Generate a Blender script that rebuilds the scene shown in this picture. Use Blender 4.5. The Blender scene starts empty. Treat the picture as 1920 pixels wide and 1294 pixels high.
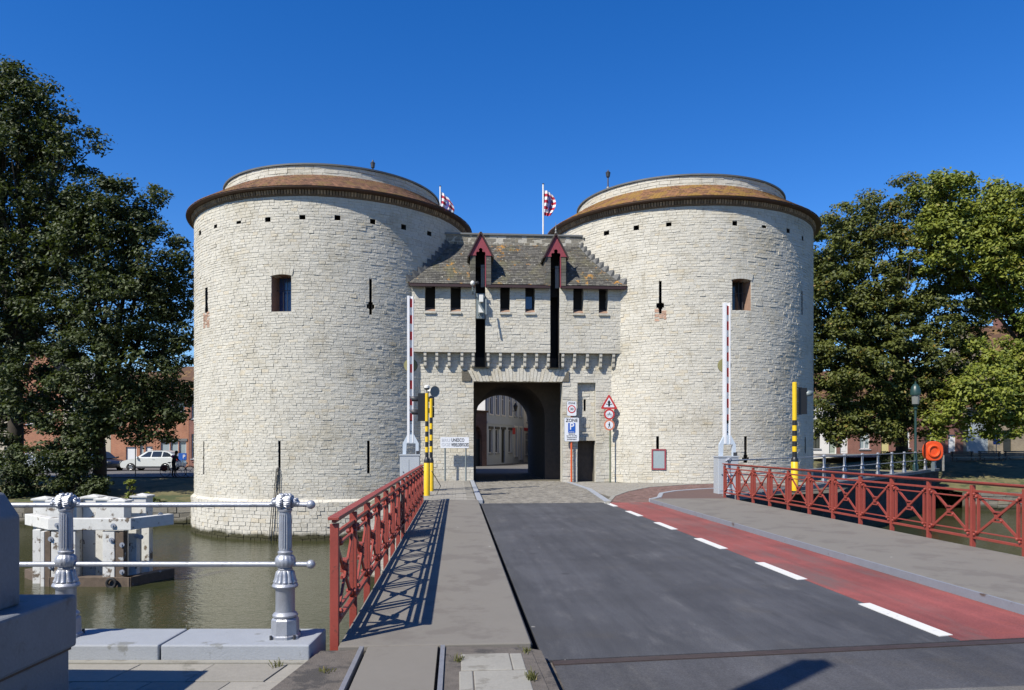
import bpy, math, random
import numpy as np
from mathutils import Vector, Matrix

# ------------------------------------------------------------------ scene, camera, light
S = bpy.context.scene
COL = S.collection
F, YAW, EYE, HX, HY = 1420.0, math.radians(4.15), 1.78, 960.0, 833.0
SN, CS = math.sin(YAW), math.cos(YAW)
SUN_AZ, SUN_EL = math.radians(49.5), math.radians(47)      # direction the shadows fall (from +Y towards +X)

cam_d = bpy.data.cameras.new('camera')
cam = bpy.data.objects.new('camera', cam_d)
COL.objects.link(cam)
cam.location = (0, 0, EYE)
cam.rotation_euler = (math.radians(90), 0, -YAW)
cam_d.sensor_width = 36
cam_d.lens = F / 1920 * 36
cam_d.shift_y = 186 / 1920
cam_d.clip_start = 0.05
cam_d.clip_end = 3000
S.camera = cam

world = bpy.data.worlds.new('World')
S.world = world
world.use_nodes = True
wn = world.node_tree
sky = wn.nodes.new('ShaderNodeTexSky')
sky.sky_type = 'NISHITA'
sky.sun_disc = False
sky.sun_elevation = SUN_EL
sky.sun_rotation = SUN_AZ + math.pi
sky.altitude = 0
sky.air_density = 1.0
sky.dust_density = 0.0
sky.ozone_density = 6.0
bg = wn.nodes['Background']
bg.inputs['Strength'].default_value = 0.100
hs = wn.nodes.new('ShaderNodeHueSaturation')      # the deep blue of a dry, clear day
hs.inputs['Saturation'].default_value = 1.29
hs.inputs['Hue'].default_value = 0.512
wn.links.new(sky.outputs[0], hs.inputs['Color'])
wn.links.new(hs.outputs[0], bg.inputs[0])

sun_d = bpy.data.lights.new('sun', 'SUN')
sun_d.energy = 5.0
sun_d.angle = math.radians(0.5)
sun_d.color = (1.0, 0.94, 0.84)
sun = bpy.data.objects.new('sun', sun_d)
COL.objects.link(sun)
sdir = Vector((math.sin(SUN_AZ) * math.cos(SUN_EL), math.cos(SUN_AZ) * math.cos(SUN_EL), -math.sin(SUN_EL)))
sun.rotation_euler = sdir.to_track_quat('-Z', 'Y').to_euler()
sun.location = (-30, -30, 60)

S.view_settings.view_transform = 'Standard'
S.view_settings.look = 'None'
S.view_settings.exposure = 0.69
S.view_settings.gamma = 1.0
S.view_settings.use_curve_mapping = False

# ------------------------------------------------------------------ helpers
R = math.radians
def CW(xc, zc, z=0.0):
    """right / forward distance from the viewpoint -> world point"""
    return Vector((xc * CS + zc * SN, -xc * SN + zc * CS, z))
def at_depth(px, py, zc):
    return CW((px - HX) / F * zc, zc, EYE - (py - HY) / F * zc)
def at_Y(px, py, Y):
    k = (px - HX) / F
    return at_depth(px, py, Y / (CS - k * SN))
def at_z(px, py, z):
    return at_depth(px, py, (EYE - z) * F / (py - HY))

def tag(o, label=None, cat=None, group=None, kind=None):
    if label: o['label'] = label
    if cat: o['category'] = cat
    if group: o['group'] = group
    if kind: o['kind'] = kind
    return o

def thing(name, label, cat, loc=(0, 0, 0), group=None, rz=0.0):
    o = bpy.data.objects.new(name, None)
    COL.objects.link(o)
    o.location = loc
    o.rotation_euler = (0, 0, rz)
    o.empty_display_size = 0.2
    return tag(o, label, cat, group)

def link(name, me, parent=None, local=False):
    o = bpy.data.objects.new(name, me)
    COL.objects.link(o)
    if parent is not None:
        o.parent = parent
        if not local:
            chain = Vector((0, 0, 0))
            q = parent
            while q is not None:
                chain += Vector(q.location)
                q = q.parent
            o.location = -chain            # the mesh is in world coordinates
            o.matrix_parent_inverse = Matrix.Identity(4)
    return o

def copy_tree(o, parent=None):
    c = o.copy()
    COL.objects.link(c)
    c.parent = parent
    for ch in list(o.children):
        copy_tree(ch, c)
    return c

class MB:
    """collects faces for one mesh"""
    def __init__(s): s.v, s.f = [], []
    def add(s, vs, fs):
        n = len(s.v)
        s.v += [tuple(p) for p in vs]
        s.f += [tuple(i + n for i in f) for f in fs]
        return s
    def box(s, x0, x1, y0, y1, z0, z1):
        return s.add([(x0,y0,z0),(x1,y0,z0),(x1,y1,z0),(x0,y1,z0),(x0,y0,z1),(x1,y0,z1),(x1,y1,z1),(x0,y1,z1)],
                     [(3,2,1,0),(4,5,6,7),(0,1,5,4),(1,2,6,5),(2,3,7,6),(3,0,4,7)])
    def hexa(s, b, t):
        """box from four bottom and four top points (counter-clockwise from above)"""
        return s.add(list(b) + list(t), [(3,2,1,0),(4,5,6,7),(0,1,5,4),(1,2,6,5),(2,3,7,6),(3,0,4,7)])
    def bar(s, p0, p1, w, h, up=(0, 0, 1)):
        p0, p1 = Vector(p0), Vector(p1)
        d = (p1 - p0).normalized()
        u = Vector(up)
        if abs(d.dot(u)) > 0.98: u = Vector((0, 1, 0))
        a = d.cross(u).normalized() * (w / 2)
        b = a.cross(d).normalized() * (h / 2)
        return s.hexa([p0 - a - b, p0 + a - b, p1 + a - b, p1 - a - b], [p0 - a + b, p0 + a + b, p1 + a + b, p1 - a + b])
    def tube(s, pts, r, n=8, cap=True):
        pts = [Vector(p) for p in pts]
        rs = r if isinstance(r, (list, tuple)) else [r] * len(pts)
        vs, fs = [], []
        ref = None
        for i, p in enumerate(pts):
            d = (pts[min(i + 1, len(pts) - 1)] - pts[max(i - 1, 0)]).normalized()
            if ref is None:
                ref = Vector((0, 0, 1)) if abs(d.z) < 0.9 else Vector((1, 0, 0))
            a = d.cross(ref).normalized()
            b = a.cross(d).normalized()
            ref = b
            for k in range(n):
                t = 2 * math.pi * k / n
                vs.append(p + a * (rs[i] * math.cos(t)) + b * (rs[i] * math.sin(t)))
        for i in range(len(pts) - 1):
            for k in range(n):
                k2 = (k + 1) % n
                fs.append((i*n + k2, i*n + k, (i+1)*n + k, (i+1)*n + k2))
        if cap:
            fs.append(tuple(range(n)))
            fs.append(tuple(reversed(range((len(pts)-1)*n, len(pts)*n))))
        return s.add(vs, fs)
    def lathe(s, prof, c=(0, 0, 0), n=16, a0=0.0):
        """prof: (radius, z) bottom to top"""
        vs, fs = [], []
        for (r, z) in prof:
            for k in range(n):
                t = 2 * math.pi * k / n + a0
                vs.append((c[0] + r * math.cos(t), c[1] + r * math.sin(t), c[2] + z))
        for i in range(len(prof) - 1):
            for k in range(n):
                k2 = (k + 1) % n
                fs.append((i*n + k, i*n + k2, (i+1)*n + k2, (i+1)*n + k))
        fs.append(tuple(reversed(range(n))))
        fs.append(tuple(range((len(prof)-1)*n, len(prof)*n)))
        return s.add(vs, fs)
    def prism(s, poly, d):
        """poly: list of 3-D points in one plane, extruded by the vector d"""
        n = len(poly)
        d = Vector(d)
        vs = [Vector(p) for p in poly] + [Vector(p) + d for p in poly]
        nrm = Vector((0, 0, 0))
        for i in range(n):
            nrm += Vector(poly[i]).cross(Vector(poly[(i + 1) % n]))
        flip = nrm.dot(d) > 0
        fs = [tuple(range(n)), tuple(range(n, 2 * n))]
        sides = [(i, (i + 1) % n, (i + 1) % n + n, i + n) for i in range(n)]
        if flip:
            fs[0] = tuple(reversed(fs[0]))
        else:
            fs[1] = tuple(reversed(fs[1]))
            sides = [tuple(reversed(q)) for q in sides]
        return s.add(vs, fs + sides)
    def ball(s, c, r, n=10, m=6, sq=(1, 1, 1)):
        prof = []
        vs, fs = [], []
        for i in range(m + 1):
            p = math.pi * i / m - math.pi / 2
            for k in range(n):
                t = 2 * math.pi * k / n
                vs.append((c[0] + r*sq[0]*math.cos(p)*math.cos(t), c[1] + r*sq[1]*math.cos(p)*math.sin(t), c[2] + r*sq[2]*math.sin(p)))
        for i in range(m):
            for k in range(n):
                k2 = (k + 1) % n
                fs.append((i*n + k, i*n + k2, (i+1)*n + k2, (i+1)*n + k))
        return s.add(vs, fs)
    def mesh(s, mat, smooth=False, name='m'):
        me = bpy.data.meshes.new(name)
        me.from_pydata(s.v, [], s.f)
        me.materials.append(M[mat] if isinstance(mat, str) else mat)
        if smooth:
            me.polygons.foreach_set('use_smooth', [True] * len(me.polygons))
            me.set_sharp_from_angle(angle=R(40))
        if not smooth: me.polygons.foreach_set('use_smooth', [False] * len(me.polygons))
        me.update()
        return me
    def build(s, name, mat, parent=None, smooth=False, local=False, bevel=0.0):
        o = link(name, s.mesh(mat, smooth, name), parent, local)
        if bevel:
            m = o.modifiers.new('bevel', 'BEVEL')
            m.width = bevel; m.segments = 2; m.limit_method = 'ANGLE'
        return o

def np_mesh(name, verts, faces, mat, tone=None, smooth=False):
    """quick mesh from numpy arrays of points and equal-sized faces"""
    me = bpy.data.meshes.new(name)
    nv, (nf, k) = len(verts), faces.shape
    me.vertices.add(nv)
    me.vertices.foreach_set('co', np.ascontiguousarray(verts, dtype=np.float32).ravel())
    me.loops.add(nf * k)
    me.loops.foreach_set('vertex_index', np.ascontiguousarray(faces, dtype=np.int32).ravel())
    me.polygons.add(nf)
    me.polygons.foreach_set('loop_start', np.arange(0, nf * k, k, dtype=np.int32))
    me.polygons.foreach_set('use_smooth', np.full(nf, smooth, dtype=bool))
    if tone is not None:
        a = me.attributes.new('tone', 'FLOAT', 'POINT')
        a.data.foreach_set('value', np.ascontiguousarray(tone, dtype=np.float32))
    me.update(calc_edges=True)
    me.materials.append(M[mat])
    return me

def text_mesh(txt, size, mat, org, right, up, out, align='CENTER', depth=0.002, sx=1.0):
    """flat lettering laid on a face; org is the centre of the line"""
    cu = bpy.data.curves.new('t', 'FONT')
    cu.body = txt; cu.size = size; cu.align_x = align; cu.align_y = 'CENTER'; cu.resolution_u = 3; cu.offset = size * 0.018
    ob = bpy.data.objects.new('t', cu)
    COL.objects.link(ob)
    dg = bpy.context.evaluated_depsgraph_get()
    me = bpy.data.meshes.new_from_object(ob.evaluated_get(dg))
    bpy.data.objects.remove(ob)
    right, up, out = Vector(right), Vector(up), Vector(out)
    for v in me.vertices:
        v.co = Vector(org) + right * (v.co.x * sx) + up * v.co.y + out * depth
    me.materials.clear()
    me.materials.append(M[mat])
    return me

# ------------------------------------------------------------------ materials
M = {}
K = 0.80          # albedo of a dry surface against its look in full sun
def k3(c): return tuple(x * K for x in c[:3])
def new_mat(name):
    m = bpy.data.materials.new(name)
    m.use_nodes = True
    M[name] = m
    nt = m.node_tree
    return m, nt, nt.nodes['Principled BSDF']
def nd(nt, typ, **kw):
    n = nt.nodes.new(typ)
    for k, v in kw.items():
        setattr(n, k, v)
    return n
def pos(nt):
    return nd(nt, 'ShaderNodeNewGeometry').outputs['Position']
def noise(nt, scale, detail=4, vec=None, rough=0.55, stretch=None):
    n = nd(nt, 'ShaderNodeTexNoise')
    n.inputs['Scale'].default_value = scale
    n.inputs['Detail'].default_value = detail
    n.inputs['Roughness'].default_value = rough
    v = vec or pos(nt)
    if stretch:
        mp = nd(nt, 'ShaderNodeMapping')
        mp.inputs['Scale'].default_value = stretch
        nt.links.new(v, mp.inputs[0])
        v = mp.outputs[0]
    nt.links.new(v, n.inputs['Vector'])
    return n.outputs['Fac']
def ramp(nt, fac, stops):
    r = nd(nt, 'ShaderNodeValToRGB')
    e = r.color_ramp.elements
    while len(e) > 1: e.remove(e[-1])
    for i, (p, c) in enumerate(stops):
        q = e[0] if i == 0 else e.new(p)
        q.position = p
        q.color = c if len(c) == 4 else (*c, 1)
    nt.links.new(fac, r.inputs[0])
    return r.outputs[0]
def mix(nt, fac, a, b, blend='MIX'):
    n = nd(nt, 'ShaderNodeMix', data_type='RGBA', blend_type=blend)
    for sock, val in ((n.inputs[0], fac), (n.inputs[6], a), (n.inputs[7], b)):
        if isinstance(val, (int, float)): sock.default_value = val
        elif isinstance(val, tuple): sock.default_value = val if len(val) == 4 else (*val, 1)
        else: nt.links.new(val, sock)
    return n.outputs[2]
def bump(nt, bsdf, height, strength, dist=0.02):
    b = nd(nt, 'ShaderNodeBump')
    b.inputs['Strength'].default_value = strength
    b.inputs['Distance'].default_value = dist
    nt.links.new(height, b.inputs['Height'])
    nt.links.new(b.outputs[0], bsdf.inputs['Normal'])
def sc(c, k): return tuple(min(1, x * k) for x in c)

def specks(nt, col, scale, size, spot, amount=0.8):
    """scattered small droppings, gum and chips: a few irregular spots of another colour"""
    v = nd(nt, 'ShaderNodeTexVoronoi')
    v.inputs['Scale'].default_value = scale
    nt.links.new(pos(nt), v.inputs['Vector'])
    w = nd(nt, 'ShaderNodeMath', operation='MULTIPLY_ADD')
    nt.links.new(noise(nt, scale * 9, 2), w.inputs[0]); w.inputs[1].default_value = size * 1.2
    nt.links.new(v.outputs['Distance'], w.inputs[2])
    sp = nd(nt, 'ShaderNodeSeparateColor'); nt.links.new(v.outputs['Color'], sp.inputs[0])
    on = nd(nt, 'ShaderNodeMath', operation='LESS_THAN'); nt.links.new(sp.outputs[0], on.inputs[0]); on.inputs[1].default_value = 0.35
    dot = nd(nt, 'ShaderNodeMath', operation='LESS_THAN'); nt.links.new(w.outputs[0], dot.inputs[0]); dot.inputs[1].default_value = size * 1.5
    m1 = nd(nt, 'ShaderNodeMath', operation='MULTIPLY'); nt.links.new(on.outputs[0], m1.inputs[0]); nt.links.new(dot.outputs[0], m1.inputs[1])
    m2 = nd(nt, 'ShaderNodeMath', operation='MULTIPLY'); nt.links.new(m1.outputs[0], m2.inputs[0]); m2.inputs[1].default_value = amount
    return mix(nt, m2.outputs[0], col, spot)

def plain(name, c, rough=0.6, metal=0.0, var=0.12, scale=3.0, b=0.15, bscale=60, tone=0.0, stain=None, sscale=1.5, sthr=0.6, spec=0.5, spots=None):
    c = k3(c); stain = k3(stain) if stain else None
    m, nt, p = new_mat(name)
    f = noise(nt, scale, 5)
    col = ramp(nt, f, [(0.3, sc(c, 1 - var)), (0.7, sc(c, 1 + var))])
    f2 = noise(nt, scale * 9, 3)
    col = mix(nt, 0.5, col, ramp(nt, f2, [(0.3, sc(c, 1 - var)), (0.7, sc(c, 1 + var))]))
    if tone:
        a = nd(nt, 'ShaderNodeAttribute', attribute_name='tone')
        col = mix(nt, 1.0, col, ramp(nt, a.outputs['Fac'], [(0, (1 - tone,) * 3), (1, (1 + tone,) * 3)]), 'MULTIPLY')
    if stain:
        sf = noise(nt, sscale, 6, rough=0.65)
        col = mix(nt, ramp(nt, sf, [(sthr, (0, 0, 0)), (sthr + 0.06, (1, 1, 1))]), col, stain)
    if spots:
        col = specks(nt, col, *spots)
    nt.links.new(col, p.inputs['Base Color'])
    p.inputs['Roughness'].default_value = rough
    p.inputs['Metallic'].default_value = metal
    p.inputs['Specular IOR Level'].default_value = spec
    if b: bump(nt, p, noise(nt, bscale, 4), b, 0.01)
    return m

def stone_mat(name, light, dark, warm, rough=0.85, tone=0.2, b=0.7):
    light, dark, warm = k3(light), k3(dark), k3(warm)
    """weathered limestone: colour of each stone from its own tone, big soft stains, grain"""
    m, nt, p = new_mat(name)
    a = nd(nt, 'ShaderNodeAttribute', attribute_name='tone')
    col = ramp(nt, a.outputs['Fac'], [(0, dark), (0.35, light), (0.8, light), (1, warm)])
    st = noise(nt, 0.5, 6, rough=0.7)
    col = mix(nt, 1.0, col, ramp(nt, st, [(0.30, (0.80, 0.765, 0.69)), (0.50, (1, 1, 1)), (0.72, (1.06, 1.04, 1.0))]), 'MULTIPLY')
    st2 = noise(nt, 1.6, 5, stretch=(1, 1, 0.25), rough=0.7)
    col = mix(nt, 1.0, col, ramp(nt, st2, [(0.27, (0.76, 0.74, 0.70)), (0.42, (1, 1, 1))]), 'MULTIPLY')
    g = noise(nt, 26, 5, rough=0.7)
    col = mix(nt, 1.0, col, ramp(nt, g, [(0.25, (0.76, 0.75, 0.72)), (0.55, (1, 1, 1))]), 'MULTIPLY')
    # algae near the water line
    sep = nd(nt, 'ShaderNodeSeparateXYZ')
    nt.links.new(pos(nt), sep.inputs[0])
    ad = nd(nt, 'ShaderNodeMath', operation='MULTIPLY_ADD')
    nt.links.new(noise(nt, 1.3, 4), ad.inputs[0])
    ad.inputs[1].default_value = -0.55
    nt.links.new(sep.outputs[2], ad.inputs[2])
    wet = nd(nt, 'ShaderNodeMapRange')
    wet.inputs[1].default_value = -2.46; wet.inputs[2].default_value = -2.28
    wet.inputs[3].default_value = 1; wet.inputs[4].default_value = 0
    nt.links.new(ad.outputs[0], wet.inputs[0])
    col = mix(nt, wet.outputs[0], col, (0.045, 0.043, 0.022))
    nt.links.new(col, p.inputs['Base Color'])
    p.inputs['Roughness'].default_value = rough
    p.inputs['Specular IOR Level'].default_value = 0.2
    bump(nt, p, noise(nt, 13, 6, rough=0.72), b, 0.035)
    return m

stone_mat('limestone', (0.60, 0.578, 0.505), (0.53, 0.508, 0.44), (0.60, 0.55, 0.44), b=0.5)
stone_mat('mortar', (0.50, 0.48, 0.42), (0.50, 0.48, 0.42), (0.50, 0.48, 0.42))
stone_mat('shaded_stone', (0.055, 0.056, 0.056), (0.035, 0.036, 0.037), (0.07, 0.068, 0.06))  # dark quay stone, the wall's full shade put into the colour
stone_mat('grey_rubble', (0.24, 0.225, 0.19), (0.15, 0.14, 0.115), (0.28, 0.25, 0.19))
plain('warm_brick', (0.42, 0.27, 0.19), 0.9, var=0.3, scale=9, b=0.4, bscale=40, tone=0.3)
plain('dark_inside', (0.03, 0.028, 0.025), 0.95, var=0.2, b=0)  # near-black standing in for the shade inside the openings
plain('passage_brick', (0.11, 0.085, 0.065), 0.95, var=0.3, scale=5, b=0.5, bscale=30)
plain('roof_tile', (0.20, 0.095, 0.038), 0.85, var=0.25, scale=6, tone=0.4, stain=(0.26, 0.145, 0.025), sscale=1.6, sthr=0.48)
plain('roof_tile_red', (0.165, 0.080, 0.040), 0.85, var=0.25, scale=6, tone=0.45, stain=(0.18, 0.105, 0.035), sscale=1.8, sthr=0.52)
plain('eave_rim', (0.075, 0.036, 0.020), 0.6, var=0.2)
plain('eave_brick', (0.27, 0.19, 0.115), 0.9, var=0.25, scale=8, tone=0.4)
plain('lead_grey', (0.17, 0.175, 0.17), 0.55, metal=0.3, var=0.15)
plain('lead_dark', (0.085, 0.087, 0.085), 0.6, metal=0.2, var=0.2)
plain('wine_paint', (0.24, 0.034, 0.048), 0.6, var=0.25, scale=8)
plain('wine_dark', (0.030, 0.010, 0.010), 0.6, var=0.25, scale=8)
plain('red_paint', (0.275, 0.050, 0.034), 0.5, var=0.16, scale=5, b=0.2, bscale=90, stain=(0.13, 0.038, 0.026), sscale=14, sthr=0.62, spots=(9.0, 0.10, (0.09, 0.035, 0.02)))
plain('silver_paint', (0.38, 0.40, 0.44), 0.46, metal=0.5, var=0.16, scale=12, b=0.25, bscale=90, stain=(0.27, 0.28, 0.30), sscale=9, sthr=0.6)
plain('block_paint', (0.155, 0.17, 0.19), 0.6, var=0.14, scale=5, b=0.2, stain=(0.11, 0.112, 0.11), sscale=2.2, sthr=0.56)
plain('box_grey', (0.40, 0.43, 0.46), 0.5, var=0.06, b=0.05)
plain('white_paint', (0.74, 0.75, 0.76), 0.5, var=0.06, b=0.05)
plain('pale_blue_paint', (0.50, 0.57, 0.64), 0.5, var=0.05, b=0.05)
plain('signal_red', (0.50, 0.030, 0.028), 0.5, var=0.12, b=0)
plain('signal_yellow', (0.78, 0.50, 0.008), 0.4, var=0.06, b=0.03)
plain('old_yellow', (0.25, 0.235, 0.10), 0.6, var=0.1, b=0)
plain('black_paint', (0.012, 0.012, 0.013), 0.45, var=0.2, b=0.05)
plain('dark_metal', (0.035, 0.037, 0.042), 0.5, var=0.2, b=0.05)
plain('lens_dark', (0.02, 0.02, 0.02), 0.2, var=0.1, b=0)
plain('sign_white', (0.72, 0.74, 0.77), 0.45, var=0.03, b=0)
plain('sign_blue', (0.012, 0.10, 0.45), 0.45, var=0.04, b=0)
plain('sign_grey_text', (0.50, 0.52, 0.55), 0.5, var=0.03, b=0)
plain('sign_orange', (0.60, 0.10, 0.025), 0.5, var=0.08, b=0)
plain('faded_orange', (0.62, 0.20, 0.11), 0.5, var=0.08, b=0)
plain('post_grey', (0.20, 0.235, 0.235), 0.5, metal=0.2, var=0.08, b=0)
plain('post_green', (0.14, 0.165, 0.10), 0.55, var=0.1, b=0)
plain('lamp_green', (0.018, 0.050, 0.045), 0.4, var=0.15, b=0)
plain('timber_white', (0.60, 0.60, 0.565), 0.75, var=0.14, scale=5, b=0.35, bscale=35, stain=(0.13, 0.10, 0.07), sscale=3.4, sthr=0.57)
plain('timber_bare', (0.11, 0.080, 0.055), 0.85, var=0.4, scale=8, b=0.5, bscale=30, stain=(0.42, 0.44, 0.44), sscale=3.0, sthr=0.62)
plain('bark', (0.045, 0.037, 0.028), 0.95, var=0.4, scale=6, b=0.8, bscale=18)
plain('flag_white', (0.72, 0.72, 0.74), 0.8, var=0.05, b=0)
plain('flag_red', (0.42, 0.012, 0.035), 0.8, var=0.08, b=0)
plain('flag_blue', (0.02, 0.028, 0.16), 0.8, var=0.08, b=0)
plain('lifebuoy_orange', (0.80, 0.085, 0.012), 0.5, var=0.05, b=0)
plain('rubber', (0.012, 0.012, 0.012), 0.8, var=0.1, b=0)
plain('rim_alloy', (0.45, 0.46, 0.48), 0.3, metal=0.8, var=0.05, b=0)
plain('skin', (0.42, 0.24, 0.17), 0.6, var=0.05, b=0)
plain('hair_dark', (0.016, 0.011, 0.008), 0.7, var=0.2, b=0)
plain('cloth_black', (0.016, 0.016, 0.020), 0.9, var=0.2, b=0)
plain('cloth_magenta', (0.42, 0.03, 0.33), 0.9, var=0.1, b=0)
plain('cloth_wine', (0.08, 0.018, 0.022), 0.9, var=0.2, b=0)
plain('lamp_glass', (0.20, 0.21, 0.20), 0.2, var=0.05, b=0)
plain('concrete', (0.27, 0.262, 0.23), 0.9, var=0.1, scale=3, b=0.3, bscale=60, stain=(0.20, 0.19, 0.16), sscale=4, sthr=0.54)
plain('paver', (0.27, 0.255, 0.22), 0.9, var=0.12, scale=2.5, b=0.3, bscale=70, tone=0.12, stain=(0.20, 0.19, 0.16), sscale=4, sthr=0.6)
plain('coping_stone', (0.30, 0.325, 0.36), 0.7, var=0.07, scale=6, b=0.25, bscale=70, stain=(0.20, 0.21, 0.21), sscale=5, sthr=0.61, spots=(3.0, 0.06, (0.50, 0.50, 0.47)))
plain('quay_cap', (0.16, 0.17, 0.18), 0.75, var=0.15, scale=6, b=0.3, stain=(0.10, 0.10, 0.09), sscale=3, sthr=0.55)
plain('rough_asphalt', (0.115, 0.10, 0.085), 0.95, var=0.35, scale=12, b=0.8, bscale=90, stain=(0.055, 0.05, 0.045), sscale=3.5, sthr=0.52)
plain('deck_grey', (0.178, 0.165, 0.142), 0.88, var=0.05, scale=1.2, b=0.35, bscale=160, stain=(0.150, 0.136, 0.118), sscale=1.4, sthr=0.52, spots=(2.2, 0.045, (0.42, 0.41, 0.38)))
plain('kerb_paint', (0.20, 0.215, 0.245), 0.7, var=0.1, scale=5, b=0.15, stain=(0.10, 0.075, 0.06), sscale=3.2, sthr=0.62)
plain('steel_rust', (0.075, 0.055, 0.048), 0.6, metal=0.4, var=0.3, scale=7, b=0.2)
plain('steel_edge', (0.30, 0.31, 0.33), 0.55, metal=0.5, var=0.15, scale=10, b=0.2, stain=(0.17, 0.07, 0.03), sscale=5, sthr=0.6)
plain('sett', (0.20, 0.185, 0.155), 0.8, var=0.2, scale=8, b=0.4, bscale=60, tone=0.35)
plain('red_paving', (0.165, 0.10, 0.085), 0.9, var=0.2, scale=8, b=0.4, bscale=60, tone=0.3)
plain('joint_earth', (0.10, 0.09, 0.065), 0.95, var=0.3, scale=6, b=0.4)
plain('verge', (0.20, 0.185, 0.12), 0.95, var=0.25, scale=4, b=0.5, bscale=50, stain=(0.15, 0.16, 0.05), sscale=2.0, sthr=0.56)
plain('grass_dry', (0.13, 0.115, 0.045), 0.95, var=0.35, scale=2.0, b=0.8, bscale=25, stain=(0.055, 0.07, 0.02), sscale=0.8, sthr=0.5)
plain('street', (0.12, 0.115, 0.11), 0.9, var=0.12, scale=2, b=0.3)
plain('white_line', (0.66, 0.66, 0.63), 0.7, var=0.06, scale=9, b=0.15, stain=(0.42, 0.41, 0.39), sscale=14, sthr=0.60)
plain('render_white', (0.74, 0.74, 0.73), 0.85, var=0.04, b=0.1)
plain('render_grey', (0.42, 0.48, 0.58), 0.85, var=0.06, b=0.1)
plain('render_cream', (0.48, 0.43, 0.33), 0.85, var=0.06, b=0.1)
plain('garage_grey', (0.33, 0.38, 0.41), 0.6, var=0.04, b=0.05)
plain('door_white', (0.70, 0.71, 0.72), 0.5, var=0.04, b=0)
plain('door_yellow', (0.56, 0.50, 0.24), 0.5, var=0.05, b=0)
plain('door_sage', (0.34, 0.39, 0.34), 0.5, var=0.05, b=0)
plain('door_dark', (0.03, 0.034, 0.03), 0.5, var=0.1, b=0)
plain('plate_white', (0.7, 0.7, 0.65), 0.5, var=0.02, b=0)
plain('tail_red', (0.45, 0.01, 0.01), 0.3, var=0.05, b=0)
plain('hedge_core_dark', (0.03, 0.028, 0.018), 0.95, var=0.2, b=0)  # near-black brown of the box filling the hedge

def glass_mat(name, c, rough=0.08):
    m, nt, p = new_mat(name)
    p.inputs['Base Color'].default_value = (*c, 1)
    p.inputs['Roughness'].default_value = rough
    p.inputs['Specular IOR Level'].default_value = 0.8
glass_mat('pane_dark', (0.02, 0.025, 0.03))
glass_mat('pane_blue', (0.03, 0.06, 0.16), 0.15)
glass_mat('pane_pale', (0.22, 0.27, 0.29), 0.15)

def paint_mat(name, c, rough=0.3):
    c = k3(c)
    m, nt, p = new_mat(name)
    p.inputs['Base Color'].default_value = (*c, 1)
    p.inputs['Roughness'].default_value = rough
    p.inputs['Coat Weight'].default_value = 0.6
    p.inputs['Coat Roughness'].default_value = 0.08
paint_mat('car_white', (0.62, 0.65, 0.64))
paint_mat('car_black', (0.016, 0.016, 0.019))
paint_mat('car_silver', (0.34, 0.38, 0.42))

def brick_mat(name, c1, c2, mortar, scale=1.0):
    c1, c2, mortar = k3(c1), k3(c2), k3(mortar)
    m, nt, p = new_mat(name)
    br = nd(nt, 'ShaderNodeTexBrick')
    br.inputs['Color1'].default_value = (*c1, 1)
    br.inputs['Color2'].default_value = (*c2, 1)
    br.inputs['Mortar'].default_value = (*mortar, 1)
    br.inputs['Scale'].default_value = scale
    br.inputs['Brick Width'].default_value = 0.22
    br.inputs['Row Height'].default_value = 0.072
    br.inputs['Mortar Size'].default_value = 0.008
    sep = nd(nt, 'ShaderNodeSeparateXYZ'); nt.links.new(pos(nt), sep.inputs[0])
    ad = nd(nt, 'ShaderNodeMath', operation='ADD')
    nt.links.new(sep.outputs[0], ad.inputs[0]); nt.links.new(sep.outputs[1], ad.inputs[1])
    cb = nd(nt, 'ShaderNodeCombineXYZ')
    nt.links.new(ad.outputs[0], cb.inputs[0]); nt.links.new(sep.outputs[2], cb.inputs[1])
    nt.links.new(cb.outputs[0], br.inputs['Vector'])
    col = mix(nt, 1.0, br.outputs['Color'], ramp(nt, noise(nt, 0.9, 5), [(0.3, (0.75,) * 3), (0.6, (1.05,) * 3)]), 'MULTIPLY')
    nt.links.new(col, p.inputs['Base Color'])
    p.inputs['Roughness'].default_value = 0.9
brick_mat('brick_orange', (0.44, 0.17, 0.085), (0.36, 0.13, 0.065), (0.36, 0.27, 0.20))
brick_mat('brick_red', (0.24, 0.085, 0.060), (0.19, 0.065, 0.048), (0.25, 0.20, 0.17))
brick_mat('brick_beige', (0.30, 0.24, 0.165), (0.24, 0.19, 0.13), (0.30, 0.27, 0.21))
brick_mat('brick_shade', (0.17, 0.075, 0.055), (0.13, 0.06, 0.045), (0.16, 0.13, 0.11))

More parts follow.
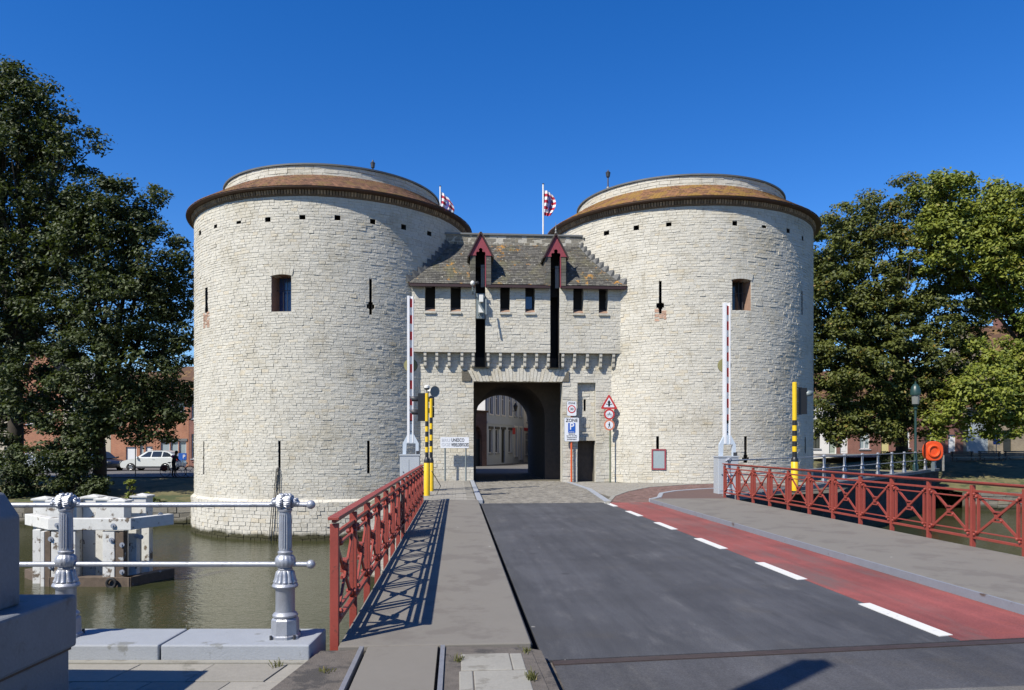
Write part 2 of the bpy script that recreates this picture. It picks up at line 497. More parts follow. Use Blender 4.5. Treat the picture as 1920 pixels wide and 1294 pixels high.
def slate_mat():
    m, nt, p = new_mat('slate')
    a = nd(nt, 'ShaderNodeAttribute', attribute_name='tone')
    col = ramp(nt, a.outputs['Fac'], [(0, (0.045, 0.043, 0.038)), (0.5, (0.072, 0.069, 0.060)), (1, (0.105, 0.10, 0.086))])
    g = noise(nt, 2.6, 8, rough=0.75)
    big = noise(nt, 0.7, 3)
    f = nd(nt, 'ShaderNodeMath', operation='MULTIPLY_ADD')
    nt.links.new(big, f.inputs[0]); f.inputs[1].default_value = 0.5; nt.links.new(g, f.inputs[2])
    col = mix(nt, ramp(nt, f.outputs[0], [(0.855, (0, 0, 0)), (0.915, (0.85, 0.85, 0.85))]), col, (0.42, 0.20, 0.02))
    g2 = noise(nt, 5.5, 6, rough=0.7)
    col = mix(nt, ramp(nt, g2, [(0.62, (0, 0, 0)), (0.66, (1, 1, 1))]), col, (0.40, 0.39, 0.34))
    g3 = noise(nt, 1.6, 5)
    col = mix(nt, ramp(nt, g3, [(0.50, (0, 0, 0)), (0.7, (0.6, 0.6, 0.6))]), col, (0.125, 0.115, 0.055))
    nt.links.new(col, p.inputs['Base Color'])
    p.inputs['Roughness'].default_value = 0.8
    bump(nt, p, noise(nt, 30, 5), 0.4, 0.02)
slate_mat()

def asphalt_mat(name, c, blotch, speck=0.35, wear=None):
    c, blotch, wear = k3(c), k3(blotch), (k3(wear) if wear else None)
    m, nt, p = new_mat(name)
    f = noise(nt, 0.55, 5, rough=0.6)
    col = ramp(nt, f, [(0.3, sc(c, 0.72)), (0.5, c), (0.72, sc(c, 1.35))])
    f2 = noise(nt, 2.3, 6, rough=0.7, stretch=(1.0, 0.35, 1))
    col = mix(nt, ramp(nt, f2, [(0.54, (0, 0, 0)), (0.72, (0.85,) * 3)]), col, blotch)
    fb = noise(nt, 0.8, 5, rough=0.7)
    col = mix(nt, ramp(nt, fb, [(0.55, (0, 0, 0)), (0.75, (0.6,) * 3)]), col, (c[0] * 1.25, c[1] * 1.1, c[2] * 0.85))
    fs_ = noise(nt, 16, 3, rough=0.6, stretch=(1, 0.25, 1))
    col = mix(nt, ramp(nt, fs_, [(0.70, (0, 0, 0)), (0.76, (0.5,) * 3)]), col, sc(c, 2.2))
    tk = noise(nt, 1.0, 4, rough=0.6, stretch=(5.0, 0.06, 1))
    col = mix(nt, 1.0, col, ramp(nt, tk, [(0.35, (0.84,) * 3), (0.5, (1,) * 3), (0.66, (1.16,) * 3)]), 'MULTIPLY')
    sp = noise(nt, 75, 3)
    col = mix(nt, 1.0, col, ramp(nt, sp, [(0.3, (1 - speck,) * 3), (0.7, (1 + speck,) * 3)]), 'MULTIPLY')
    if wear:
        f3 = noise(nt, 1.1, 6, rough=0.75, stretch=(1.6, 0.3, 1))
        col = mix(nt, ramp(nt, f3, [(0.50, (0, 0, 0)), (0.68, (0.9,) * 3)]), col, wear)
    col = specks(nt, col, 1.5, 0.035, (0.30, 0.29, 0.27), 0.7)
    col = specks(nt, col, 0.9, 0.06, (0.022, 0.022, 0.024), 0.6)
    nt.links.new(col, p.inputs['Base Color'])
    p.inputs['Roughness'].default_value = 0.75
    bump(nt, p, noise(nt, 140, 3), 0.5, 0.006)
asphalt_mat('asphalt', (0.058, 0.060, 0.066), (0.105, 0.105, 0.108), wear=(0.036, 0.038, 0.043))
asphalt_mat('asphalt_near', (0.062, 0.062, 0.066), (0.085, 0.083, 0.080))
asphalt_mat('asphalt_pale', (0.125, 0.12, 0.11), (0.15, 0.145, 0.13))
asphalt_mat('cycle_red', (0.225, 0.058, 0.050), (0.25, 0.085, 0.075), 0.3, wear=(0.135, 0.090, 0.082))

def water_mat():
    m, nt, p = new_mat('canal_water')
    f = noise(nt, 0.25, 3)
    col = ramp(nt, f, [(0.3, (0.028, 0.032, 0.012)), (0.7, (0.038, 0.040, 0.017))])
    nt.links.new(col, p.inputs['Base Color'])
    p.inputs['Roughness'].default_value = 0.03
    p.inputs['IOR'].default_value = 1.29
    a = noise(nt, 5.5, 3, stretch=(1.0, 1.7, 1))
    b = noise(nt, 1.4, 2)
    s = nd(nt, 'ShaderNodeMath', operation='MULTIPLY_ADD')
    nt.links.new(b, s.inputs[0]); s.inputs[1].default_value = 1.2; nt.links.new(a, s.inputs[2])
    bump(nt, p, s.outputs[0], 0.17, 0.10)
water_mat()

def leaf_mat(name, dark, light, yellow=None):
    m, nt, p = new_mat(name)
    a = nd(nt, 'ShaderNodeAttribute', attribute_name='tone')
    st = [(0.0, dark), (0.75, light)]
    st += [(0.95, light), (1.0, yellow)] if yellow else [(1.0, sc(light, 1.25))]
    col = ramp(nt, a.outputs['Fac'], st)
    nt.links.new(col, p.inputs['Base Color'])
    p.inputs['Roughness'].default_value = 0.55
    p.inputs['Specular IOR Level'].default_value = 0.35
    tr = nd(nt, 'ShaderNodeBsdfTranslucent')
    nt.links.new(mix(nt, 1.0, col, (1.0, 1.0, 0.45), 'MULTIPLY'), tr.inputs[0])
    ms = nd(nt, 'ShaderNodeMixShader')
    ms.inputs[0].default_value = 0.30
    nt.links.new(p.outputs[0], ms.inputs[1]); nt.links.new(tr.outputs[0], ms.inputs[2])
    nt.links.new(ms.outputs[0], nt.nodes['Material Output'].inputs[0])
leaf_mat('leaf_dark', (0.022, 0.034, 0.010), (0.060, 0.080, 0.024))
leaf_mat('leaf_olive', (0.040, 0.054, 0.011), (0.105, 0.120, 0.022), (0.20, 0.14, 0.03))
leaf_mat('leaf_bright', (0.070, 0.102, 0.012), (0.20, 0.225, 0.032), (0.20, 0.18, 0.03))
leaf_mat('grass_blade', (0.07, 0.075, 0.02), (0.13, 0.13, 0.04), (0.22, 0.17, 0.06))
# ------------------------------------------------------------------ masonry tools
rng = np.random.default_rng(7)
random.seed(11)

def grid_wall(mapfn, u0, u1, z0, z1, ops, du, d=0.0, zs=()):
    """wall face as a grid with real holes for the openings; returns an MB"""
    us = set(np.round(np.linspace(u0, u1, max(2, int((u1 - u0) / du) + 1)), 4))
    zz = {z0, z1, *zs}
    for o in ops:
        us |= {u for u in (o[0], o[1]) if u0 < u < u1}
        zz |= {z for z in (o[2], o[3]) if z0 < z < z1}
    us, zz = sorted(us), sorted(zz)
    mb = MB()
    idx = {}
    def vid(i, j):
        if (i, j) not in idx:
            idx[(i, j)] = len(mb.v)
            mb.v.append(tuple(mapfn(us[i], zz[j], d)))
        return idx[(i, j)]
    for i in range(len(us) - 1):
        for j in range(len(zz) - 1):
            uc, zc = (us[i] + us[i+1]) / 2, (zz[j] + zz[j+1]) / 2
            if any(o[0] < uc < o[1] and o[2] < zc < o[3] for o in ops): continue
            mb.f.append((vid(i, j), vid(i+1, j), vid(i+1, j+1), vid(i, j+1)))
    return mb

def reveal(mapfn, o, depth, d=0.0, back=True, mb=None, skip=()):
    mb = mb or MB()
    u0, u1, z0, z1 = o[:4]
    P = lambda u, z, q: tuple(mapfn(u, z, q))
    q = [(u0, z0), (u1, z0), (u1, z1), (u0, z1)]
    for k in range(4):
        if k in skip: continue
        a, b = q[k], q[(k + 1) % 4]
        mb.add([P(*a, d), P(*b, d), P(*b, -depth), P(*a, -depth)], [(0, 1, 2, 3)])
    if back:
        mb.add([P(*c, -depth) for c in q], [(0, 1, 2, 3)])
    return mb

def lay_stones(u0, u1, z0, z1, ops, hmin=0.095, hmax=0.15, lmin=0.16, lmax=0.42, zcut=None):
    """rows of stones as rectangles (u0, u1, z0, z1)"""
    out = []
    z = z0
    while z < z1 - 0.03:
        h = min(rng.uniform(hmin, hmax), z1 - z)
        if z1 - (z + h) < 0.06: h = z1 - z
        zc = z + h / 2
        cuts = sorted((o[0], o[1]) for o in ops if o[2] < zc < o[3])
        spans, a = [], u0
        for c0, c1 in cuts:
            if c1 <= u0 or c0 >= u1: continue
            if c0 > a: spans.append((a, c0))
            a = max(a, c1)
        if a < u1: spans.append((a, u1))
        for s0, s1 in spans:
            u = s0
            while u < s1 - 0.02:
                l = rng.uniform(lmin, lmax) * (1.35 if rng.random() < 0.08 else 1)
                if s1 - (u + l) < lmin * 0.6: l = s1 - u
                out.append((u, u + l, z, z + h))
                u += l
        z += h
    return np.array(out)

def stone_verts(mapv, st, gap=0.004, inset=0.009, proud=(-0.004, 0.009), sink=-0.012, jit=0.012):
    """16 points and 9 faces a stone: a recessed rim and a rough, proud face"""
    n = len(st)
    g = gap / 2
    a, b, c, d = st[:, 0] + g, st[:, 1] - g, st[:, 2] + g, st[:, 3] - g
    ins = np.minimum(inset, np.minimum(b - a, d - c) * 0.3)
    U = np.stack([a, a + ins, b - ins, b], 1)[:, :, None].repeat(4, 2)
    Z = np.stack([c, c + ins, d - ins, d], 1)[:, None, :].repeat(4, 1)
    D = np.full((n, 4, 4), sink)
    base = rng.uniform(*proud, n)[:, None, None]
    D[:, 1:3, 1:3] = base + rng.uniform(-0.006, 0.006, (n, 2, 2)) + 0.012 * (rng.random(n) < 0.07)[:, None, None]
    j = rng.uniform(-jit, jit, (n, 4, 4)); k = rng.uniform(-jit, jit, (n, 4, 4))
    U = U + j * np.minimum(1, ins[:, None, None] * 50); Z = Z + k * 0.7
    Z = Z + 0.012 * np.sin(U * 1.9 + Z * 3.1) + 0.008 * np.sin(U * 4.7 - Z * 5.3)
    V = mapv(U.ravel(), Z.ravel(), D.ravel())
    q = np.arange(16).reshape(4, 4)
    fs = np.array([(q[i, l], q[i+1, l], q[i+1, l+1], q[i, l+1]) for i in range(3) for l in range(3)])
    faces = (fs[None] + (np.arange(n) * 16)[:, None, None]).reshape(-1, 4)
    return V.reshape(n, 16, 3), faces, fs

def stone_tones(n):
    t = np.clip(rng.normal(0.5, 0.22, n), 0, 0.93)
    t[rng.random(n) < 0.03] = 1.0
    return t

def build_stones(mapv, st, mat, parent, singles=300, score=None, name='stone', mass='stone_facing', **kw):
    """the stones that show largest become objects of their own, the rest one mesh"""
    V, F4, fs = stone_verts(mapv, st, **kw)
    n = len(st)
    tone = stone_tones(n)
    area = (st[:, 1] - st[:, 0]) * (st[:, 3] - st[:, 2])
    if score is not None: area = area * score(st)
    order = np.argsort(-area)
    one, rest = order[:singles], order[singles:]
    for i in one:
        me = np_mesh(name, V[i], fs, mat, np.full(16, tone[i]))
        link(name, me, parent)
    if len(rest):
        Vr = V[rest].reshape(-1, 3)
        Fr = (fs[None] + (np.arange(len(rest)) * 16)[:, None, None]).reshape(-1, 4)
        o = link(mass, np_mesh(mass, Vr, Fr, mat, tone[rest].repeat(16)), parent)
        o['kind'] = 'stuff'

# ------------------------------------------------------------------ the two round towers
TR, TE, TD = 6.79, 7.14, 5.40          # wall, eave and drum radius
TOW = {'l': (-6.38, 40.2), 'r': (11.93, 40.2)}
def tower_hit(key, px, py, rad=TR):
    """where the line of sight meets the tower wall: (u along the wall, z)"""
    cx, cy = TOW[key]
    d = CW((px - HX) / F, 1.0); d.z = 0
    zc_per = 1.0
    b = d.x * cx + d.y * cy
    a = d.x ** 2 + d.y ** 2
    t = (b - math.sqrt(max(0, b * b - a * (cx * cx + cy * cy - rad * rad)))) / a
    th = math.atan2(d.x * t - cx, cy - d.y * t)
    return rad * th, EYE - (py - HY) / F * t
def op_from_px(key, x0, x1, y0, y1, wmin=0.0):
    ym = (y0 + y1) / 2
    a, b = tower_hit(key, x0, ym)[0], tower_hit(key, x1, ym)[0]
    if b - a < wmin: a, b = (a + b) / 2 - wmin / 2, (a + b) / 2 + wmin / 2
    xm = (x0 + x1) / 2
    return [a, b, tower_hit(key, xm, y1)[1], tower_hit(key, xm, y0)[1]]

def make_tower(key, label, zbase, holes, windows, keyholes, slits, tile_mat, plinth_z, patches=()):
    cx, cy = TOW[key]
    root = thing('round_tower', label, 'tower', (cx, cy, zbase), 'round gate towers')
    mp = lambda u, z, d: (cx + (TR + d) * math.sin(u / TR), cy - (TR + d) * math.cos(u / TR), z)
    mv = lambda u, z, d: np.stack([cx + (TR + d) * np.sin(u / TR), cy - (TR + d) * np.cos(u / TR), z], 1)
    ops = []
    put = [op_from_px(key, x - w / 2, x + w / 2, y - h / 2, y + h / 2, 0.2) for x, y, w, h in holes]
    win = [op_from_px(key, *w) for w in windows]
    slit_ops = []
    for x, y0, y1, w in slits:
        slit_ops.append(op_from_px(key, x - w / 2, x + w / 2, y0, y1, 0.085))
    for x, y0, y1, yc in keyholes:
        o = op_from_px(key, x - 2.5, x + 2.5, y0, y1, 0.11)
        um = (o[0] + o[1]) / 2
        zc = tower_hit(key, x, yc)[1]
        slit_ops += [o, [um - 0.10, um + 0.10, zc - 0.17, zc + 0.17], [um - 0.17, um + 0.17, zc - 0.10, zc + 0.10]]
    ops = put + win + slit_ops
    c = TR * math.pi
    zt = 12.55
    wall = grid_wall(mp, -c, c, zbase - 0.6, zt, ops, 0.42, -0.010).build('wall', 'mortar', root, smooth=True)
    rv = MB()
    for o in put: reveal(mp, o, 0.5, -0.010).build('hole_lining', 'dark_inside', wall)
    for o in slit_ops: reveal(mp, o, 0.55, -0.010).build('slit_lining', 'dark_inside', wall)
    # windows
    for o in win:
        w = MB(); reveal(mp, o, 0.75, -0.016, False, w)
        wo = w.build('window', 'warm_brick', root)
        um, hw = (o[0] + o[1]) / 2, (o[1] - o[0]) / 2
        g = MB(); g.add([mp(o[0], o[2], -0.74), mp(o[1], o[2], -0.74), mp(o[1], o[3], -0.74), mp(o[0], o[3], -0.74)], [(0, 1, 2, 3)])
        g.build('pane', 'pane_blue' if key == 'l' else 'pane_dark', wo)
        for k in range(4):
            u = o[0] + (o[1] - o[0]) * (k + 0.8) / 4.6
            MB().tube([mp(u, o[2], -0.45), mp(u, o[3], -0.45)], 0.014, 6).build('bar', 'dark_metal', wo)
        zb = o[2] + (o[3] - o[2]) * 0.62
        MB().tube([mp(o[0], zb, -0.45), mp(o[1], zb, -0.45)], 0.014, 6).build('bar', 'dark_metal', wo)
        # flat arch of upright stones over the opening, slightly rising to the middle
        nst = 7
        for k in range(nst):
            a = o[0] - 0.06 + (2 * hw + 0.12) * k / nst
            b2 = a + (2 * hw + 0.12) / nst - 0.012
            rise = lambda u: 0.07 * (1 - ((u - um) / (hw + 0.06)) ** 2)
            v = [mp(a, o[3] - 0.06 + rise(a), 0.03), mp(b2, o[3] - 0.06 + rise(b2), 0.03), mp(b2 + (b2 - um) * 0.12, o[3] + 0.24, 0.03), mp(a + (a - um) * 0.12, o[3] + 0.24, 0.03)]
            bk = [mp(a, o[3] - 0.06 + rise(a), -0.5), mp(b2, o[3] - 0.06 + rise(b2), -0.5), mp(b2 + (b2 - um) * 0.12, o[3] + 0.24, -0.5), mp(a + (a - um) * 0.12, o[3] + 0.24, -0.5)]
            ob = MB().hexa([bk[0], bk[1], v[1], v[0]], [bk[3], bk[2], v[2], v[3]]).build('arch_stone', 'limestone', wo)
            at = ob.data.attributes.new('tone', 'FLOAT', 'POINT'); at.data.foreach_set('value', [random.uniform(0.2, 0.7)] * 8)
    # stones: 230 degrees of the wall
    span = TR * R(118)
    wops = [[o[0], o[1], o[2], o[3] + (0.2 if o in win else 0)] for o in ops]
    pl = plinth_z
    for (x0, x1, y0, y1) in patches:
        o = op_from_px(key, x0, x1, y0, y1)
        pst = lay_stones(o[0], o[1], o[2], o[3], slit_ops, 0.062, 0.07, 0.16, 0.24)
        pst = pst[rng.random(len(pst)) < 0.85]
        build_stones(mv, pst, 'warm_brick', wall, 0, mass='brick_patch')
        wops.append([o[0] + 0.03, o[1] - 0.03, o[2], o[3]])
    st = lay_stones(-span, span, pl, zt, wops)
    dcam = math.hypot(cx, cy)
    ta = math.atan2(-cx, cy)
    score = lambda s: np.clip(np.cos(((s[:, 0] + s[:, 1]) / 2) / TR - ta), 0, 1) ** 2 * (s[:, 3] < 11.9)
    build_stones(mv, st, 'limestone', wall, 300, score)
    if pl > zbase:
        # battered foot standing in the water
        PR = 0.13
        mpp = lambda u, z, d: mp(u, z, d + PR)
        mvp = lambda u, z, d: mv(u, z, d + PR)
        ft = MB()
        foot = grid_wall(mpp, -c, c, zbase - 1.2, pl - 0.12, [], 0.42, -0.010)
        n0 = len(foot.v)
        ring = np.linspace(-c, c, 100)
        foot.add([mpp(u, pl - 0.12, -0.016) for u in ring] + [mp(u, pl, 0.0) for u in ring], [(i, i + 1, 101 + i, 100 + i) for i in range(99)])
        fo = foot.build('foot', 'mortar', root, smooth=True)
        st = lay_stones(-span, span, zbase - 0.5, pl - 0.12, [], 0.13, 0.2)
        build_stones(mvp, st, 'limestone', fo, 0, proud=(0.0, 0.03))
        st = lay_stones(-span, span, pl - 0.125, pl + 0.005, [], 0.13, 0.14)
        slope = lambda u, z, d: mv(u, z, d + PR * (pl - z) / 0.12)
        build_stones(slope, st, 'limestone', fo, 0, proud=(0.0, 0.012), mass='slope_stones')
    # cornice band, dentil bricks, eave, tiled ring roof, drum
    lb = MB().lathe([(TR - 0.1, zt - 0.005), (TR + 0.03, zt), (TR + 0.05, zt + 0.06), (TR + 0.04, zt + 0.08), (TR + 0.02, zt + 0.28), (TR - 0.2, zt + 0.29)], (cx, cy, 0), 120)
    lb.build('cornice', 'eave_brick', root, smooth=True)
    nd_ = 330
    verts, faces, tones = [], [], []
    for i in range(nd_):
        th = 2 * math.pi * i / nd_
        hw = 0.042 / TR
        r1 = TR + 0.13 + 0.02 * random.random()
        for (r, z) in ((TR, zt + 0.06), (r1 - 0.05, zt + 0.07), (r1, zt + 0.24), (TR, zt + 0.24)):
            for sgn in (-1, 1):
                verts.append((cx + r * math.sin(th + sgn * hw), cy - r * math.cos(th + sgn * hw), z))
        b0 = i * 8
        faces += [(b0, b0+1, b0+3, b0+2), (b0+2, b0+3, b0+5, b0+4), (b0+4, b0+5, b0+7, b0+6), (b0, b0+2, b0+4, b0+6), (b0+1, b0+7, b0+5, b0+3)]
        tones += [random.random()] * 8
    quads = np.array(faces)
    o = link('dentil_bricks', np_mesh('dentil_bricks', np.array(verts), quads, 'eave_brick', tones), root); o['kind'] = 'stuff'
    ze, zd = zt + 0.33, 13.94
    MB().lathe([(TR + 0.0, zt + 0.245), (TE - 0.03, zt + 0.28), (TE + 0.01, zt + 0.30), (TE + 0.01, ze - 0.005), (TE - 0.05, ze + 0.0), (TD - 0.1, zd - 0.02)], (cx, cy, 0), 140).build('eave', 'eave_rim', root, smooth=True)
    rows, V, T = 11, [], []
    for r in range(rows):
        f0, f1 = r / rows, (r + 1.25) / rows
        ra, rb = TE + 0.03 - (TE - TD) * f0, TE + 0.03 - (TE - TD) * min(1, f1)
        za, zb = ze + 0.035 + (zd - ze) * f0, ze + 0.02 + (zd - ze) * min(1, f1)
        nt_ = int(2 * math.pi * ra / 0.165)
        off = (r % 2) * 0.5
        for i in range(nt_):
            t0, t1 = 2 * math.pi * (i + off + 0.03) / nt_, 2 * math.pi * (i + off + 0.97) / nt_
            l1, l2 = random.uniform(0, 0.012), random.uniform(0, 0.012)
            tn = random.random()
            for (rr, t, z) in ((ra, t0, za - 0.022), (ra, t1, za - 0.022), (ra, t0, za + l1), (ra, t1, za + l2), (rb, t1, zb), (rb, t0, zb)):
                V.append((cx + rr * math.sin(t), cy - rr * math.cos(t), z))
            T += [tn] * 6
    V = np.array(V)
    nT = len(V) // 6
    fq = (np.array([(0, 1, 3, 2), (2, 3, 4, 5)])[None] + (np.arange(nT) * 6)[:, None, None]).reshape(-1, 4)
    o = link('roof_tiles', np_mesh('roof_tiles', V, fq, tile_mat, T), root); o['kind'] = 'stuff'
    # drum
    du = MB().lathe([(TD - 0.03, 13.6), (TD - 0.03, 14.42), (0.2, 14.43)], (cx, cy, 0), 100).build('drum', 'mortar', root, smooth=True)
    md = lambda u, z, d: np.stack([cx + (TD + d) * np.sin(u / TD), cy - (TD + d) * np.cos(u / TD), z], 1)
    st = lay_stones(-TD * R(125), TD * R(125), 13.88, 14.40, [], 0.17, 0.18, 0.3, 0.62)
    build_stones(md, st, 'limestone', du, 0)
    MB().lathe([(TD - 0.05, 14.40), (TD + 0.07, 14.40), (TD + 0.08, 14.47), (TD - 0.3, 14.50), (0.2, 14.5)], (cx, cy, 0), 120).build('drum_cap', 'lead_grey', root, smooth=True)
    return root

tl = make_tower('l', 'round white stone tower standing in the canal, on the left', -2.4,
    [(375, 437, 4, 8), (404, 425, 6, 8), (448, 416, 9, 9), (502, 411, 10, 10), (567, 408, 11, 10), (633, 409, 11, 10), (699, 416, 10, 10), (757, 426, 9, 10), (805, 437, 8, 10), (843, 451, 6, 10)],
    [(509, 546, 515, 584)], [(695, 523, 590, 574), (387, 537, 586, 580)],
    [(382, 828, 890, 2), (524, 827, 878, 4), (691, 826, 890, 5)], 'roof_tile_red', -0.62, [(381, 393, 586, 614)])
tr_ = make_tower('r', 'round white stone tower standing on the land, on the right', 0.0,
    [(1094, 450, 6, 7), (1137, 438, 10, 10), (1193, 427, 10, 10), (1254, 421, 10, 8), (1378, 419, 9, 9), (1433, 425, 8, 8), (1478, 433, 6, 8), (1505, 447, 3, 8)],
    [(1373, 1408, 523, 585)], [(1238, 527, 588, 573), (1398, 818, 868, 860)],
    [(1233, 818, 842, 5), (1504, 545, 592, 2), (1510, 820, 850, 2)], 'roof_tile', 0.0, [(1227, 1250, 579, 602)])

# small red framed window low on the right tower
def low_window():
    cx, cy = TOW['r']
    o = op_from_px('r', 1222, 1249, 842, 881)
    mp = lambda u, z, d: Vector((cx + (TR + d) * math.sin(u / TR), cy - (TR + d) * math.cos(u / TR), z))
    mb = MB()
    for (a, b, c, d) in ((o[0], o[0] + 0.07, o[2], o[3]), (o[1] - 0.07, o[1], o[2], o[3]), (o[0], o[1], o[2], o[2] + 0.07), (o[0], o[1], o[3] - 0.07, o[3])):
        mb.hexa([mp(a, c, 0.01), mp(a, c, 0.055), mp(b, c, 0.055), mp(b, c, 0.01)], [mp(a, d, 0.01), mp(a, d, 0.055), mp(b, d, 0.055), mp(b, d, 0.01)])
    w = mb.build('low_window', 'wine_paint', tr_)
    g = MB()
    g.hexa([mp(o[0], o[2], 0.0), mp(o[0], o[2], 0.032), mp(o[1], o[2], 0.032), mp(o[1], o[2], 0.0)], [mp(o[0], o[3], 0.0), mp(o[0], o[3], 0.032), mp(o[1], o[3], 0.032), mp(o[1], o[3], 0.0)])
    g.build('pane', 'pane_pale', w)
low_window()

# loose black cables hanging from the middle slit of the left tower
def cables():
    cx, cy = TOW['l']
    mp = lambda u, z, d: (cx + (TR + d) * math.sin(u / TR), cy - (TR + d) * math.cos(u / TR), z)
    u0, z0 = tower_hit('l', 523, 876)
    root = thing('hanging_cables', 'bundle of thin black cables hanging down the left tower into the water', 'cables', mp(u0, -2.4, 0.2))
    for k, (du, zb) in enumerate(((-0.05, -2.6), (0.0, -2.6), (0.05, -0.9), (-0.09, -2.6))):
        pts = [mp(u0 + du * 0.3, z0, 0.0), mp(u0 + du, z0 - 0.1, 0.07)]
        n = 8
        for i in range(1, n + 1):
            z = z0 - 0.1 + (zb - z0 + 0.1) * i / n
            pts.append(mp(u0 + du * (1 + i * 0.25) - 0.012 * i, z, 0.07 + (0.14 if z < -0.55 else 0)))
        MB().tube(pts, 0.016, 5).build('cable', 'black_paint', root)
cables()

# finials on top of the towers
def finials():
    p = at_depth(699, 322, 36.0)
    b = Vector((p.x, p.y, 14.5))
    r = thing('roof_lantern', 'small dark lantern on a post above the left tower roof', 'lantern', b)
    MB().tube([b, b + Vector((0, 0, 0.42))], 0.035, 6).build('post', 'dark_metal', r)
    MB().lathe([(0.05, 0.4), (0.085, 0.42), (0.11, 0.62), (0.12, 0.64), (0.04, 0.72), (0.03, 0.78), (0.0, 0.8)], b, 8).build('head', 'dark_metal', r)
    p = at_depth(1140, 345, 38.0)
    b = Vector((p.x, p.y, 13.95))
    r = thing('roof_spire', 'small slate spire with a lantern tip behind the right tower roof', 'spire', b)
    MB().lathe([(0.22, 0.0), (0.19, 0.25), (0.11, 0.6), (0.08, 0.72), (0.04, 0.76)], b, 8).build('cone', 'lead_grey', r)
    MB().tube([b + Vector((0, 0, 0.75)), b + Vector((0, 0, 1.22))], 0.035, 6).build('post', 'dark_metal', r)
    MB().lathe([(0.04, 1.2), (0.09, 1.24), (0.12, 1.42), (0.13, 1.45), (0.04, 1.54), (0.0, 1.62)], b, 8).build('head', 'dark_metal', r)
finials()
# ------------------------------------------------------------------ gatehouse between the towers
GU, GL = 34.95, 35.27          # front of the upper wall and of the lower wall
gate = thing('gatehouse', 'pale stone gatehouse with an arched passage and grey slate roof between the towers', 'gatehouse', (2.78, 36, 0))
GX0, GX1 = -2.35, 8.15
def flat(Y): return (lambda u, z, d: (u, Y - d, z)), (lambda u, z, d: np.stack([u, Y - d, z], 1))
fu, fuv = flat(GU)
fl, flv = flat(GL)
def ox(px, Y): return at_Y(px, 600, Y).x
ZE, ZC = 9.06, 6.02
slots = [[ox(892, GU), ox(910, GU), ZC - 0.01, ZE + 0.01], [ox(1032, GU), ox(1049, GU), ZC - 0.01, ZE + 0.01]]
wins = []
for a, b in ((797, 816), (845, 864), (938, 956), (985, 1003), (1075, 1094), (1123, 1140)):
    wins.append([ox(a, GU), ox(b, GU), 7.86, ZE + 0.01])
up = grid_wall(fu, GX0, GX1, ZC, ZE, slots + wins, 1.0, -0.010).build('upper_wall', 'mortar', gate)
st = lay_stones(GX0, GX1, ZC + 0.12, ZE - 0.04, slots + wins, 0.11, 0.155)
build_stones(fuv, st, 'limestone', up, 150, lambda s: ((s[:, 0] > -1.9) & (s[:, 1] < 7.6)) * 1.0)
for o in wins:
    w = MB(); reveal(fu, o, 0.62, -0.010, False, w, skip=(2,))
    wo = w.build('window', 'limestone', gate)
    MB().box(o[0], o[1], GU + 0.55, GU + 0.6, o[2], ZE).build('shade_sheet', 'dark_inside', wo)  # dark sheet painted as the shade inside the opening
    if 2 < o[0] < 4.2:
        MB().box(o[0] + 0.05, o[1] - 0.09, GU + 0.50, GU + 0.53, o[2] + 0.28, ZE - 0.35).build('pane', 'pane_blue', wo)
    MB().hexa([(o[0], GU + 0.03, o[2]), (o[1], GU + 0.03, o[2]), (o[1], GU + 0.55, o[2]), (o[0], GU + 0.55, o[2])],
              [(o[0], GU + 0.03, o[2] + 0.06), (o[1], GU + 0.03, o[2] + 0.06), (o[1], GU + 0.55, o[2] + 0.30), (o[0], GU + 0.55, o[2] + 0.30)]).build('brick_sill', 'warm_brick', wo)
    MB().box(o[0] - 0.03, o[1] + 0.03, GU - 0.075, GU + 0.03, o[2] - 0.08, o[2] + 0.005).build('sill', 'limestone', wo)
sl = MB()
for o in slots:
    oo = [o[0], o[1], 5.36, ZE + 0.9]
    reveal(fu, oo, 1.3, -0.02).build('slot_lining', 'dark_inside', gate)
# ledge and soffit of the upper wall, corbels below
segs = [(GX0, slots[0][0]), (slots[0][1], slots[1][0]), (slots[1][1], GX1)]
for a, b in segs:
    MB().box(a + 0.002, b - 0.002, GU - 0.02, GL + 0.1, ZC, ZC + 0.115).build('ledge', 'limestone', gate)
def corbel_profile():
    p = [(0.02, 0.0)]
    for i, (dep, z0, z1) in enumerate(((0.31, 0.0, -0.23), (0.26, -0.23, -0.46), (0.21, -0.46, -0.69))):
        for k in range(6):
            t = math.pi / 2 * k / 5
            p.append((-dep + 0.08 - 0.08 * math.cos(t), z0 + (z1 - z0) * (0.45 + 0.5 * math.sin(t))) if k else (-dep, z0))
    p.append((0.02, -0.69))
    return p
prof = corbel_profile()
for px in (797, 819, 842, 866, 887, 915, 938, 961, 984, 1006, 1028, 1055, 1077, 1101, 1126, 1150):
    x = ox(px, GL - 0.2)
    me = MB().prism([(x - 0.062, GL + y, ZC + z) for y, z in prof], (0.125, 0, 0))
    me.build('corbel', 'limestone', gate)
# lower wall
OPEN = [0.77, 4.93, -0.3, 4.71]
slots_l = [[o[0], o[1], 5.36, ZC + 0.2] for o in slots]
niche = [ox(1083, GL), ox(1117, GL), 0.0, 4.72]
slit = [ox(1096, GL), ox(1100, GL), 3.35, 3.95]
lower = grid_wall(fl, GX0, GX1, -0.3, ZC + 0.1, [OPEN, niche] + slots_l, 1.0, -0.010).build('lower_wall', 'mortar', gate)
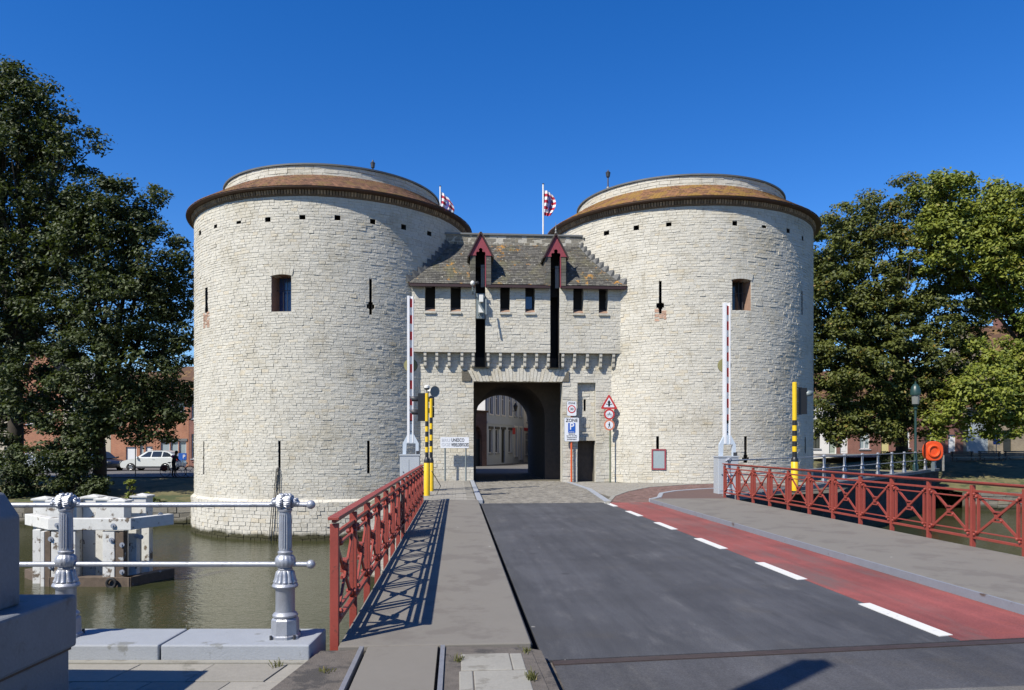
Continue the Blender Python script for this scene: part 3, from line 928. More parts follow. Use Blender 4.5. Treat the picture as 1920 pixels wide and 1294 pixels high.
# flat arch of wedge stones over the passage
ax0, ax1, az0, az1 = OPEN[0] - 0.02, OPEN[1] - 0.02, 4.71, 5.33
arch_op = [ax0 - 0.25, ax1 + 0.25, az0, az1]
st = lay_stones(GX0, GX1, 0.0, ZC - 0.02, [OPEN, niche, arch_op] + slots_l, 0.11, 0.165)
build_stones(flv, st, 'limestone', lower, 150, lambda s: ((s[:, 0] > -1.7) & (s[:, 1] < 7.3)) * 1.0)
nv = 27
for k in range(nv):
    a, b = k / nv, (k + 1) / nv
    xb0, xb1 = ax0 + (ax1 - ax0) * a, ax0 + (ax1 - ax0) * b
    xt0, xt1 = ax0 - 0.25 + (ax1 - ax0 + 0.5) * a, ax0 - 0.25 + (ax1 - ax0 + 0.5) * b
    rise = lambda t: 0.10 * (1 - (2 * t - 1) ** 2)
    pr = GL - 0.045 - random.uniform(0, 0.025)
    g = 0.007
    zt_ = az1 - 0.12 + rise(a) + random.uniform(-0.02, 0.03)
    zt2 = az1 - 0.12 + rise(b) + random.uniform(-0.02, 0.03)
    ob = MB().hexa([(xb0 + g, pr, az0 + random.uniform(-0.015, 0.01)), (xb1 - g, pr, az0 + random.uniform(-0.015, 0.01)), (xb1 - g, GL + 0.6, az0), (xb0 + g, GL + 0.6, az0)],
              [(xt0 + g, pr, zt_), (xt1 - g, pr, zt2), (xt1 - g, GL + 0.6, az1), (xt0 + g, GL + 0.6, az1)]).build('wedge_stone', 'limestone', gate)
    at = ob.data.attributes.new('tone', 'FLOAT', 'POINT'); at.data.foreach_set('value', [random.uniform(0.4, 1.0)] * 8)
for px in (875, 1059):
    x = ox(px, GL)
    MB().box(x - 0.22, x + 0.2, GL - 0.05, GL + 0.1, 4.72, 5.2).build('spring_stone', 'grey_rubble', gate)
# niche with a walled-up doorway
nb = MB(); reveal(fl, niche, 0.24, -0.010, False, nb)
nb.build('niche_lining', 'limestone', gate)
door = [niche[0] + 0.05, niche[1] - 0.02, 0.0, 1.95]
fn, fnv = flat(GL + 0.24)
nw = grid_wall(fn, niche[0], niche[1], 0, 4.72, [door, slit], 1.0, -0.010).build('niche_wall', 'mortar', gate)
st = lay_stones(niche[0], niche[1], 0.0, 4.72, [door, slit], 0.13, 0.17)
build_stones(fnv, st, 'limestone', nw, 0)
nb = MB(); reveal(fn, door, 0.5, -0.010, False, nb); reveal(fn, slit, 0.4, -0.010).build('slit_lining', 'dark_inside', gate)
nb.build('doorway_lining', 'grey_rubble', gate)
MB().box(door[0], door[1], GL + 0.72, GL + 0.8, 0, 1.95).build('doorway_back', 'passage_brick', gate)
MB().box(niche[0] - 0.02, niche[1] + 0.02, GL + 0.12, GL + 0.26, 1.95, 2.13).build('door_lintel', 'limestone', gate)
# passage: front bay, then a round vault
ps = MB()
def quad(mb, *p): mb.add(p, [tuple(range(len(p)))])
Y0, Y1, Y2, Y3 = GL, GL + 0.7, 38.2, 47.5
for x in (OPEN[0], OPEN[1]):
    quad(ps, (x, Y0, -0.1), (x, Y1, -0.1), (x, Y1, 4.71), (x, Y0, 4.71))
ps.build('gate_jamb', 'limestone', gate)
ps = MB()
quad(ps, (OPEN[0], Y1, 4.71), (OPEN[1], Y1, 4.71), (OPEN[1], Y1, 5.9), (OPEN[0], Y1, 5.9))
for x in (0.3, 5.6):
    quad(ps, (x, Y1, -0.1), (x, Y2, -0.1), (x, Y2, 5.9), (x, Y1, 5.9))
quad(ps, (0.3, Y1, -.1), (OPEN[0], Y1, -.1), (OPEN[0], Y1, 5.9), (0.3, Y1, 5.9))
quad(ps, (OPEN[1], Y1, -.1), (5.6, Y1, -.1), (5.6, Y1, 5.9), (OPEN[1], Y1, 5.9))
quad(ps, (0.3, Y1, 5.9), (5.6, Y1, 5.9), (5.6, Y2, 5.9), (0.3, Y2, 5.9))
XA, XB, ZS = 0.95, 4.45, 3.10
RA = (XB - XA) / 2
arc = [(XA, -0.1)] + [((XA + XB) / 2 - RA * math.cos(math.pi * k / 24), ZS + RA * math.sin(math.pi * k / 24)) for k in range(25)] + [(XB, -0.1)]
def arch_wall(mb, Y, x0, x1, ztop):
    outer = [(x0, -0.1)]
    n = len(arc)
    for i, (x, z) in enumerate(arc):
        t = i / (n - 1)
        outer.append(None)
    o2 = []
    for i, (x, z) in enumerate(arc):
        if i == 0: o2.append((x0, -0.1))
        elif i == n - 1: o2.append((x1, -0.1))
        else:
            k = (i - 1) / (n - 3)
            if k < 0.25: o2.append((x0, ZS + (ztop - ZS) * k / 0.25))
            elif k > 0.75: o2.append((x1, ztop + (ZS - ztop) * (k - 0.75) / 0.25))
            else: o2.append((x0 + (x1 - x0) * (k - 0.25) / 0.5, ztop))
    for i in range(n - 1):
        quad(mb, (arc[i][0], Y, arc[i][1]), (arc[i+1][0], Y, arc[i+1][1]), (o2[i+1][0], Y, o2[i+1][1]), (o2[i][0], Y, o2[i][1]))
arch_wall(ps, Y2, 0.3, 5.6, 5.9)
for i in range(len(arc) - 1):
    (xa, za), (xb, zb) = arc[i], arc[i + 1]
    quad(ps, (xa, Y2, za), (xa, Y3, za), (xb, Y3, zb), (xb, Y2, zb))
arch_wall(ps, Y3, GX0, GX1, 9.0)
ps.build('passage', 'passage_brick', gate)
# lean-to slate roof with lead steps, wall behind
RY0, RZ0, RY1, RZ1 = GU - 0.28, ZE + 0.05, 36.75, 11.48
for a, b, c_, d_ in ((GX0 + .2, 1.08 - .27, 1.08 - .27, -3.3), (1.08 + .27, 4.535 - .27, 4.535 - .27, 1.08 + .27), (4.535 + .27, 7.85, 8.9, 4.535 + .27)):
    MB().hexa([(a, RY0, RZ0 - 0.10), (b, RY0, RZ0 - 0.10), (c_, RY1, RZ1 - 0.12), (d_, RY1, RZ1 - 0.12)],
              [(a, RY0, RZ0 - 0.02), (b, RY0, RZ0 - 0.02), (c_, RY1, RZ1 - 0.02), (d_, RY1, RZ1 - 0.02)]).build('roof_base', 'wine_dark', gate)
for xc in (1.08, 4.535):
    k = 0.55
    MB().hexa([(xc - .27, RY0 + (RY1 - RY0) * k, RZ0 + (RZ1 - RZ0) * k - .1), (xc + .27, RY0 + (RY1 - RY0) * k, RZ0 + (RZ1 - RZ0) * k - .1), (xc + .27, RY1, RZ1 - .12), (xc - .27, RY1, RZ1 - .12)],
              [(xc - .27, RY0 + (RY1 - RY0) * k, RZ0 + (RZ1 - RZ0) * k - .02), (xc + .27, RY0 + (RY1 - RY0) * k, RZ0 + (RZ1 - RZ0) * k - .02), (xc + .27, RY1, RZ1 - .02), (xc - .27, RY1, RZ1 - .02)]).build('roof_base', 'wine_dark', gate)
V, T = [], []
rows = 24
sl_len = math.hypot(RY1 - RY0, RZ1 - RZ0)
nrm = Vector((0, -(RZ1 - RZ0), RY1 - RY0)).normalized()
dorm = [(1.08, 0.56), (4.535, 0.56)]
for r in range(rows):
    f0, f1 = r / rows, min(1.0, (r + 1.15) / rows)
    xl, xr = GX0 + .2 - 1.0 * f0, 7.87 + 1.0 * f0
    x = xl + (r % 2) * 0.09
    while x < xr:
        w = random.uniform(0.15, 0.20)
        a, b = x + 0.004, min(xr, x + w - 0.004)
        x += w
        if any(abs((a + b) / 2 - dx) < 0.40 for dx, _ in dorm) and f0 < 0.55: continue
        up0 = 0.020 + random.uniform(0, 0.012); up1 = 0.006
        t = random.random()
        for (xx, f, n_) in ((a, f0, -0.01), (b, f0, -0.01), (a, f0, up0), (b, f0, up0 + random.uniform(-.005, .005)), (b, f1, up1), (a, f1, up1)):
            V.append((xx, RY0 + (RY1 - RY0) * f + nrm.y * n_, RZ0 + (RZ1 - RZ0) * f + nrm.z * n_))
        T += [t] * 6
V = np.array(V)
fq = (np.array([(0, 1, 3, 2), (2, 3, 4, 5)])[None] + (np.arange(len(V) // 6) * 6)[:, None, None]).reshape(-1, 4)
o = link('roof_slates', np_mesh('roof_slates', V, fq, 'slate', T), gate); o['kind'] = 'stuff'
def roof_z(Y): return RZ0 + (RZ1 - RZ0) * (Y - RY0) / (RY1 - RY0)
def step_flashing(sgn, key):
    cx, cy = TOW[key]
    n = 10
    for k in range(n):
        y = RY0 + 0.05 + (RY1 - RY0) * k / n
        y2 = RY0 + (RY1 - RY0) * (k + 1) / n
        dx = math.sqrt(max(0, (TR + 0.05) ** 2 - (y - cy) ** 2)); dx2 = math.sqrt(max(0, (TR + 0.05) ** 2 - (y2 - cy) ** 2))
        xe, xe2 = cx - sgn * dx, cx - sgn * dx2
        z = roof_z(y); z2 = roof_z(y2)
        m = MB()
        a, b = Vector((xe, y, z)), Vector((xe2, y2, z2))
        i = Vector((-sgn * 0.14, 0, 0)); w = Vector((sgn * 0.02, 0, 0))
        h = Vector((0, 0, z2 - z + 0.16))
        m.hexa([a + i + Vector((0, 0, .02)), a + w, b + w, b + i + Vector((0, 0, .02))] if sgn > 0 else [a + w, a + i + Vector((0, 0, .02)), b + i + Vector((0, 0, .02)), b + w],
               [a + i + Vector((0, 0, .05)), a + w + h, b + w + Vector((0, 0, .16)), b + i + Vector((0, 0, .05))] if sgn > 0 else [a + w + h, a + i + Vector((0, 0, .05)), b + i + Vector((0, 0, .05)), b + w + Vector((0, 0, .16))])
        m.build('flashing', 'lead_dark', gate)
step_flashing(1, 'r')
step_flashing(-1, 'l')
for a, b in ((GX0 + 0.25, 1.08 - .26), (1.08 + .26, 4.535 - .26), (4.535 + .26, 7.8)):
    MB().box(a, b, RY0 - 0.03, RY0 + 0.05, RZ0 - 0.14, RZ0 - 0.03).build('fascia', 'wine_dark', gate)
for a, b in ((GX0 + .3, -1.15), (7.15, 7.8), (-0.62, 0.06), (0.5, 0.83), (1.33, 2.0), (2.5, 3.1), (3.55, 4.28), (4.78, 5.4), (5.9, 6.55)):
    MB().box(a, b, GU - 0.03, GU + 0.25, ZE - 0.05, ZE + 0.06).build('wall_plate', 'lead_grey', gate)
bw = MB().box(-3.3, 9.0, RY1 - 0.03, RY1 + 0.5, 10.6, 11.93).build('back_wall', 'mortar', gate)
_, fbv = flat(RY1 - 0.03)
st = lay_stones(-1.2, 6.9, RZ1 - 0.05, 11.92, [], 0.14, 0.18)
build_stones(fbv, st, 'grey_rubble', bw, 0)
MB().box(-3.3, 9.0, RY1 - 0.1, RY1 + 0.6, 11.92, 12.0).build('wall_cap', 'lead_grey', gate)
# dormers over the slots
def dormer(xc):
    hw, yF = 0.47, GU - 0.30
    zb, zw, za = ZE - 0.02, 10.42, 11.44
    r = MB()
    oz = 0.24
    # trefoil-headed opening: frame boards
    root = MB()
    def yb(z): return RY0 + (RY1 - RY0) * min(1, max(0, (z - RZ0) / (RZ1 - RZ0)))
    for s in (-1, 1):
        xa, xb_ = xc + s * oz, xc + s * hw
        x0, x1 = min(xa, xb_), max(xa, xb_)
        root.hexa([(x0, yF, zb), (x1, yF, zb), (x1, yb(zb) + .3, zb), (x0, yb(zb) + .3, zb)], [(x0, yF, zw), (x1, yF, zw), (x1, yb(zw) + .1, zw), (x0, yb(zw) + .1, zw)])
    d = root.build('dormer', 'lead_grey', gate)
    # slates on the cheeks and front posts
    n = 9
    for s in (-1, 1):
        for k in range(n):
            z0 = zb + 0.04 + (zw - zb) * k / n
            z1 = z0 + (zw - zb) / n - 0.012
            ob = MB().box(xc + s * (oz + hw) / 2 - 0.115, xc + s * (oz + hw) / 2 + 0.115, yF - 0.02 - random.uniform(0, .01), yF + 0.01, z0, z1).build('slate', 'slate', d)
            at = ob.data.attributes.new('tone', 'FLOAT', 'POINT'); at.data.foreach_set('value', [random.random()] * 8)
            yy = yb(z0)
            if yy - yF > 0.05:
                ob = MB().box(xc + s * hw - 0.012, xc + s * hw + 0.012, yF, yy, z0, z1).build('slate', 'slate', d)
                at = ob.data.attributes.new('tone', 'FLOAT', 'POINT'); at.data.foreach_set('value', [random.random()] * 8)
    for s in (1,):
        x = xc + s * (oz - 0.02)
        MB().box(x - 0.022, x + 0.022, yF - 0.035, yF + 0.03, zb - 0.05, zw).build('opening_post', 'wine_paint', d)
    # gable board with a trefoil cut
    zt = za - 0.08
    half = []
    half += [(hw + 0.03, zw - 0.02), (0.02, zt)]
    # cut outline (right side), from the bottom up
    cut = [(oz - 0.04, zw - 0.02)]
    for k in range(6):
        t = -0.2 + math.pi * 0.75 * k / 5
        cut.append((oz - 0.10 + 0.075 * math.cos(t), zw + 0.08 + 0.075 * math.sin(t)))
    for k in range(6):
        t = -0.7 + (math.pi / 2 + 0.7) * k / 5
        cut.append((0.085 * math.cos(t), zw + 0.24 + 0.085 * math.sin(t)))
    g = MB()
    for s in (-1, 1):
        outer = [(hw + 0.03 - (hw + 0.03) * i / (len(cut) - 1), zw - 0.02 + (zt - zw + 0.02) * i / (len(cut) - 1)) for i in range(len(cut))]
        for i in range(len(cut) - 1):
            a, b, c_, e = cut[i], outer[i], outer[i + 1], cut[i + 1]
            P = [(xc + s * q[0], yF - 0.055, q[1]) for q in (a, b, c_, e)]
            g.prism(P, (0, 0.05, 0))
    g.build('gable_board', 'wine_paint', d)
    # steep roof slabs
    for s in (-1, 1):
        e = Vector((xc + s * (hw + 0.09), 0, zw - 0.10)); t = Vector((xc, 0, za))
        th = Vector((s * 0.05, 0, 0.035))
        yb_e, yb_t = yb(zw - 0.1) + 0.1, yb(za) + 0.25
        q0, q1, q2, q3 = Vector((e.x, yF - 0.09, e.z)), Vector((t.x, yF - 0.09, t.z)), Vector((t.x, yb_t, t.z)), Vector((e.x, yb_e, e.z))
        m = MB().hexa([q0, q1, q2, q3] if s > 0 else [q1, q0, q3, q2], [p + th for p in ((q0, q1, q2, q3) if s > 0 else (q1, q0, q3, q2))])
        ob = m.build('dormer_roof', 'slate', d)
        at = ob.data.attributes.new('tone', 'FLOAT', 'POINT'); at.data.foreach_set('value', [0.8] * 8)
        MB().bar(q0 + Vector((s * 0.02, -0.02, 0.01)), q1 + Vector((0, -0.02, 0.02)), 0.03, 0.055).build('bargeboard', 'wine_dark', d)
    # louvre leaf standing half open inside
    MB().box(xc + 0.02, xc + oz - 0.05, yF + 0.35, yF + 0.4, zb, zw - 0.35).build('leaf', 'lead_grey', d)
    MB().box(xc - oz, xc + oz, yF + 0.95, yF + 1.0, zb - 0.3, za - 0.2).build('backing', 'dark_inside', d)
    return d, za
dormer(1.08)
d2, za = dormer(4.535)
MB().lathe([(0.05, 0), (0.07, 0.08), (0.035, 0.14), (0.05, 0.2), (0.02, 0.28), (0.012, 0.5), (0.0, 0.62)], (4.535, GU - 0.33, za - 0.02), 8).build('finial', 'lead_grey', d2)
# hidden body behind the front so that no light leaks in
MB().box(GX0, GX1, Y3 - 0.05, Y3 + 0.02, 9.0, 10.6).box(GX0, GX1, RY1 + 0.4, Y3, 10.5, 10.6).build('rear_light_block', 'lead_grey', gate)
# ------------------------------------------------------------------ water, land, bridge
def sheet(name, pts, z, mat, kind='structure', parent=None):
    m = MB()
    m.add([(p[0], p[1], z) for p in pts], [tuple(range(len(pts)))])
    o = m.build(name, mat, parent)
    if kind: o['kind'] = kind
    n = o.data.polygons[0].normal
    if n.z < 0: o.data.flip_normals()
    return o
def block(name, pts, z0, z1, mat, parent=None):
    ar = sum(pts[i][0] * pts[(i+1) % len(pts)][1] - pts[(i+1) % len(pts)][0] * pts[i][1] for i in range(len(pts)))
    if ar < 0: pts = pts[::-1]
    return MB().prism([(p[0], p[1], z0) for p in pts], (0, 0, z1 - z0)).build(name, mat, parent)

sheet('canal_bed', [(-900, -300), (900, -300), (900, 900), (-900, 900)], -4.5, 'joint_earth')
sheet('canal_water', [(-320, -40), (320, -40), (320, 140), (-320, 140)], -2.4, 'canal_water')

# land beyond the canal: shore wall, sloping grass, street level, out to the horizon
def far_land():
    cols = [(-700, 39, -1.43, -0.45), (-60, 39, -1.43, -0.45), (-9.5, 39, -1.43, -0.4), (-6, 41, -1.0, -0.3), (-2, 46, -0.3, -0.06), (16, 47, -0.3, -0.06), (26, 49, -0.8, 0.05), (28.9, 48.2, -1.3, 0.3), (33, 47.5, -1.3, 0.6), (60, 47, -1.3, 0.8), (700, 47, -1.3, 0.8)]
    xs, cc = [], []
    for i in range(len(cols) - 1):
        n = 1 if abs(cols[i][0]) > 100 or abs(cols[i+1][0]) > 100 else max(1, int((cols[i+1][0] - cols[i][0]) / 1.5))
        for k in range(n):
            t = k / n
            cc.append([a + (b - a) * t for a, b in zip(cols[i], cols[i + 1])])
    cc.append(cols[-1])
    rows = lambda c: [(c[1] + 0.6, c[2]), (c[1] + 3, c[2] * 0.65 + c[3] * 0.35), (c[1] + 6, c[2] * 0.3 + c[3] * 0.7), (c[1] + 9.5, c[3]), (66, c[3] + (0.25 if c[0] > 25 else 0)), (120, c[3]), (900, c[3])]
    m = MB()
    for c in cc:
        for (zc, z) in rows(c):
            j = random.uniform(-0.05, 0.05) if zc < 48 else 0
            m.v.append(tuple(CW(c[0] * (1 if zc < 200 else 1.6), zc, z + j)))
    nr = 7
    for i in range(len(cc) - 1):
        for k in range(nr - 1):
            m.f.append((i*nr + k, (i+1)*nr + k, (i+1)*nr + k + 1, i*nr + k + 1))
    g = m.build('ground', 'grass_dry', smooth=True); g['kind'] = 'structure'
    # shore walls of rough blocks
    def shore(name, label, x0, x1, zc, zt):
        root = thing(name, label, 'wall', CW((x0 + x1) / 2, zc, -2.4))
        mv = lambda u, z, d: np.stack([u * CS + (zc - d) * SN, -u * SN + (zc - d) * CS, z], 1)
        m = MB()
        m.hexa([CW(x0, zc, -4), CW(x1, zc, -4), CW(x1, zc + 0.7, -4), CW(x0, zc + 0.7, -4)], [CW(x0, zc, zt), CW(x1, zc, zt), CW(x1, zc + 0.7, zt), CW(x0, zc + 0.7, zt)])
        w = m.build('wall_core', 'grey_rubble', root)
        st = lay_stones(x0, x1, -2.75, zt + 0.02, [], 0.22, 0.32, 0.4, 0.9)
        build_stones(mv, st, 'grey_rubble', w, 100, lambda s: ((s[:, 0] > (-27 if x0 < 0 else 29)) & (s[:, 1] < (-14 if x0 < 0 else 33)) & (s[:, 3] > -2.3)) + 0.01, gap=0.03, jit=0.03, proud=(0, 0.06), sink=-0.05)
    shore('bank_wall', 'low rough stone bank wall at the water behind the white timber fender', -60, -9.0, 39, -1.40)
    shore('bank_wall', 'low grey stone bank wall at the water beyond the right red railing', 28.6, 70, 47.4, -1.28)
far_land()
def strip(name, a, b, c, d, mat, z=None):
    o = MB().add([a, b, c, d], [(0, 1, 2, 3)]).build(name, mat)
    o['kind'] = 'structure'
    if o.data.polygons[0].normal.z < 0: o.data.flip_normals()
    return o
strip('street_by_the_bank', CW(-200, 49.5, -0.40), CW(-8, 49.5, -0.36), CW(-8, 72, -0.36), CW(-200, 72, -0.40), 'street')
strip('street_by_the_houses', CW(26, 61.5, 0.72), CW(200, 61.5, 0.92), CW(200, 69, 1.0), CW(26, 69, 0.9), 'street')

# island in front of the gate
def LQ(zc, off=0.0):
    """point on the right quay line; off > 0 moves it over the water"""
    a = R(38.9)
    return CW(7.14 + 0.807 * (zc - 24.3) + off * math.cos(a), zc - off * math.sin(a))
isl = [(-2.7, 22.85), (8.6, 22.85), tuple(LQ(24.3)[:2]), tuple(LQ(51)[:2]), tuple(CW(27, 62)[:2]), tuple(CW(-5, 62)[:2]), (-2.7, 34)]
sheet('paved_ground', isl, -0.012, 'verge')
ab = thing('bridge_abutment', 'pale rubble abutment under the far end of the bridge', 'abutment', (3, 22.9, -2.4))
w = block('abutment_core', [(-2.7, 22.85), (8.6, 22.85), (8.88, 23.7), (8.6, 27), (-2.7, 27)], -4, -0.03, 'mortar', ab)
_, fav = flat(22.85)
st = lay_stones(-2.7, 8.6, -2.6, -0.03, [], 0.18, 0.28, 0.3, 0.6)
build_stones(fav, st, 'limestone', w, 0)
sd = lambda u, z, d: np.stack([np.full_like(u, -2.7) - d, u, z], 1)
st = lay_stones(22.85, 35.2, -2.6, -0.03, [], 0.18, 0.28, 0.3, 0.6)
MB().box(-2.7, -2.2, 27, 35.5, -4, -0.03).build('side_core', 'mortar', ab)
build_stones(sd, st, 'limestone', w, 0, mass='side_stones')
qw = thing('quay_wall', 'dark quay wall under the silver railing to the right of the bridge', 'wall', LQ(30))
a, b = LQ(24.3), LQ(51.2)
dq = (b - a).normalized(); nq = Vector((dq.y, -dq.x, 0))
MB().hexa([a - nq * 1 + Vector((0,0,-4)), a + nq * 0.0 + Vector((0,0,-4)), b + Vector((0,0,-4)), b - nq * 1 + Vector((0,0,-4))],
          [a - nq * 1 + Vector((0,0,-.03)), a + Vector((0,0,-.03)), b + Vector((0,0,-.03)), b - nq * 1 + Vector((0,0,-.03))]).build('wall_core', 'shaded_stone', qw)
qv = lambda u, z, d: np.stack([a.x + dq.x * u + nq.x * d, a.y + dq.y * u + nq.y * d, z], 1)
L = (b - a).length
st = lay_stones(0, L, -2.7, -0.03, [], 0.25, 0.36, 0.5, 1.1)
build_stones(qv, st, 'shaded_stone', qw, 60, lambda s: (s[:, 3] > -2.2) + 0.01)
n = 16
for k in range(n):
    p0, p1 = a + dq * (L * k / n + 0.01), a + dq * (L * (k + 1) / n - 0.01)
    i, o_ = -nq * 0.42, nq * 0.06
    MB().hexa([p0 + i + Vector((0,0,-.028)), p0 + o_ + Vector((0,0,-.028)), p1 + o_ + Vector((0,0,-.028)), p1 + i + Vector((0,0,-.028))],
              [p0 + i + Vector((0,0,.15)), p0 + o_ + Vector((0,0,.15)), p1 + o_ + Vector((0,0,.15)), p1 + i + Vector((0,0,.15))]).build('coping', 'quay_cap', qw, bevel=0.012)

# near quay
def yj(x): return 6.13 + 0.088 * x
near = [(-60, -40), (60, -40), (60, yj(60) - 4.5), (9.5, yj(9.5)), (0.76, yj(0.76)), (0.7, 6.30), (-1.1, 6.30), tuple(CW(-1.62, 6.05)[:2]), tuple(CW(-60, 6.05)[:2])]
MB().add([(p[0], p[1], z) for z in (-4, -0.02) for p in near], [tuple(range(len(near), 2*len(near)))] + [(i, (i+1) % len(near), (i+1) % len(near) + len(near), i + len(near)) for i in range(len(near))]).build('near_quay', 'rough_asphalt')['kind'] = 'structure'
sheet('near_road', [(0.78, -40), (60, -40), (60, yj(60) - 4.6), (9.5, yj(9.5) - 0.13), (0.78, yj(0.78) - 0.13)], -0.006, 'asphalt_near')
sheet('worn_road_patch', [(0.78, -40), (60, -40), (60, 5.25), (6, 5.35), (3.4, 5.28), (2.0, 5.12), (1.2, 4.9), (0.78, 4.8)], -0.002, 'asphalt_pale')
j = thing('expansion_joint', 'brown steel expansion joint across the road at the near end of the bridge', 'joint', (3, 6.3, 0))
MB().hexa([(0.78, yj(.78) - .13, -.05), (9.5, yj(9.5) - .13, -.05), (9.5, yj(9.5) - .02, -.05), (0.78, yj(.78) - .02, -.05)], [(0.78, yj(.78) - .13, .002), (9.5, yj(9.5) - .13, .002), (9.5, yj(9.5) - .02, .002), (0.78, yj(.78) - .02, .002)]).build('steel_plate', 'steel_rust', j)

# bridge deck
br = thing('swing_bridge', 'road bridge deck with grey footways, asphalt lane and painted kerb', 'bridge', (3.7, 14, 0))
YB0, YB1 = 6.34, 22.78
MB().hexa([(0.715, yj(.7) + .01, -0.55), (5.9, yj(5.9) + .01, -0.55), (5.9, YB1, -0.55), (0.715, YB1, -0.55)], [(0.715, yj(.7) + .01, 0), (5.9, yj(5.9) + .01, 0), (5.9, YB1, 0), (0.715, YB1, 0)]).build('road_deck', 'asphalt', br)
MB().hexa([(4.55, yj(4.6) + .012, 0), (5.895, yj(5.9) + .012, 0), (5.895, YB1 + 0.001, 0), (4.55, YB1 + .001, 0)], [(4.55, yj(4.6) + .012, 0.004), (5.895, yj(5.9) + .012, 0.004), (5.895, YB1 + .001, 0.004), (4.55, YB1 + .001, 0.004)]).build('cycle_lane', 'cycle_red', br)
for k in range(6):
    y0 = 6.70 + 2.93 * k
    y1 = min(y0 + 1.42, YB1 - 0.02)
    MB().hexa([(4.45, y0, 0.0005), (4.60, y0 + .03, 0.0005), (4.60, y1 + .03, 0.0005), (4.45, y1, 0.0005)], [(4.45, y0, 0.008), (4.60, y0 + .03, 0.008), (4.60, y1 + .03, 0.008), (4.45, y1, 0.008)]).build('lane_dash', 'white_line', br)
MB().box(-0.98, 0.622, YB0, YB1, -0.35, 0.11).build('footway', 'deck_grey', br, bevel=0.01)
MB().box(5.915, 8.40, 6.7, YB1 + 0.1, -0.35, 0.11).build('footway', 'deck_grey', br, bevel=0.008)
MB().box(5.87, 5.913, 6.7, YB1, 0.005, 0.104).build('kerb_plate', 'kerb_paint', br)
MB().box(-0.93, -0.80, YB0 + .1, YB1 - .05, -0.95, -0.36).box(8.2, 8.33, 6.7, YB1 - .05, -0.95, -0.36).box(2, 2.2, YB0 + .3, YB1 - .05, -0.95, -0.56).box(5, 5.2, YB0 + .4, YB1 - .05, -0.95, -0.56).build('girders', 'dark_metal', br)
MB().box(0.624, 0.634, YB0 + .02, YB1 - .03, -0.3, 0.09).build('edge_plate', 'dark_metal', br)
# steel plate of the footway running back over the near quay, with patched surfaces beside it
pf = thing('footway_plate', 'grey footway plate on the near quay between two dark slots', 'plate', (-0.45, 5, 0))
MB().box(-0.735, -0.16, -3, YB0 - 0.01, -0.1, 0.106).build('plate', 'deck_grey', pf)
MB().box(-0.80, -0.765, 2.5, YB0 - 0.03, -0.05, 0.118).build('edge_strip', 'steel_edge', pf)
MB().box(-0.135, -0.10, 2.5, YB0 - 0.03, -0.05, 0.116).build('edge_strip', 'steel_edge', pf)
MB().hexa([(-0.098, 2, -.1), (0.70, 2, -.1), (0.62, 6.26, -.1), (-0.098, YB0 - .03, -.1)], [(-0.098, 2, .1), (0.70, 2, .1), (0.60, 6.24, .1), (-0.098, YB0 - .03, .1)]).build('patched_footway', 'rough_asphalt')['kind'] = 'structure'
MB().hexa([(-1.85, 2, -.1), (-0.802, 2, -.1), (-0.802, YB0 - .03, -.1), (-1.3, YB0 - .03, -.1)], [(-1.85, 2, .085), (-0.802, 2, .085), (-0.802, YB0 - .03, .085), (-1.12, YB0 - .03, .085)]).build('patched_footway', 'rough_asphalt')['kind'] = 'structure'
for k, (x0, x1, y0, y1) in enumerate(((0.03, 0.415, 5.62, 6.06), (0.42, 0.515, 5.62, 6.05), (0.015, 0.115, 5.13, 5.60), (0.122, 0.52, 5.13, 5.60), (0.015, 0.40, 4.6, 5.12), (0.405, 0.52, 4.6, 5.12))):
    MB().box(x0, x1, y0, y1, 0.02, 0.107).build('cover_slab', 'concrete', pf, bevel=0.008)
MB().hexa([(0.63, 4, -.1), (0.74, 4, -.1), (0.70, 6.22, -.1), (0.60, 6.24, -.1)], [(0.64, 4, .09), (0.72, 4, .085), (0.69, 6.2, .085), (0.605, 6.23, .09)]).build('worn_kerb', 'rough_asphalt')['kind'] = 'structure'

# coping with the foreground railing, pavers in front
cp = thing('quay_coping', 'blue-grey coping stones below the silver railing in the left foreground', 'coping', CW(-3, 6.3, 0))
for x0, x1 in ((-6.4, -4.62), (-4.61, -2.83), (-2.82, -1.62)):
    c = [CW(x0 + .004, 6.07), CW(x1 - .004, 6.07), CW(x1 - .004, 6.62), CW(x0 + .004, 6.62)]
    MB().hexa([p + Vector((0, 0, -.5)) for p in c], [p + Vector((0, 0, .17)) for p in c]).build('coping_block', 'coping_stone', cp, bevel=0.012)
c = [CW(-6.4, 5.99), CW(-1.45, 5.99), CW(-1.45, 6.066), CW(-6.4, 6.066)]
MB().hexa([p + Vector((0, 0, -.1)) for p in c], [p + Vector((0, 0, .052)) for p in c]).build('edging', 'concrete', cp)
pv = sheet('footpath', [CW(-6.4, 2.5), CW(-1.3, 2.5), CW(-1.3, 5.985), CW(-6.4, 5.985)], 0.03, 'joint_earth')
for r in range(4):
    for k in range(9):
        x0 = -6.4 + k * 0.58 + (r % 2) * 0.29 ; x1 = min(x0 + 0.572, -1.3)
        if x1 - x0 < 0.1: continue
        z0, z1 = 5.98 - (r + 1) * 0.44, 5.972 - r * 0.44
        sk = 0.05
        zt = 0.046 + random.uniform(-0.003, 0.003)
        cc = [CW(x0 - sk, z0), CW(x1 - sk, z0), CW(x1, z1), CW(x0, z1)]
        ob = MB().hexa([p + Vector((0, 0, .02)) for p in cc], [p + Vector((0, 0, zt)) for p in cc]).build('paver', 'paver', pv, bevel=0.004)
        at = ob.data.attributes.new('tone', 'FLOAT', 'POINT'); at.data.foreach_set('value', [random.random()] * 8)

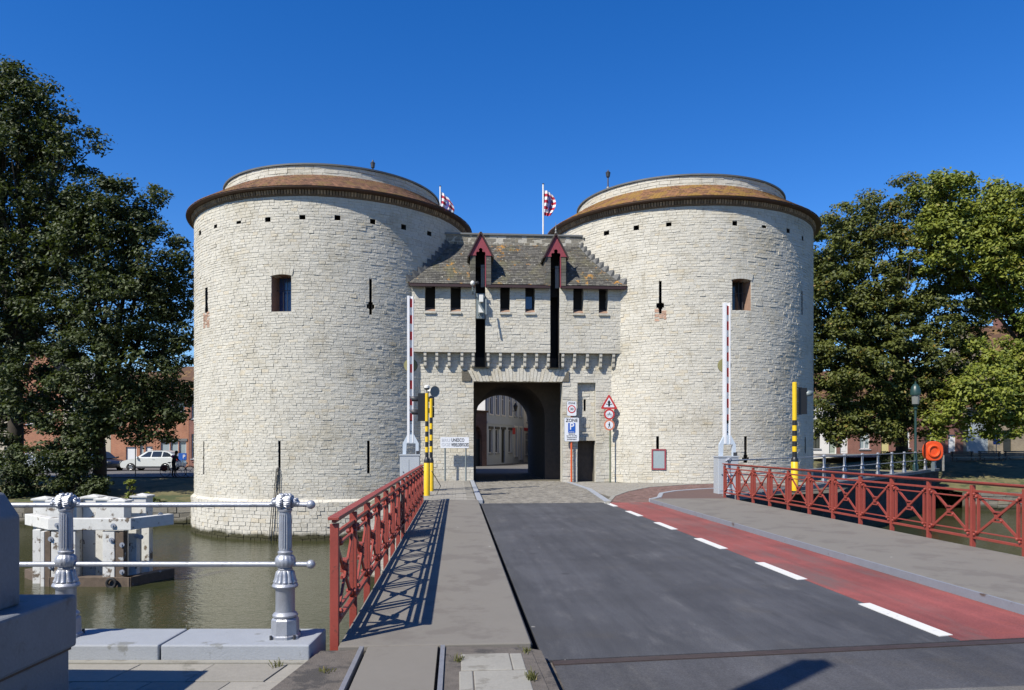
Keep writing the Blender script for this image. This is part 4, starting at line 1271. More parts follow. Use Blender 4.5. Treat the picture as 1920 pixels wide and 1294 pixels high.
# far side: setts, kerbs, brick path
def setts(name, poly_in, x0, x1, y0, y1, lx, ly, mat, z, label=None, rot=0.0):
    V, T = [], []
    y = y0; r = 0
    while y < y1:
        x = x0 - (r % 2) * lx / 2
        while x < x1:
            cxx, cyy = x + lx / 2, y + ly / 2
            if poly_in(cxx, cyy):
                g = 0.008
                h = z + random.uniform(0.0, 0.012)
                t = random.random()
                e = 0.012
                for (xx, yy, zz) in ((x+g, y+g, z-.02), (x+lx-g, y+g, z-.02), (x+lx-g, y+ly-g, z-.02), (x+g, y+ly-g, z-.02), (x+g+e, y+g+e, h), (x+lx-g-e, y+g+e, h), (x+lx-g-e, y+ly-g-e, h), (x+g+e, y+ly-g-e, h)):
                    V.append((xx, yy, zz))
                T += [t] * 8
            x += lx
        y += ly; r += 1
    fq = (np.array([(4,5,6,7),(0,1,5,4),(1,2,6,5),(2,3,7,6),(3,0,4,7)])[None] + (np.arange(len(V) // 8) * 8)[:, None, None]).reshape(-1, 4)
    o = link(name, np_mesh(name, np.array(V), fq, mat, T)); tag(o, label, None, None, 'stuff'); return o
def inside(poly):
    def f(x, y):
        c = False
        for i in range(len(poly)):
            (x1, y1), (x2, y2) = poly[i], poly[i - 1]
            if (y1 > y) != (y2 > y) and x < (x2 - x1) * (y - y1) / (y2 - y1) + x1: c = not c
        return c
    return f
road_poly = [(0.80, 22.86), (4.5, 22.86), (5.0, 26), (5.2, 31), (4.95, 36.4), (0.80, 36.4)]
sheet('sett_bed', [(0.8, 22.82), (6.2, 22.82), (9, 25), (14, 27), (16, 30), (10, 33.3), (5.6, 36), (5.0, 48), (0.8, 48)], -0.008, 'joint_earth')
o = setts('setts', inside(road_poly), 0.8, 5.3, 22.86, 36.4, 0.19, 0.115, 'sett', 0.0, 'worn grey stone setts between the bridge and the gate passage')
o['category'] = 'paving'
outer = [at_z(x, y, 0) for x, y in ((1138, 945), (1150, 931), (1175, 922), (1215, 914), (1290, 909), (1345, 907))]
inner = [at_z(x, y, 0) for x, y in ((1252, 944), (1236, 938), (1240, 930), (1265, 925.5), (1310, 922), (1345, 920))]
path_poly = [tuple(p[:2]) for p in outer] + [(14, outer[-1].y + 1), (14, inner[-1].y + 1)] + [tuple(p[:2]) for p in inner[::-1]]
o = setts('path_bricks', inside(path_poly), 4, 14, 22.8, 34, 0.2, 0.1, 'red_paving', 0.002, 'reddish brick cycle path curving right in front of the right tower')
o['category'] = 'paving'
verge_poly = inside([(5.2, 25.5), (5.25, 31), (5.05, 35.2), (8.5, 34.2), (12, 33.2), (16, 34.2), (16, 31), (13.5, 29.8)] )
o = setts('verge_setts', lambda x, y: verge_poly(x, y) and not inside(path_poly)(x, y), 5, 16, 25, 35.2, 0.15, 0.15, 'paver', -0.004, 'pale mossy setts along the foot of the right tower')
o['category'] = 'paving'
# kerb along the outer edge of the brick path and down the road
kb = thing('kerb_line', 'pale stone kerb line between the setts and the brick path', 'kerb', (4.6, 26, 0))
for i in range(len(outer) - 1):
    MB().bar(outer[i] + Vector((0, 0, .0)), outer[i+1] + Vector((0, 0, .0)), 0.14, 0.04).build('kerb_stone', 'concrete', kb)
for k in range(11):
    y = 23.2 + k * 1.08
    xk = 4.55 + 0.55 * min(1, k / 6)
    xk2 = 4.55 + 0.55 * min(1, (k + 1) / 6)
    MB().hexa([(xk, y, -.1), (xk + .2, y, -.1), (xk2 + .2, y + 1.06, -.1), (xk2, y + 1.06, -.1)], [(xk, y, .02), (xk + .2, y, .025), (xk2 + .2, y + 1.06, .025), (xk2, y + 1.06, .02)]).build('kerb_stone', 'coping_stone', kb)
# raised nose of the right footway
inner = [Vector((5.95, 22.9, 0))] + inner[1:]
nose = [tuple(p[:2]) for p in inner] + [tuple(LQ(31, -0.4)[:2]), tuple(LQ(24.4, -0.4)[:2]), (8.45, 22.9)]
m = MB()
m.add([(x, y, 0.095) for x, y in nose] + [(8.0, 25.0, 0.095)], [((i + 1) % len(nose), i, len(nose)) for i in range(len(nose))])
nz = m.build('footway_nose', 'red_paving'); nz['kind'] = 'structure'
nk = thing('nose_kerb', 'rounded blue-grey kerb at the far end of the right footway', 'kerb', inner[1])
for i in range(len(inner) - 1):
    MB().bar(inner[i] + Vector((0, 0, .04)), inner[i+1] + Vector((0, 0, .04)), 0.16, 0.14).build('kerb_stone', 'coping_stone', nk, bevel=0.02)
# left footway up to the gate
lf = sheet('gate_footway', [(-1.5, 22.83), (0.60, 22.83), (0.60, 35.3), (-2.4, 35.3), (-2.4, 27)], 0.085, 'joint_earth')
for r in range(36):
    for k in range(7):
        x0, y0 = -1.95 + k * 0.36 + (r % 2) * 0.1, 22.86 + r * 0.345
        if x0 + .35 > 0.6 or y0 > 35: continue
        ob = MB().box(x0, x0 + 0.35, y0, y0 + 0.335, 0.05, 0.10 + random.uniform(-.004, .004)).build('paver', 'paver', lf)
        at = ob.data.attributes.new('tone', 'FLOAT', 'POINT'); at.data.foreach_set('value', [random.random()] * 8)
lk = thing('footway_kerb', 'blue-grey kerb stones along the footway left of the setts', 'kerb', (0.7, 29, 0))
for k in range(12):
    MB().box(0.605, 0.78, 22.84 + k * 1.04, 22.84 + k * 1.04 + 1.03, -0.1, 0.11).build('kerb_stone', 'coping_stone', lk, bevel=0.015)
# street behind the gate
sheet('back_street', [CW(-14, 46), CW(14, 46), CW(14, 140), CW(-14, 140)], -0.003, 'street')
# ------------------------------------------------------------------ red bridge railings
def red_railing(label, X, y0, n, side, board=None):
    z0 = 0.11
    PW = 1.155
    root = thing('bridge_railing', label, 'railing', (X, y0, z0), 'red bridge railings')
    yN = y0 + n * PW
    def rail(name, dz, w, h, a=y0, b=yN):
        MB().box(X - w / 2, X + w / 2, a, b, z0 + dz - h / 2, z0 + dz + h / 2).build(name, 'red_paint', root, bevel=0.004)
    MB().box(X - 0.046, X + 0.046, y0 - 0.07, yN + 0.09, z0 + 1.035, z0 + 1.062).box(X - 0.02, X + 0.02, y0 - 0.03, yN + 0.03, z0 + 1.01, z0 + 1.036).build('handrail', 'red_paint', root, bevel=0.004)
    rail('upper_rail', 0.905, 0.036, 0.036)
    rail('thin_rail', 0.80, 0.03, 0.022)
    rail('thin_rail', 0.245, 0.03, 0.022)
    rail('lower_rail', 0.145, 0.045, 0.042)
    for i in range(n + 1):
        y = y0 + i * PW
        w = 0.045
        MB().box(X - 0.036, X + 0.036, y - w / 2 - .004, y + w / 2 + .004, z0 - 0.36, z0 + 1.0).build('post', 'red_paint', root, bevel=0.004)
        m = MB()
        for s in (-1, 1):
            if (i == 0 and s < 0) or (i == n and s > 0): continue
            MB().box(X - 0.018, X + 0.018, y + s * 0.14 - 0.019, y + s * 0.14 + 0.019, z0 + 0.24, z0 + 0.80).build('upright_bar', 'red_paint', root)
            for zz, u in ((0.86, -1), (0.20, 1)):
                for q in (0.0, 0.055):
                    m.ball((X - 0.03, y + s * (0.075 + q), z0 + zz + u * q * 0.7), 0.026, 6, 4)
                    m.ball((X + 0.03, y + s * (0.075 + q), z0 + zz + u * q * 0.7), 0.026, 6, 4)
        m.build('scroll_ornament', 'red_paint', root)['kind'] = 'stuff'
    for i in range(n):
        a, b = y0 + i * PW + 0.03, y0 + (i + 1) * PW - 0.03
        MB().bar((X - 0.012, a, z0 + 0.90), (X - 0.012, b, z0 + 0.16), 0.04, 0.02, (1, 0, 0)).build('diagonal_bar', 'red_paint', root)
        MB().bar((X + 0.012, a, z0 + 0.16), (X + 0.012, b, z0 + 0.90), 0.04, 0.02, (1, 0, 0)).build('diagonal_bar', 'red_paint', root)
        c, zc = (a + b) / 2, z0 + 0.53
        m = MB().box(X - 0.035, X + 0.035, c - 0.035, c + 0.035, zc - 0.035, zc + 0.035)
        for u in (-1, 1):
            m.box(X - 0.03, X + 0.03, c - 0.085, c + 0.085, zc + u * 0.075 - 0.011, zc + u * 0.075 + 0.011)
            for s in (-1, 1):
                m.ball((X, c + s * 0.08, zc + u * 0.055), 0.026, 6, 4)
        m.build('rosette', 'red_paint', root)
    return root
rl = red_railing('red iron railing on the left edge of the bridge, casting a shadow on the footway', -1.03, 6.48, 14, -1)
MB().box(-1.10, -1.075, 6.48 + 6 * 1.155 + .03, 6.48 + 7 * 1.155 - .03, 0.17, 0.93).build('signboard', 'dark_metal', rl)
red_railing('red iron railing along the right footway of the bridge', 8.44, 7.23, 14, 1)

# ------------------------------------------------------------------ silver canal railings
def post_meshes():
    base = MB().lathe([(0.128, 0.0), (0.128, 0.02), (0.115, 0.03), (0.112, 0.15), (0.10, 0.165), (0.085, 0.17)], n=8, a0=R(22.5)).mesh('silver_paint')
    for i in range(4):
        pass
    shaft = MB().lathe([(0.085, 0.165), (0.102, 0.175), (0.104, 0.19), (0.092, 0.205), (0.079, 0.215), (0.078, 0.40), (0.084, 0.408), (0.100, 0.415), (0.108, 0.43), (0.100, 0.448), (0.088, 0.455)], n=24).mesh('silver_paint', True)
    # leafy bell and knob: ribbed lathes
    def ribbed(prof, n, amp, lobes):
        m = MB(); vs, fs = [], []
        for (r, z, a) in prof:
            for k in range(n):
                t = 2 * math.pi * k / n
                rr = r * (1 + a * amp * abs(math.sin(t * lobes / 2)) ** 0.7 - a * amp * 0.6)
                vs.append((rr * math.cos(t), rr * math.sin(t), z))
        for i in range(len(prof) - 1):
            for k in range(n):
                k2 = (k + 1) % n
                fs.append((i*n + k, i*n + k2, (i+1)*n + k2, (i+1)*n + k))
        m.add(vs, fs); return m.mesh('silver_paint', True)
    bell = ribbed([(0.090, 0.452, 0), (0.093, 0.465, 1), (0.082, 0.49, 1), (0.077, 0.52, 1), (0.070, 0.55, 1), (0.058, 0.56, 0), (0.060, 0.572, 0), (0.052, 0.58, 0)], 72, 0.16, 12)
    knob = ribbed([(0.050, 0.578, 0), (0.070, 0.592, 1), (0.080, 0.612, 1), (0.083, 0.630, 0.3), (0.083, 0.636, 0.3), (0.080, 0.655, 1), (0.070, 0.675, 1), (0.055, 0.688, 0), (0.060, 0.70, 0), (0.062, 0.712, 0), (0.050, 0.722, 0)], 72, 0.10, 14)
    fl = ribbed([(0.052, 0.72, 0), (0.052, 0.735, 0), (0.051, 0.75, 1), (0.048, 1.01, 1), (0.048, 1.03, 0), (0.049, 1.045, 0), (0.056, 1.05, 0), (0.058, 1.065, 0), (0.045, 1.075, 0), (0.04, 1.10, 0)], 64, 0.20, 16)
    # carved head: two heads back to back with curled manes
    h = MB()
    h.ball((0, 0, 1.135), 0.062, 16, 10, (1.15, 1.0, 0.95))
    rs = random.Random(5)
    for s in (-1, 1):
        h.ball((s * 0.078, 0, 1.125), 0.036, 10, 8, (1.2, 1.0, 0.95))
        h.ball((s * 0.108, -0.008, 1.112), 0.020, 8, 6, (1.3, 1, 0.8))
        h.ball((s * 0.092, -0.020, 1.150), 0.014, 8, 6)
        h.ball((s * 0.092, 0.020, 1.150), 0.014, 8, 6)
        for k in range(9):
            t = -1.2 + 2.4 * k / 8
            p0 = Vector((s * 0.055, -0.05 * math.cos(t) - 0.012, 1.13 + 0.05 * math.sin(t)))
            p1 = p0 + Vector((-s * 0.03, -0.012, -0.012 + 0.01 * rs.random()))
            p2 = p1 + Vector((-s * 0.02, 0.006, 0.008))
            h.tube([p0, p1, p2], [0.011, 0.012, 0.005], 6)
            q0, q1, q2 = [Vector((p.x, -p.y, p.z)) for p in (p0, p1, p2)]
            h.tube([q0, q1, q2], [0.011, 0.012, 0.005], 6)
    for k in range(7):
        t = 2 * math.pi * k / 7
        h.ball((0.04 * math.cos(t), 0.04 * math.sin(t), 1.185), 0.016, 6, 5)
    head = h.mesh('silver_paint', True)
    return [('base', base), ('shaft', shaft), ('bell', bell), ('knob', knob), ('fluted_column', fl), ('carved_head', head)]
PM = post_meshes()
def silver_post(parent, loc, rz=0.0):
    """a post of the railing: one part with its pieces below it"""
    root_loc = Vector(parent.location)
    p = bpy.data.objects.new('railing_post', PM[1][1]); COL.objects.link(p)
    p.parent = parent
    p.location = Vector(loc) - root_loc
    p.rotation_euler = (0, 0, rz)
    for nm, me in PM:
        if nm == 'shaft': continue
        c = bpy.data.objects.new(nm, me); COL.objects.link(c); c.parent = p
    return p
def silver_rails(root, pts, heights, r, balls=True, b0=True, b1=True):
    for zz in heights:
        for i in range(len(pts) - 1):
            a, b = Vector(pts[i]) + Vector((0, 0, zz)), Vector(pts[i + 1]) + Vector((0, 0, zz))
            MB().tube([a, b], r, 10).build('rail', 'silver_paint', root, smooth=True)
        d = (Vector(pts[-1]) - Vector(pts[-2])).normalized()
        if b1:
            e = Vector(pts[-1]) + Vector((0, 0, zz))
            MB().tube([e, e + d * 0.2], r * 0.95, 10).ball(e + d * 0.215, r * 1.75, 14, 10).build('ball_end', 'silver_paint', root, smooth=True)
        if b0:
            d0 = (Vector(pts[1]) - Vector(pts[0])).normalized()
            e = Vector(pts[0]) + Vector((0, 0, zz))
            MB().tube([e, e - d0 * 0.2], r * 0.95, 10).ball(e - d0 * 0.215, r * 1.75, 14, 10).build('ball_end', 'silver_paint', root, smooth=True)
sr = thing('canal_railing', 'silver railing with ornate posts on the coping in the left foreground', 'railing', CW(-1.9, 6.33, 0.17))
pa, pb = CW(-3.745, 6.36, 0.17), CW(-1.895, 6.33, 0.17)
for p in (pa, pb): silver_post(sr, p, -YAW)
m = MB()
for p in (pa, pb):
    for sx in (-1, 1):
        for sy in (-1, 1):
            m.tube([p + Vector((sx * 0.095, sy * 0.095, 0)), p + Vector((sx * 0.095, sy * 0.095, 0.035))], 0.012, 6)
m.build('anchor_bolt', 'dark_metal', sr)
silver_rails(sr, [CW(-6.5, 6.41, 0.15), CW(-3.745, 6.36, 0.165), pb], (1.105, 0.607), 0.0215, b0=False)
sq = thing('canal_railing', 'long silver railing on the quay wall in front of the lifebuoy, on the right', 'railing', LQ(30) + Vector((0, 0, .15)))
q = [LQ(24.3, -0.18) + Vector((0, 0, .15))]
z0 = 29.2
zs = [29.2] + [32.06 * (1 + 0.0734 * k) for k in range(0, 10)]
q += [LQ(z, -0.18) + Vector((0, 0, .15)) for z in zs]
ang = math.atan2(dq.y, dq.x)
for p in q: silver_post(sq, p, ang)
silver_rails(sq, q, (1.105, 0.607), 0.024, b1=True)

# ------------------------------------------------------------------ blue-grey pier in the left foreground
pr = thing('painted_pier', 'blue-grey painted bridge pier in shade at the left edge of the picture', 'pier', CW(-3.6, 4.4, 0))
def cbox(name, x0, x1, z0, z1, h0, h1, mat, par, bevel=0.02):
    c = [CW(x0, z0), CW(x1, z0), CW(x1, z1), CW(x0, z1)]
    return MB().hexa([p + Vector((0, 0, h0)) for p in c], [p + Vector((0, 0, h1)) for p in c]).build(name, mat, par, bevel=bevel)
cbox('plinth', -5.2, -3.03, 2.6, 5.19, -0.1, 0.38, 'block_paint', pr)
cbox('block', -5.2, -2.99, 2.6, 5.21, 0.395, 0.75, 'block_paint', pr)
cbox('joint', -5.2, -3.02, 2.62, 5.19, 0.375, 0.40, 'steel_rust', pr, 0)
c = [(-5.0, 0.75), (-3.16, 0.75), (-3.16, 1.32), (-3.26, 1.47), (-5.0, 1.55)]
MB().prism([CW(x, 4.45, z) for x, z in c], CW(0, 0.42)).build('upstand', 'block_paint', pr, bevel=0.015)

# ------------------------------------------------------------------ white timber fender in the canal
tf = thing('timber_fender', 'weathered white timber fender standing in the canal on the left', 'fender', CW(-12.5, 23, -2.4))
P = {'a': (-15.25, 23.7), 'b': (-13.58, 22.2), 'c': (-11.2, 22.2), 'd': (-10.6, 23.75)}
def beam(name, p, q, z0, z1, w, mat, par=tf, ext=0.0):
    a, b = CW(*p), CW(*q)
    d = (b - a).normalized()
    n_ = Vector((d.y, -d.x, 0)) * w
    a, b = a - d * ext, b + d * ext
    return MB().hexa([a, b, b - n_, a - n_] if False else [a, b, b - n_, a - n_], [v + Vector((0, 0, z1 - z0)) for v in (a, b, b - n_, a - n_)]) , z0
def put_beam(name, p, q, z0, z1, w, mat, ext=0.0):
    mb, zz = beam(name, p, q, z0, z1, w, mat, tf, ext)
    mb.v = [(x, y, z + zz) for x, y, z in mb.v]
    return mb.build(name, mat, tf, bevel=0.015)
for (p, q, mt) in (('a', 'b', 'timber_white'), ('b', 'c', 'timber_white'), ('c', 'd', 'timber_white')):
    put_beam('top_beam', P[p], P[q], -0.74, -0.40, 0.26, mt, 0.0 if p != 'b' else 0.03)
    put_beam('base_beam', P[p], P[q], -2.62, -2.12, 0.30, 'timber_bare', 0.03)
def pile(xc, zc, zt, w, mat, cap=False, wz=None):
    wz = wz or w
    o = cbox('pile', xc - w / 2, xc + w / 2, zc - wz / 2, zc + wz / 2, -3.4, zt, mat, tf, 0.015)
    if cap:
        e = w / 2 + 0.045
        c = [CW(xc - e, zc - e), CW(xc + e, zc - e), CW(xc + e, zc + e), CW(xc - e, zc + e)]
        m = MB().hexa([p + Vector((0, 0, zt - .002)) for p in c], [p + Vector((0, 0, zt + .05)) for p in c])
        t = CW(xc, zc, zt + 0.12)
        m.add([p + Vector((0, 0, zt + .05)) for p in c] + [t], [(0, 1, 4), (1, 2, 4), (2, 3, 4), (3, 0, 4)])
        m.build('pile_cap', 'timber_white', o)
    return o
def bolt(xc, zc, z, par=tf, nx=0.0):
    p = CW(xc, zc, z); d = CW(nx, -1.0); d.z = 0; d.normalize()
    MB().tube([p, p + d * 0.03], 0.075, 12).tube([p + d * 0.03, p + d * 0.07], 0.03, 6).build('bolt', 'silver_paint', par)
def fx(px, zc): return (px - HX) / F * zc
Zf = 22.36
for px0, px1, mt in ((80, 88, 'timber_white'), (88, 99.5, 'timber_bare'), (100, 120, 'timber_white'), (122, 146, 'timber_white'), (196, 219, 'timber_white'), (220, 236, 'timber_bare')):
    w = (px1 - px0) / F * Zf
    pile(fx((px0 + px1) / 2, Zf), Zf, -0.785, w - 0.01, mt, wz=0.24)
for px, zz, mt in ((252, 22.9, 'timber_white'), (276, 23.5, 'timber_white'), (73, 22.85, 'timber_white')):
    pile(fx(px, zz), zz, -0.785, 0.24, mt)
for px, zz, zt in ((84, 24.0, 0.02), (111, 23.5, 0.0), (138, 24.0, 0.0), (176, 24.3, 0.06), (200, 24.0, 0.02), (226, 23.4, 0.0), (267, 24.2, 0.10), (168, 24.9, -0.8)):
    pile(fx(px, zz), zz, zt, 0.46 if zt > -0.5 else 0.4, 'timber_white', cap=zt > -0.5)
for px, py in ((94, 1011), (94, 1063), (108, 985), (213, 986), (208, 1013), (228, 1022), (228, 1073)):
    bolt(fx(px, 22.2), 22.24 if py > 995 else 22.19, EYE - (py - HY) / F * 22.2)
for px, zz, py in ((260, 22.75, 974), (297, 23.4, 965), (252, 22.75, 1005), (260, 22.75, 1007), (252, 22.75, 1056)):
    bolt(fx(px, zz) + .06, zz, EYE - (py - HY) / F * zz, nx=0.9)
MB().tube([CW(fx(208, 22.1) + 0.13 * math.cos(t), 22.12, -2.28 + 0.13 * math.sin(t)) for t in [2 * math.pi * k / 14 for k in range(15)]], 0.045, 8, False).build('mooring_ring', 'rubber', tf, smooth=True)
# ------------------------------------------------------------------ raised barriers
def barrier(label, base, arm_len, rx=0.7, disc_z=None, yaw=0.0, ztop=None):
    base = Vector(base)
    r = thing('road_barrier', label, 'barrier', base, 'raised road barriers')
    B = lambda x0, x1, y0, y1, z0, z1: MB().box(base.x + x0, base.x + x1, base.y + y0, base.y + y1, base.z + z0, base.z + z1)
    hx = rx / 2
    cab = B(-hx, hx, -0.25, 0.25, 0.0, 1.28).build('cabinet', 'box_grey', r, bevel=0.015)
    B(-hx - 0.02, hx + 0.02, -0.27, 0.27, 1.28, 1.33).build('lid', 'box_grey', cab)
    B(-hx + 0.06, -0.03, -0.262, -0.25, 0.15, 1.15).build('door', 'box_grey', cab)
    MB().tube([base + Vector((-hx + .12, -0.262, .7)), base + Vector((-hx + .12, -0.285, .7))], 0.02, 8).build('lock', 'dark_metal', cab)
    # forked foot of the arm
    y = -0.05
    f = [(-0.26, 1.36), (-0.26, 1.72), (-0.09, 2.02), (0.14, 2.02), (0.31, 1.72), (0.31, 1.25), (0.20, 1.25), (0.20, 1.68), (-0.12, 1.68), (-0.14, 1.36)]
    quads = [(0, 1, 8, 9), (1, 2, 3, 4), (4, 5, 6, 7)]
    m = MB()
    for qd in ([(-0.26, 1.30), (-0.26, 1.72), (-0.12, 1.72), (-0.14, 1.30)], [(0.20, 1.25), (0.20, 1.72), (0.31, 1.72), (0.31, 1.25)], [(-0.26, 1.72), (-0.09, 2.04), (0.14, 2.04), (0.31, 1.72)]):
        m.prism([base + Vector((a, y - 0.06, b)) for a, b in qd], (0, 0.12, 0))
    fk = m.build('fork', 'pale_blue_paint', r)
    B(0.22, 0.34, -0.16, -0.06, 0.7, 1.45).build('hinge', 'dark_metal', r)
    # arm: a white box beam with a recessed striped face
    z0, z1 = 1.72, 2.02 + arm_len
    arm = B(-0.10, -0.012, -0.12, 0.06, z0 + 0.02, z1).box(base.x + 0.085, base.x + 0.125, base.y - 0.12, base.y + 0.06, base.z + z0 + 0.02, base.z + z1).box(base.x - 0.012, base.x + 0.085, base.y - 0.03, base.y + 0.05, base.z + z0, base.z + z1 - .01).build('arm', 'white_paint', r, bevel=0.006)
    n = 8
    for k in range(n):
        za = z1 - 0.10 - k * (arm_len - 0.3) / n
        B(-0.008, 0.081, -0.045, -0.031, za - 0.30, za).build('red_stripe', 'signal_red', arm)
    B(-0.012, 0.085, -0.045, -0.031, z0 + 0.05, 2.55).build('foot_plate', 'pale_blue_paint', arm)
    for zz in (2.15, 2.45):
        MB().tube([base + Vector((0.04, -0.03, zz)), base + Vector((0.04, -0.06, zz))], 0.022, 8).build('bolt', 'dark_metal', arm)
    zd = base.z + disc_z
    MB().tube([Vector((base.x, base.y + 0.13, zd)), Vector((base.x, base.y + 0.17, zd))], 0.235, 28).build('round_disc', 'old_yellow', r, smooth=True)
    MB().tube([Vector((base.x + 0.02, base.y + 0.171, zd)), Vector((base.x + 0.02, base.y + 0.21, zd))], 0.24, 28).build('dark_disc', 'black_paint', r, smooth=True)  # black disc set to the right, showing as a dark right rim
    MB().tube([Vector((base.x + 0.0, base.y + 0.05, zd)), Vector((base.x, base.y + 0.13, zd))], 0.04, 8).build('disc_bracket', 'dark_metal', r)
    return r
pL = at_depth(769, 880, 27.3)
barrier('upright striped barrier arm at the far end of the left railing', (pL.x, pL.y, 0.09), 5.0, disc_z=4.55)
pR = at_depth(1361, 880, 26.0)
barrier('upright striped barrier arm and grey cabinet in front of the right tower', (pR.x, pR.y, 0.05), 4.55, disc_z=4.45)
barrier('upright striped barrier arm on the near left quay, seen only by its shadow', (-1.80, 2.0, 0.09), 4.55, disc_z=4.4)

# ------------------------------------------------------------------ striped signal poles
def striped_pole(parent, b, h, r, zlow, zstripe, n=6, rb=None, first=True):
    """yellow pole with a black and yellow middle, on a thicker yellow foot"""
    rb = rb or r * 2.1
    b = Vector(b)
    foot = MB().lathe([(rb, 0), (rb, zlow), (rb * 0.97, zlow + 0.005)], b, 20).build('pole_foot', 'signal_yellow', parent, smooth=True)
    MB().lathe([(rb * 1.005, zlow), (rb * 1.0, zlow + 0.08), (r * 1.1, zlow + 0.17), (r, zlow + 0.18)], b, 20).build('collar', 'black_paint', foot, smooth=True)
    z = zlow + 0.18
    step = (zstripe - z) / n
    for k in range(n):
        MB().lathe([(r, z), (r, z + step)], b, 16).build('band', 'black_paint' if k % 2 == 0 else 'signal_yellow', parent, smooth=True)
        z += step
    MB().lathe([(r, z), (r, h), (r * 0.7, h + 0.01)], b, 16).build('pole', 'signal_yellow', parent, smooth=True)
def signal_head(parent, c, w, h, d, sgn, mat='black_paint', board=True, nl=2, hoods=2, hood_mat='dark_metal', hr=0.115):
    """seen from behind: backing board, housing, hoods pointing to the side"""
    c = Vector(c)
    if board:
        MB().box(c.x - w / 2, c.x + w / 2, c.y - 0.02, c.y + 0.02, c.z - h / 2, c.z + h / 2).build('backing_board', mat, parent, bevel=0.01)
    for k in range(nl):
        zc = c.z + (0.5 - (k + 0.5) / nl) * h * 0.95
        hh = h * 0.95 / nl
        MB().box(c.x - w * 0.42, c.x + w * 0.42, c.y + 0.02, c.y + d, zc - hh * 0.47, zc + hh * 0.47).build('lamp_box', mat, parent, bevel=0.02)
        if k >= hoods: continue
        p = Vector((c.x + sgn * w * 0.42, c.y + d * 0.6, zc + 0.02))
        hd = MB()
        n = 10
        v = []
        for (t, rr) in ((0, hr), (0.32, hr * 0.9)):
            for q in range(n + 1):
                a = math.pi * (0.0 + q / n) * 1.25 - math.pi * 0.125
                drop = -0.0
                v.append(p + Vector((sgn * t * (1 - 0.25 * (1 - math.sin(max(0, a)))), rr * math.cos(a), rr * math.sin(a))))
        hd.add(v, [(i, i + 1, n + 2 + i, n + 1 + i) for i in range(n)])
        ho = hd.build('hood', hood_mat, parent, smooth=True)
        sm = ho.modifiers.new('s', 'SOLIDIFY'); sm.thickness = 0.01
pA, pB = at_z(800.5, 930, 0.09), at_z(808.5, 921.5, 0.09)
sg = thing('signal_pole', 'front yellow and black pole with loudspeaker and traffic light beside the left railing', 'signal pole', pA)
zt = lambda p, py: EYE - (py - HY) / F * (p.x * SN + p.y * CS)
striped_pole(sg, pA, zt(pA, 738) - 0.09, 0.058, zt(pA, 868) - 0.09, zt(pA, 790) - 0.09, 7, 0.10)
signal_head(sg, (pA.x - 0.13, pA.y + 0.12, zt(pA, 763)), 0.34, 0.92, 0.18, -1)
pt = Vector((pA.x, pA.y, zt(pA, 738)))
MB().tube([pt, pt + Vector((0, 0, 0.14))], 0.02, 6).build('beacon_stem', 'dark_metal', sg)
MB().lathe([(0.06, 0.12), (0.085, 0.14), (0.085, 0.18)], pt, 14).build('beacon_base', 'black_paint', sg)
MB().lathe([(0.09, 0.18), (0.09, 0.24), (0.06, 0.27), (0.0, 0.275)], pt, 14).build('beacon_cap', 'plate_white', sg, smooth=True)
hc = at_depth(814, 734, pA.y * CS + pA.x * SN + 0.2)
ax = Vector((0.55, -0.8, -0.12)).normalized()
hm = MB().tube([hc - ax * 0.34, hc - ax * 0.16, hc - ax * 0.05, hc + ax * 0.05], [0.05, 0.065, 0.12, 0.185], 20, False).build('horn_loudspeaker', 'plate_white', sg, smooth=True)
MB().tube([hc - ax * 0.04, hc + ax * 0.035], [0.10, 0.165], 20, True).build('horn_mouth', 'post_grey', hm, smooth=True)
MB().tube([hc - ax * 0.3, pt + Vector((0, 0, -0.08))], 0.025, 6).build('horn_bracket', 'dark_metal', sg)
MB().tube([at_z(812, 890, 0.2) * 0 + Vector((pA.x + .14, pA.y + .3, 0.9)), Vector((pA.x + .42, pA.y + 1.2, 0.35)), Vector((pA.x + .3, pA.y + .6, 0.1))], 0.014, 6).build('loose_cable', 'black_paint', sg, smooth=True)
sg2 = thing('signal_pole', 'rear yellow and black pole carrying a dark signal box beside the left railing', 'signal pole', pB)
striped_pole(sg2, pB, zt(pB, 748) - 0.09, 0.058, zt(pB, 868) - 0.09, zt(pB, 783) - 0.09, 7, 0.09)
signal_head(sg2, (pB.x + 0.02, pB.y + 0.1, zt(pB, 762)), 0.2, 0.85, 0.16, -1, board=False)
pC = at_z(1490, 910, 0.06)
pC = at_depth(1490, 910, 28.0); pC.z = 0.06
sg3 = thing('signal_pole', 'yellow and black pole with a grey traffic light behind the right railing', 'signal pole', pC)
striped_pole(sg3, pC, zt(pC, 717) - 0.06, 0.085, zt(pC, 866) - 0.06, zt(pC, 788) - 0.06, 7, 0.13)
c3 = at_depth(1505, 752, 28.2)
signal_head(sg3, c3, 0.33, 0.98, 0.2, 1, 'black_paint', nl=2, hoods=1, hood_mat='post_grey', hr=0.16)
for py in (727, 777):
    a = at_depth(1489, py, 28.0); b = at_depth(1503, py, 28.2)
    MB().tube([a, b], 0.018, 6).build('bracket', 'dark_metal', sg3)

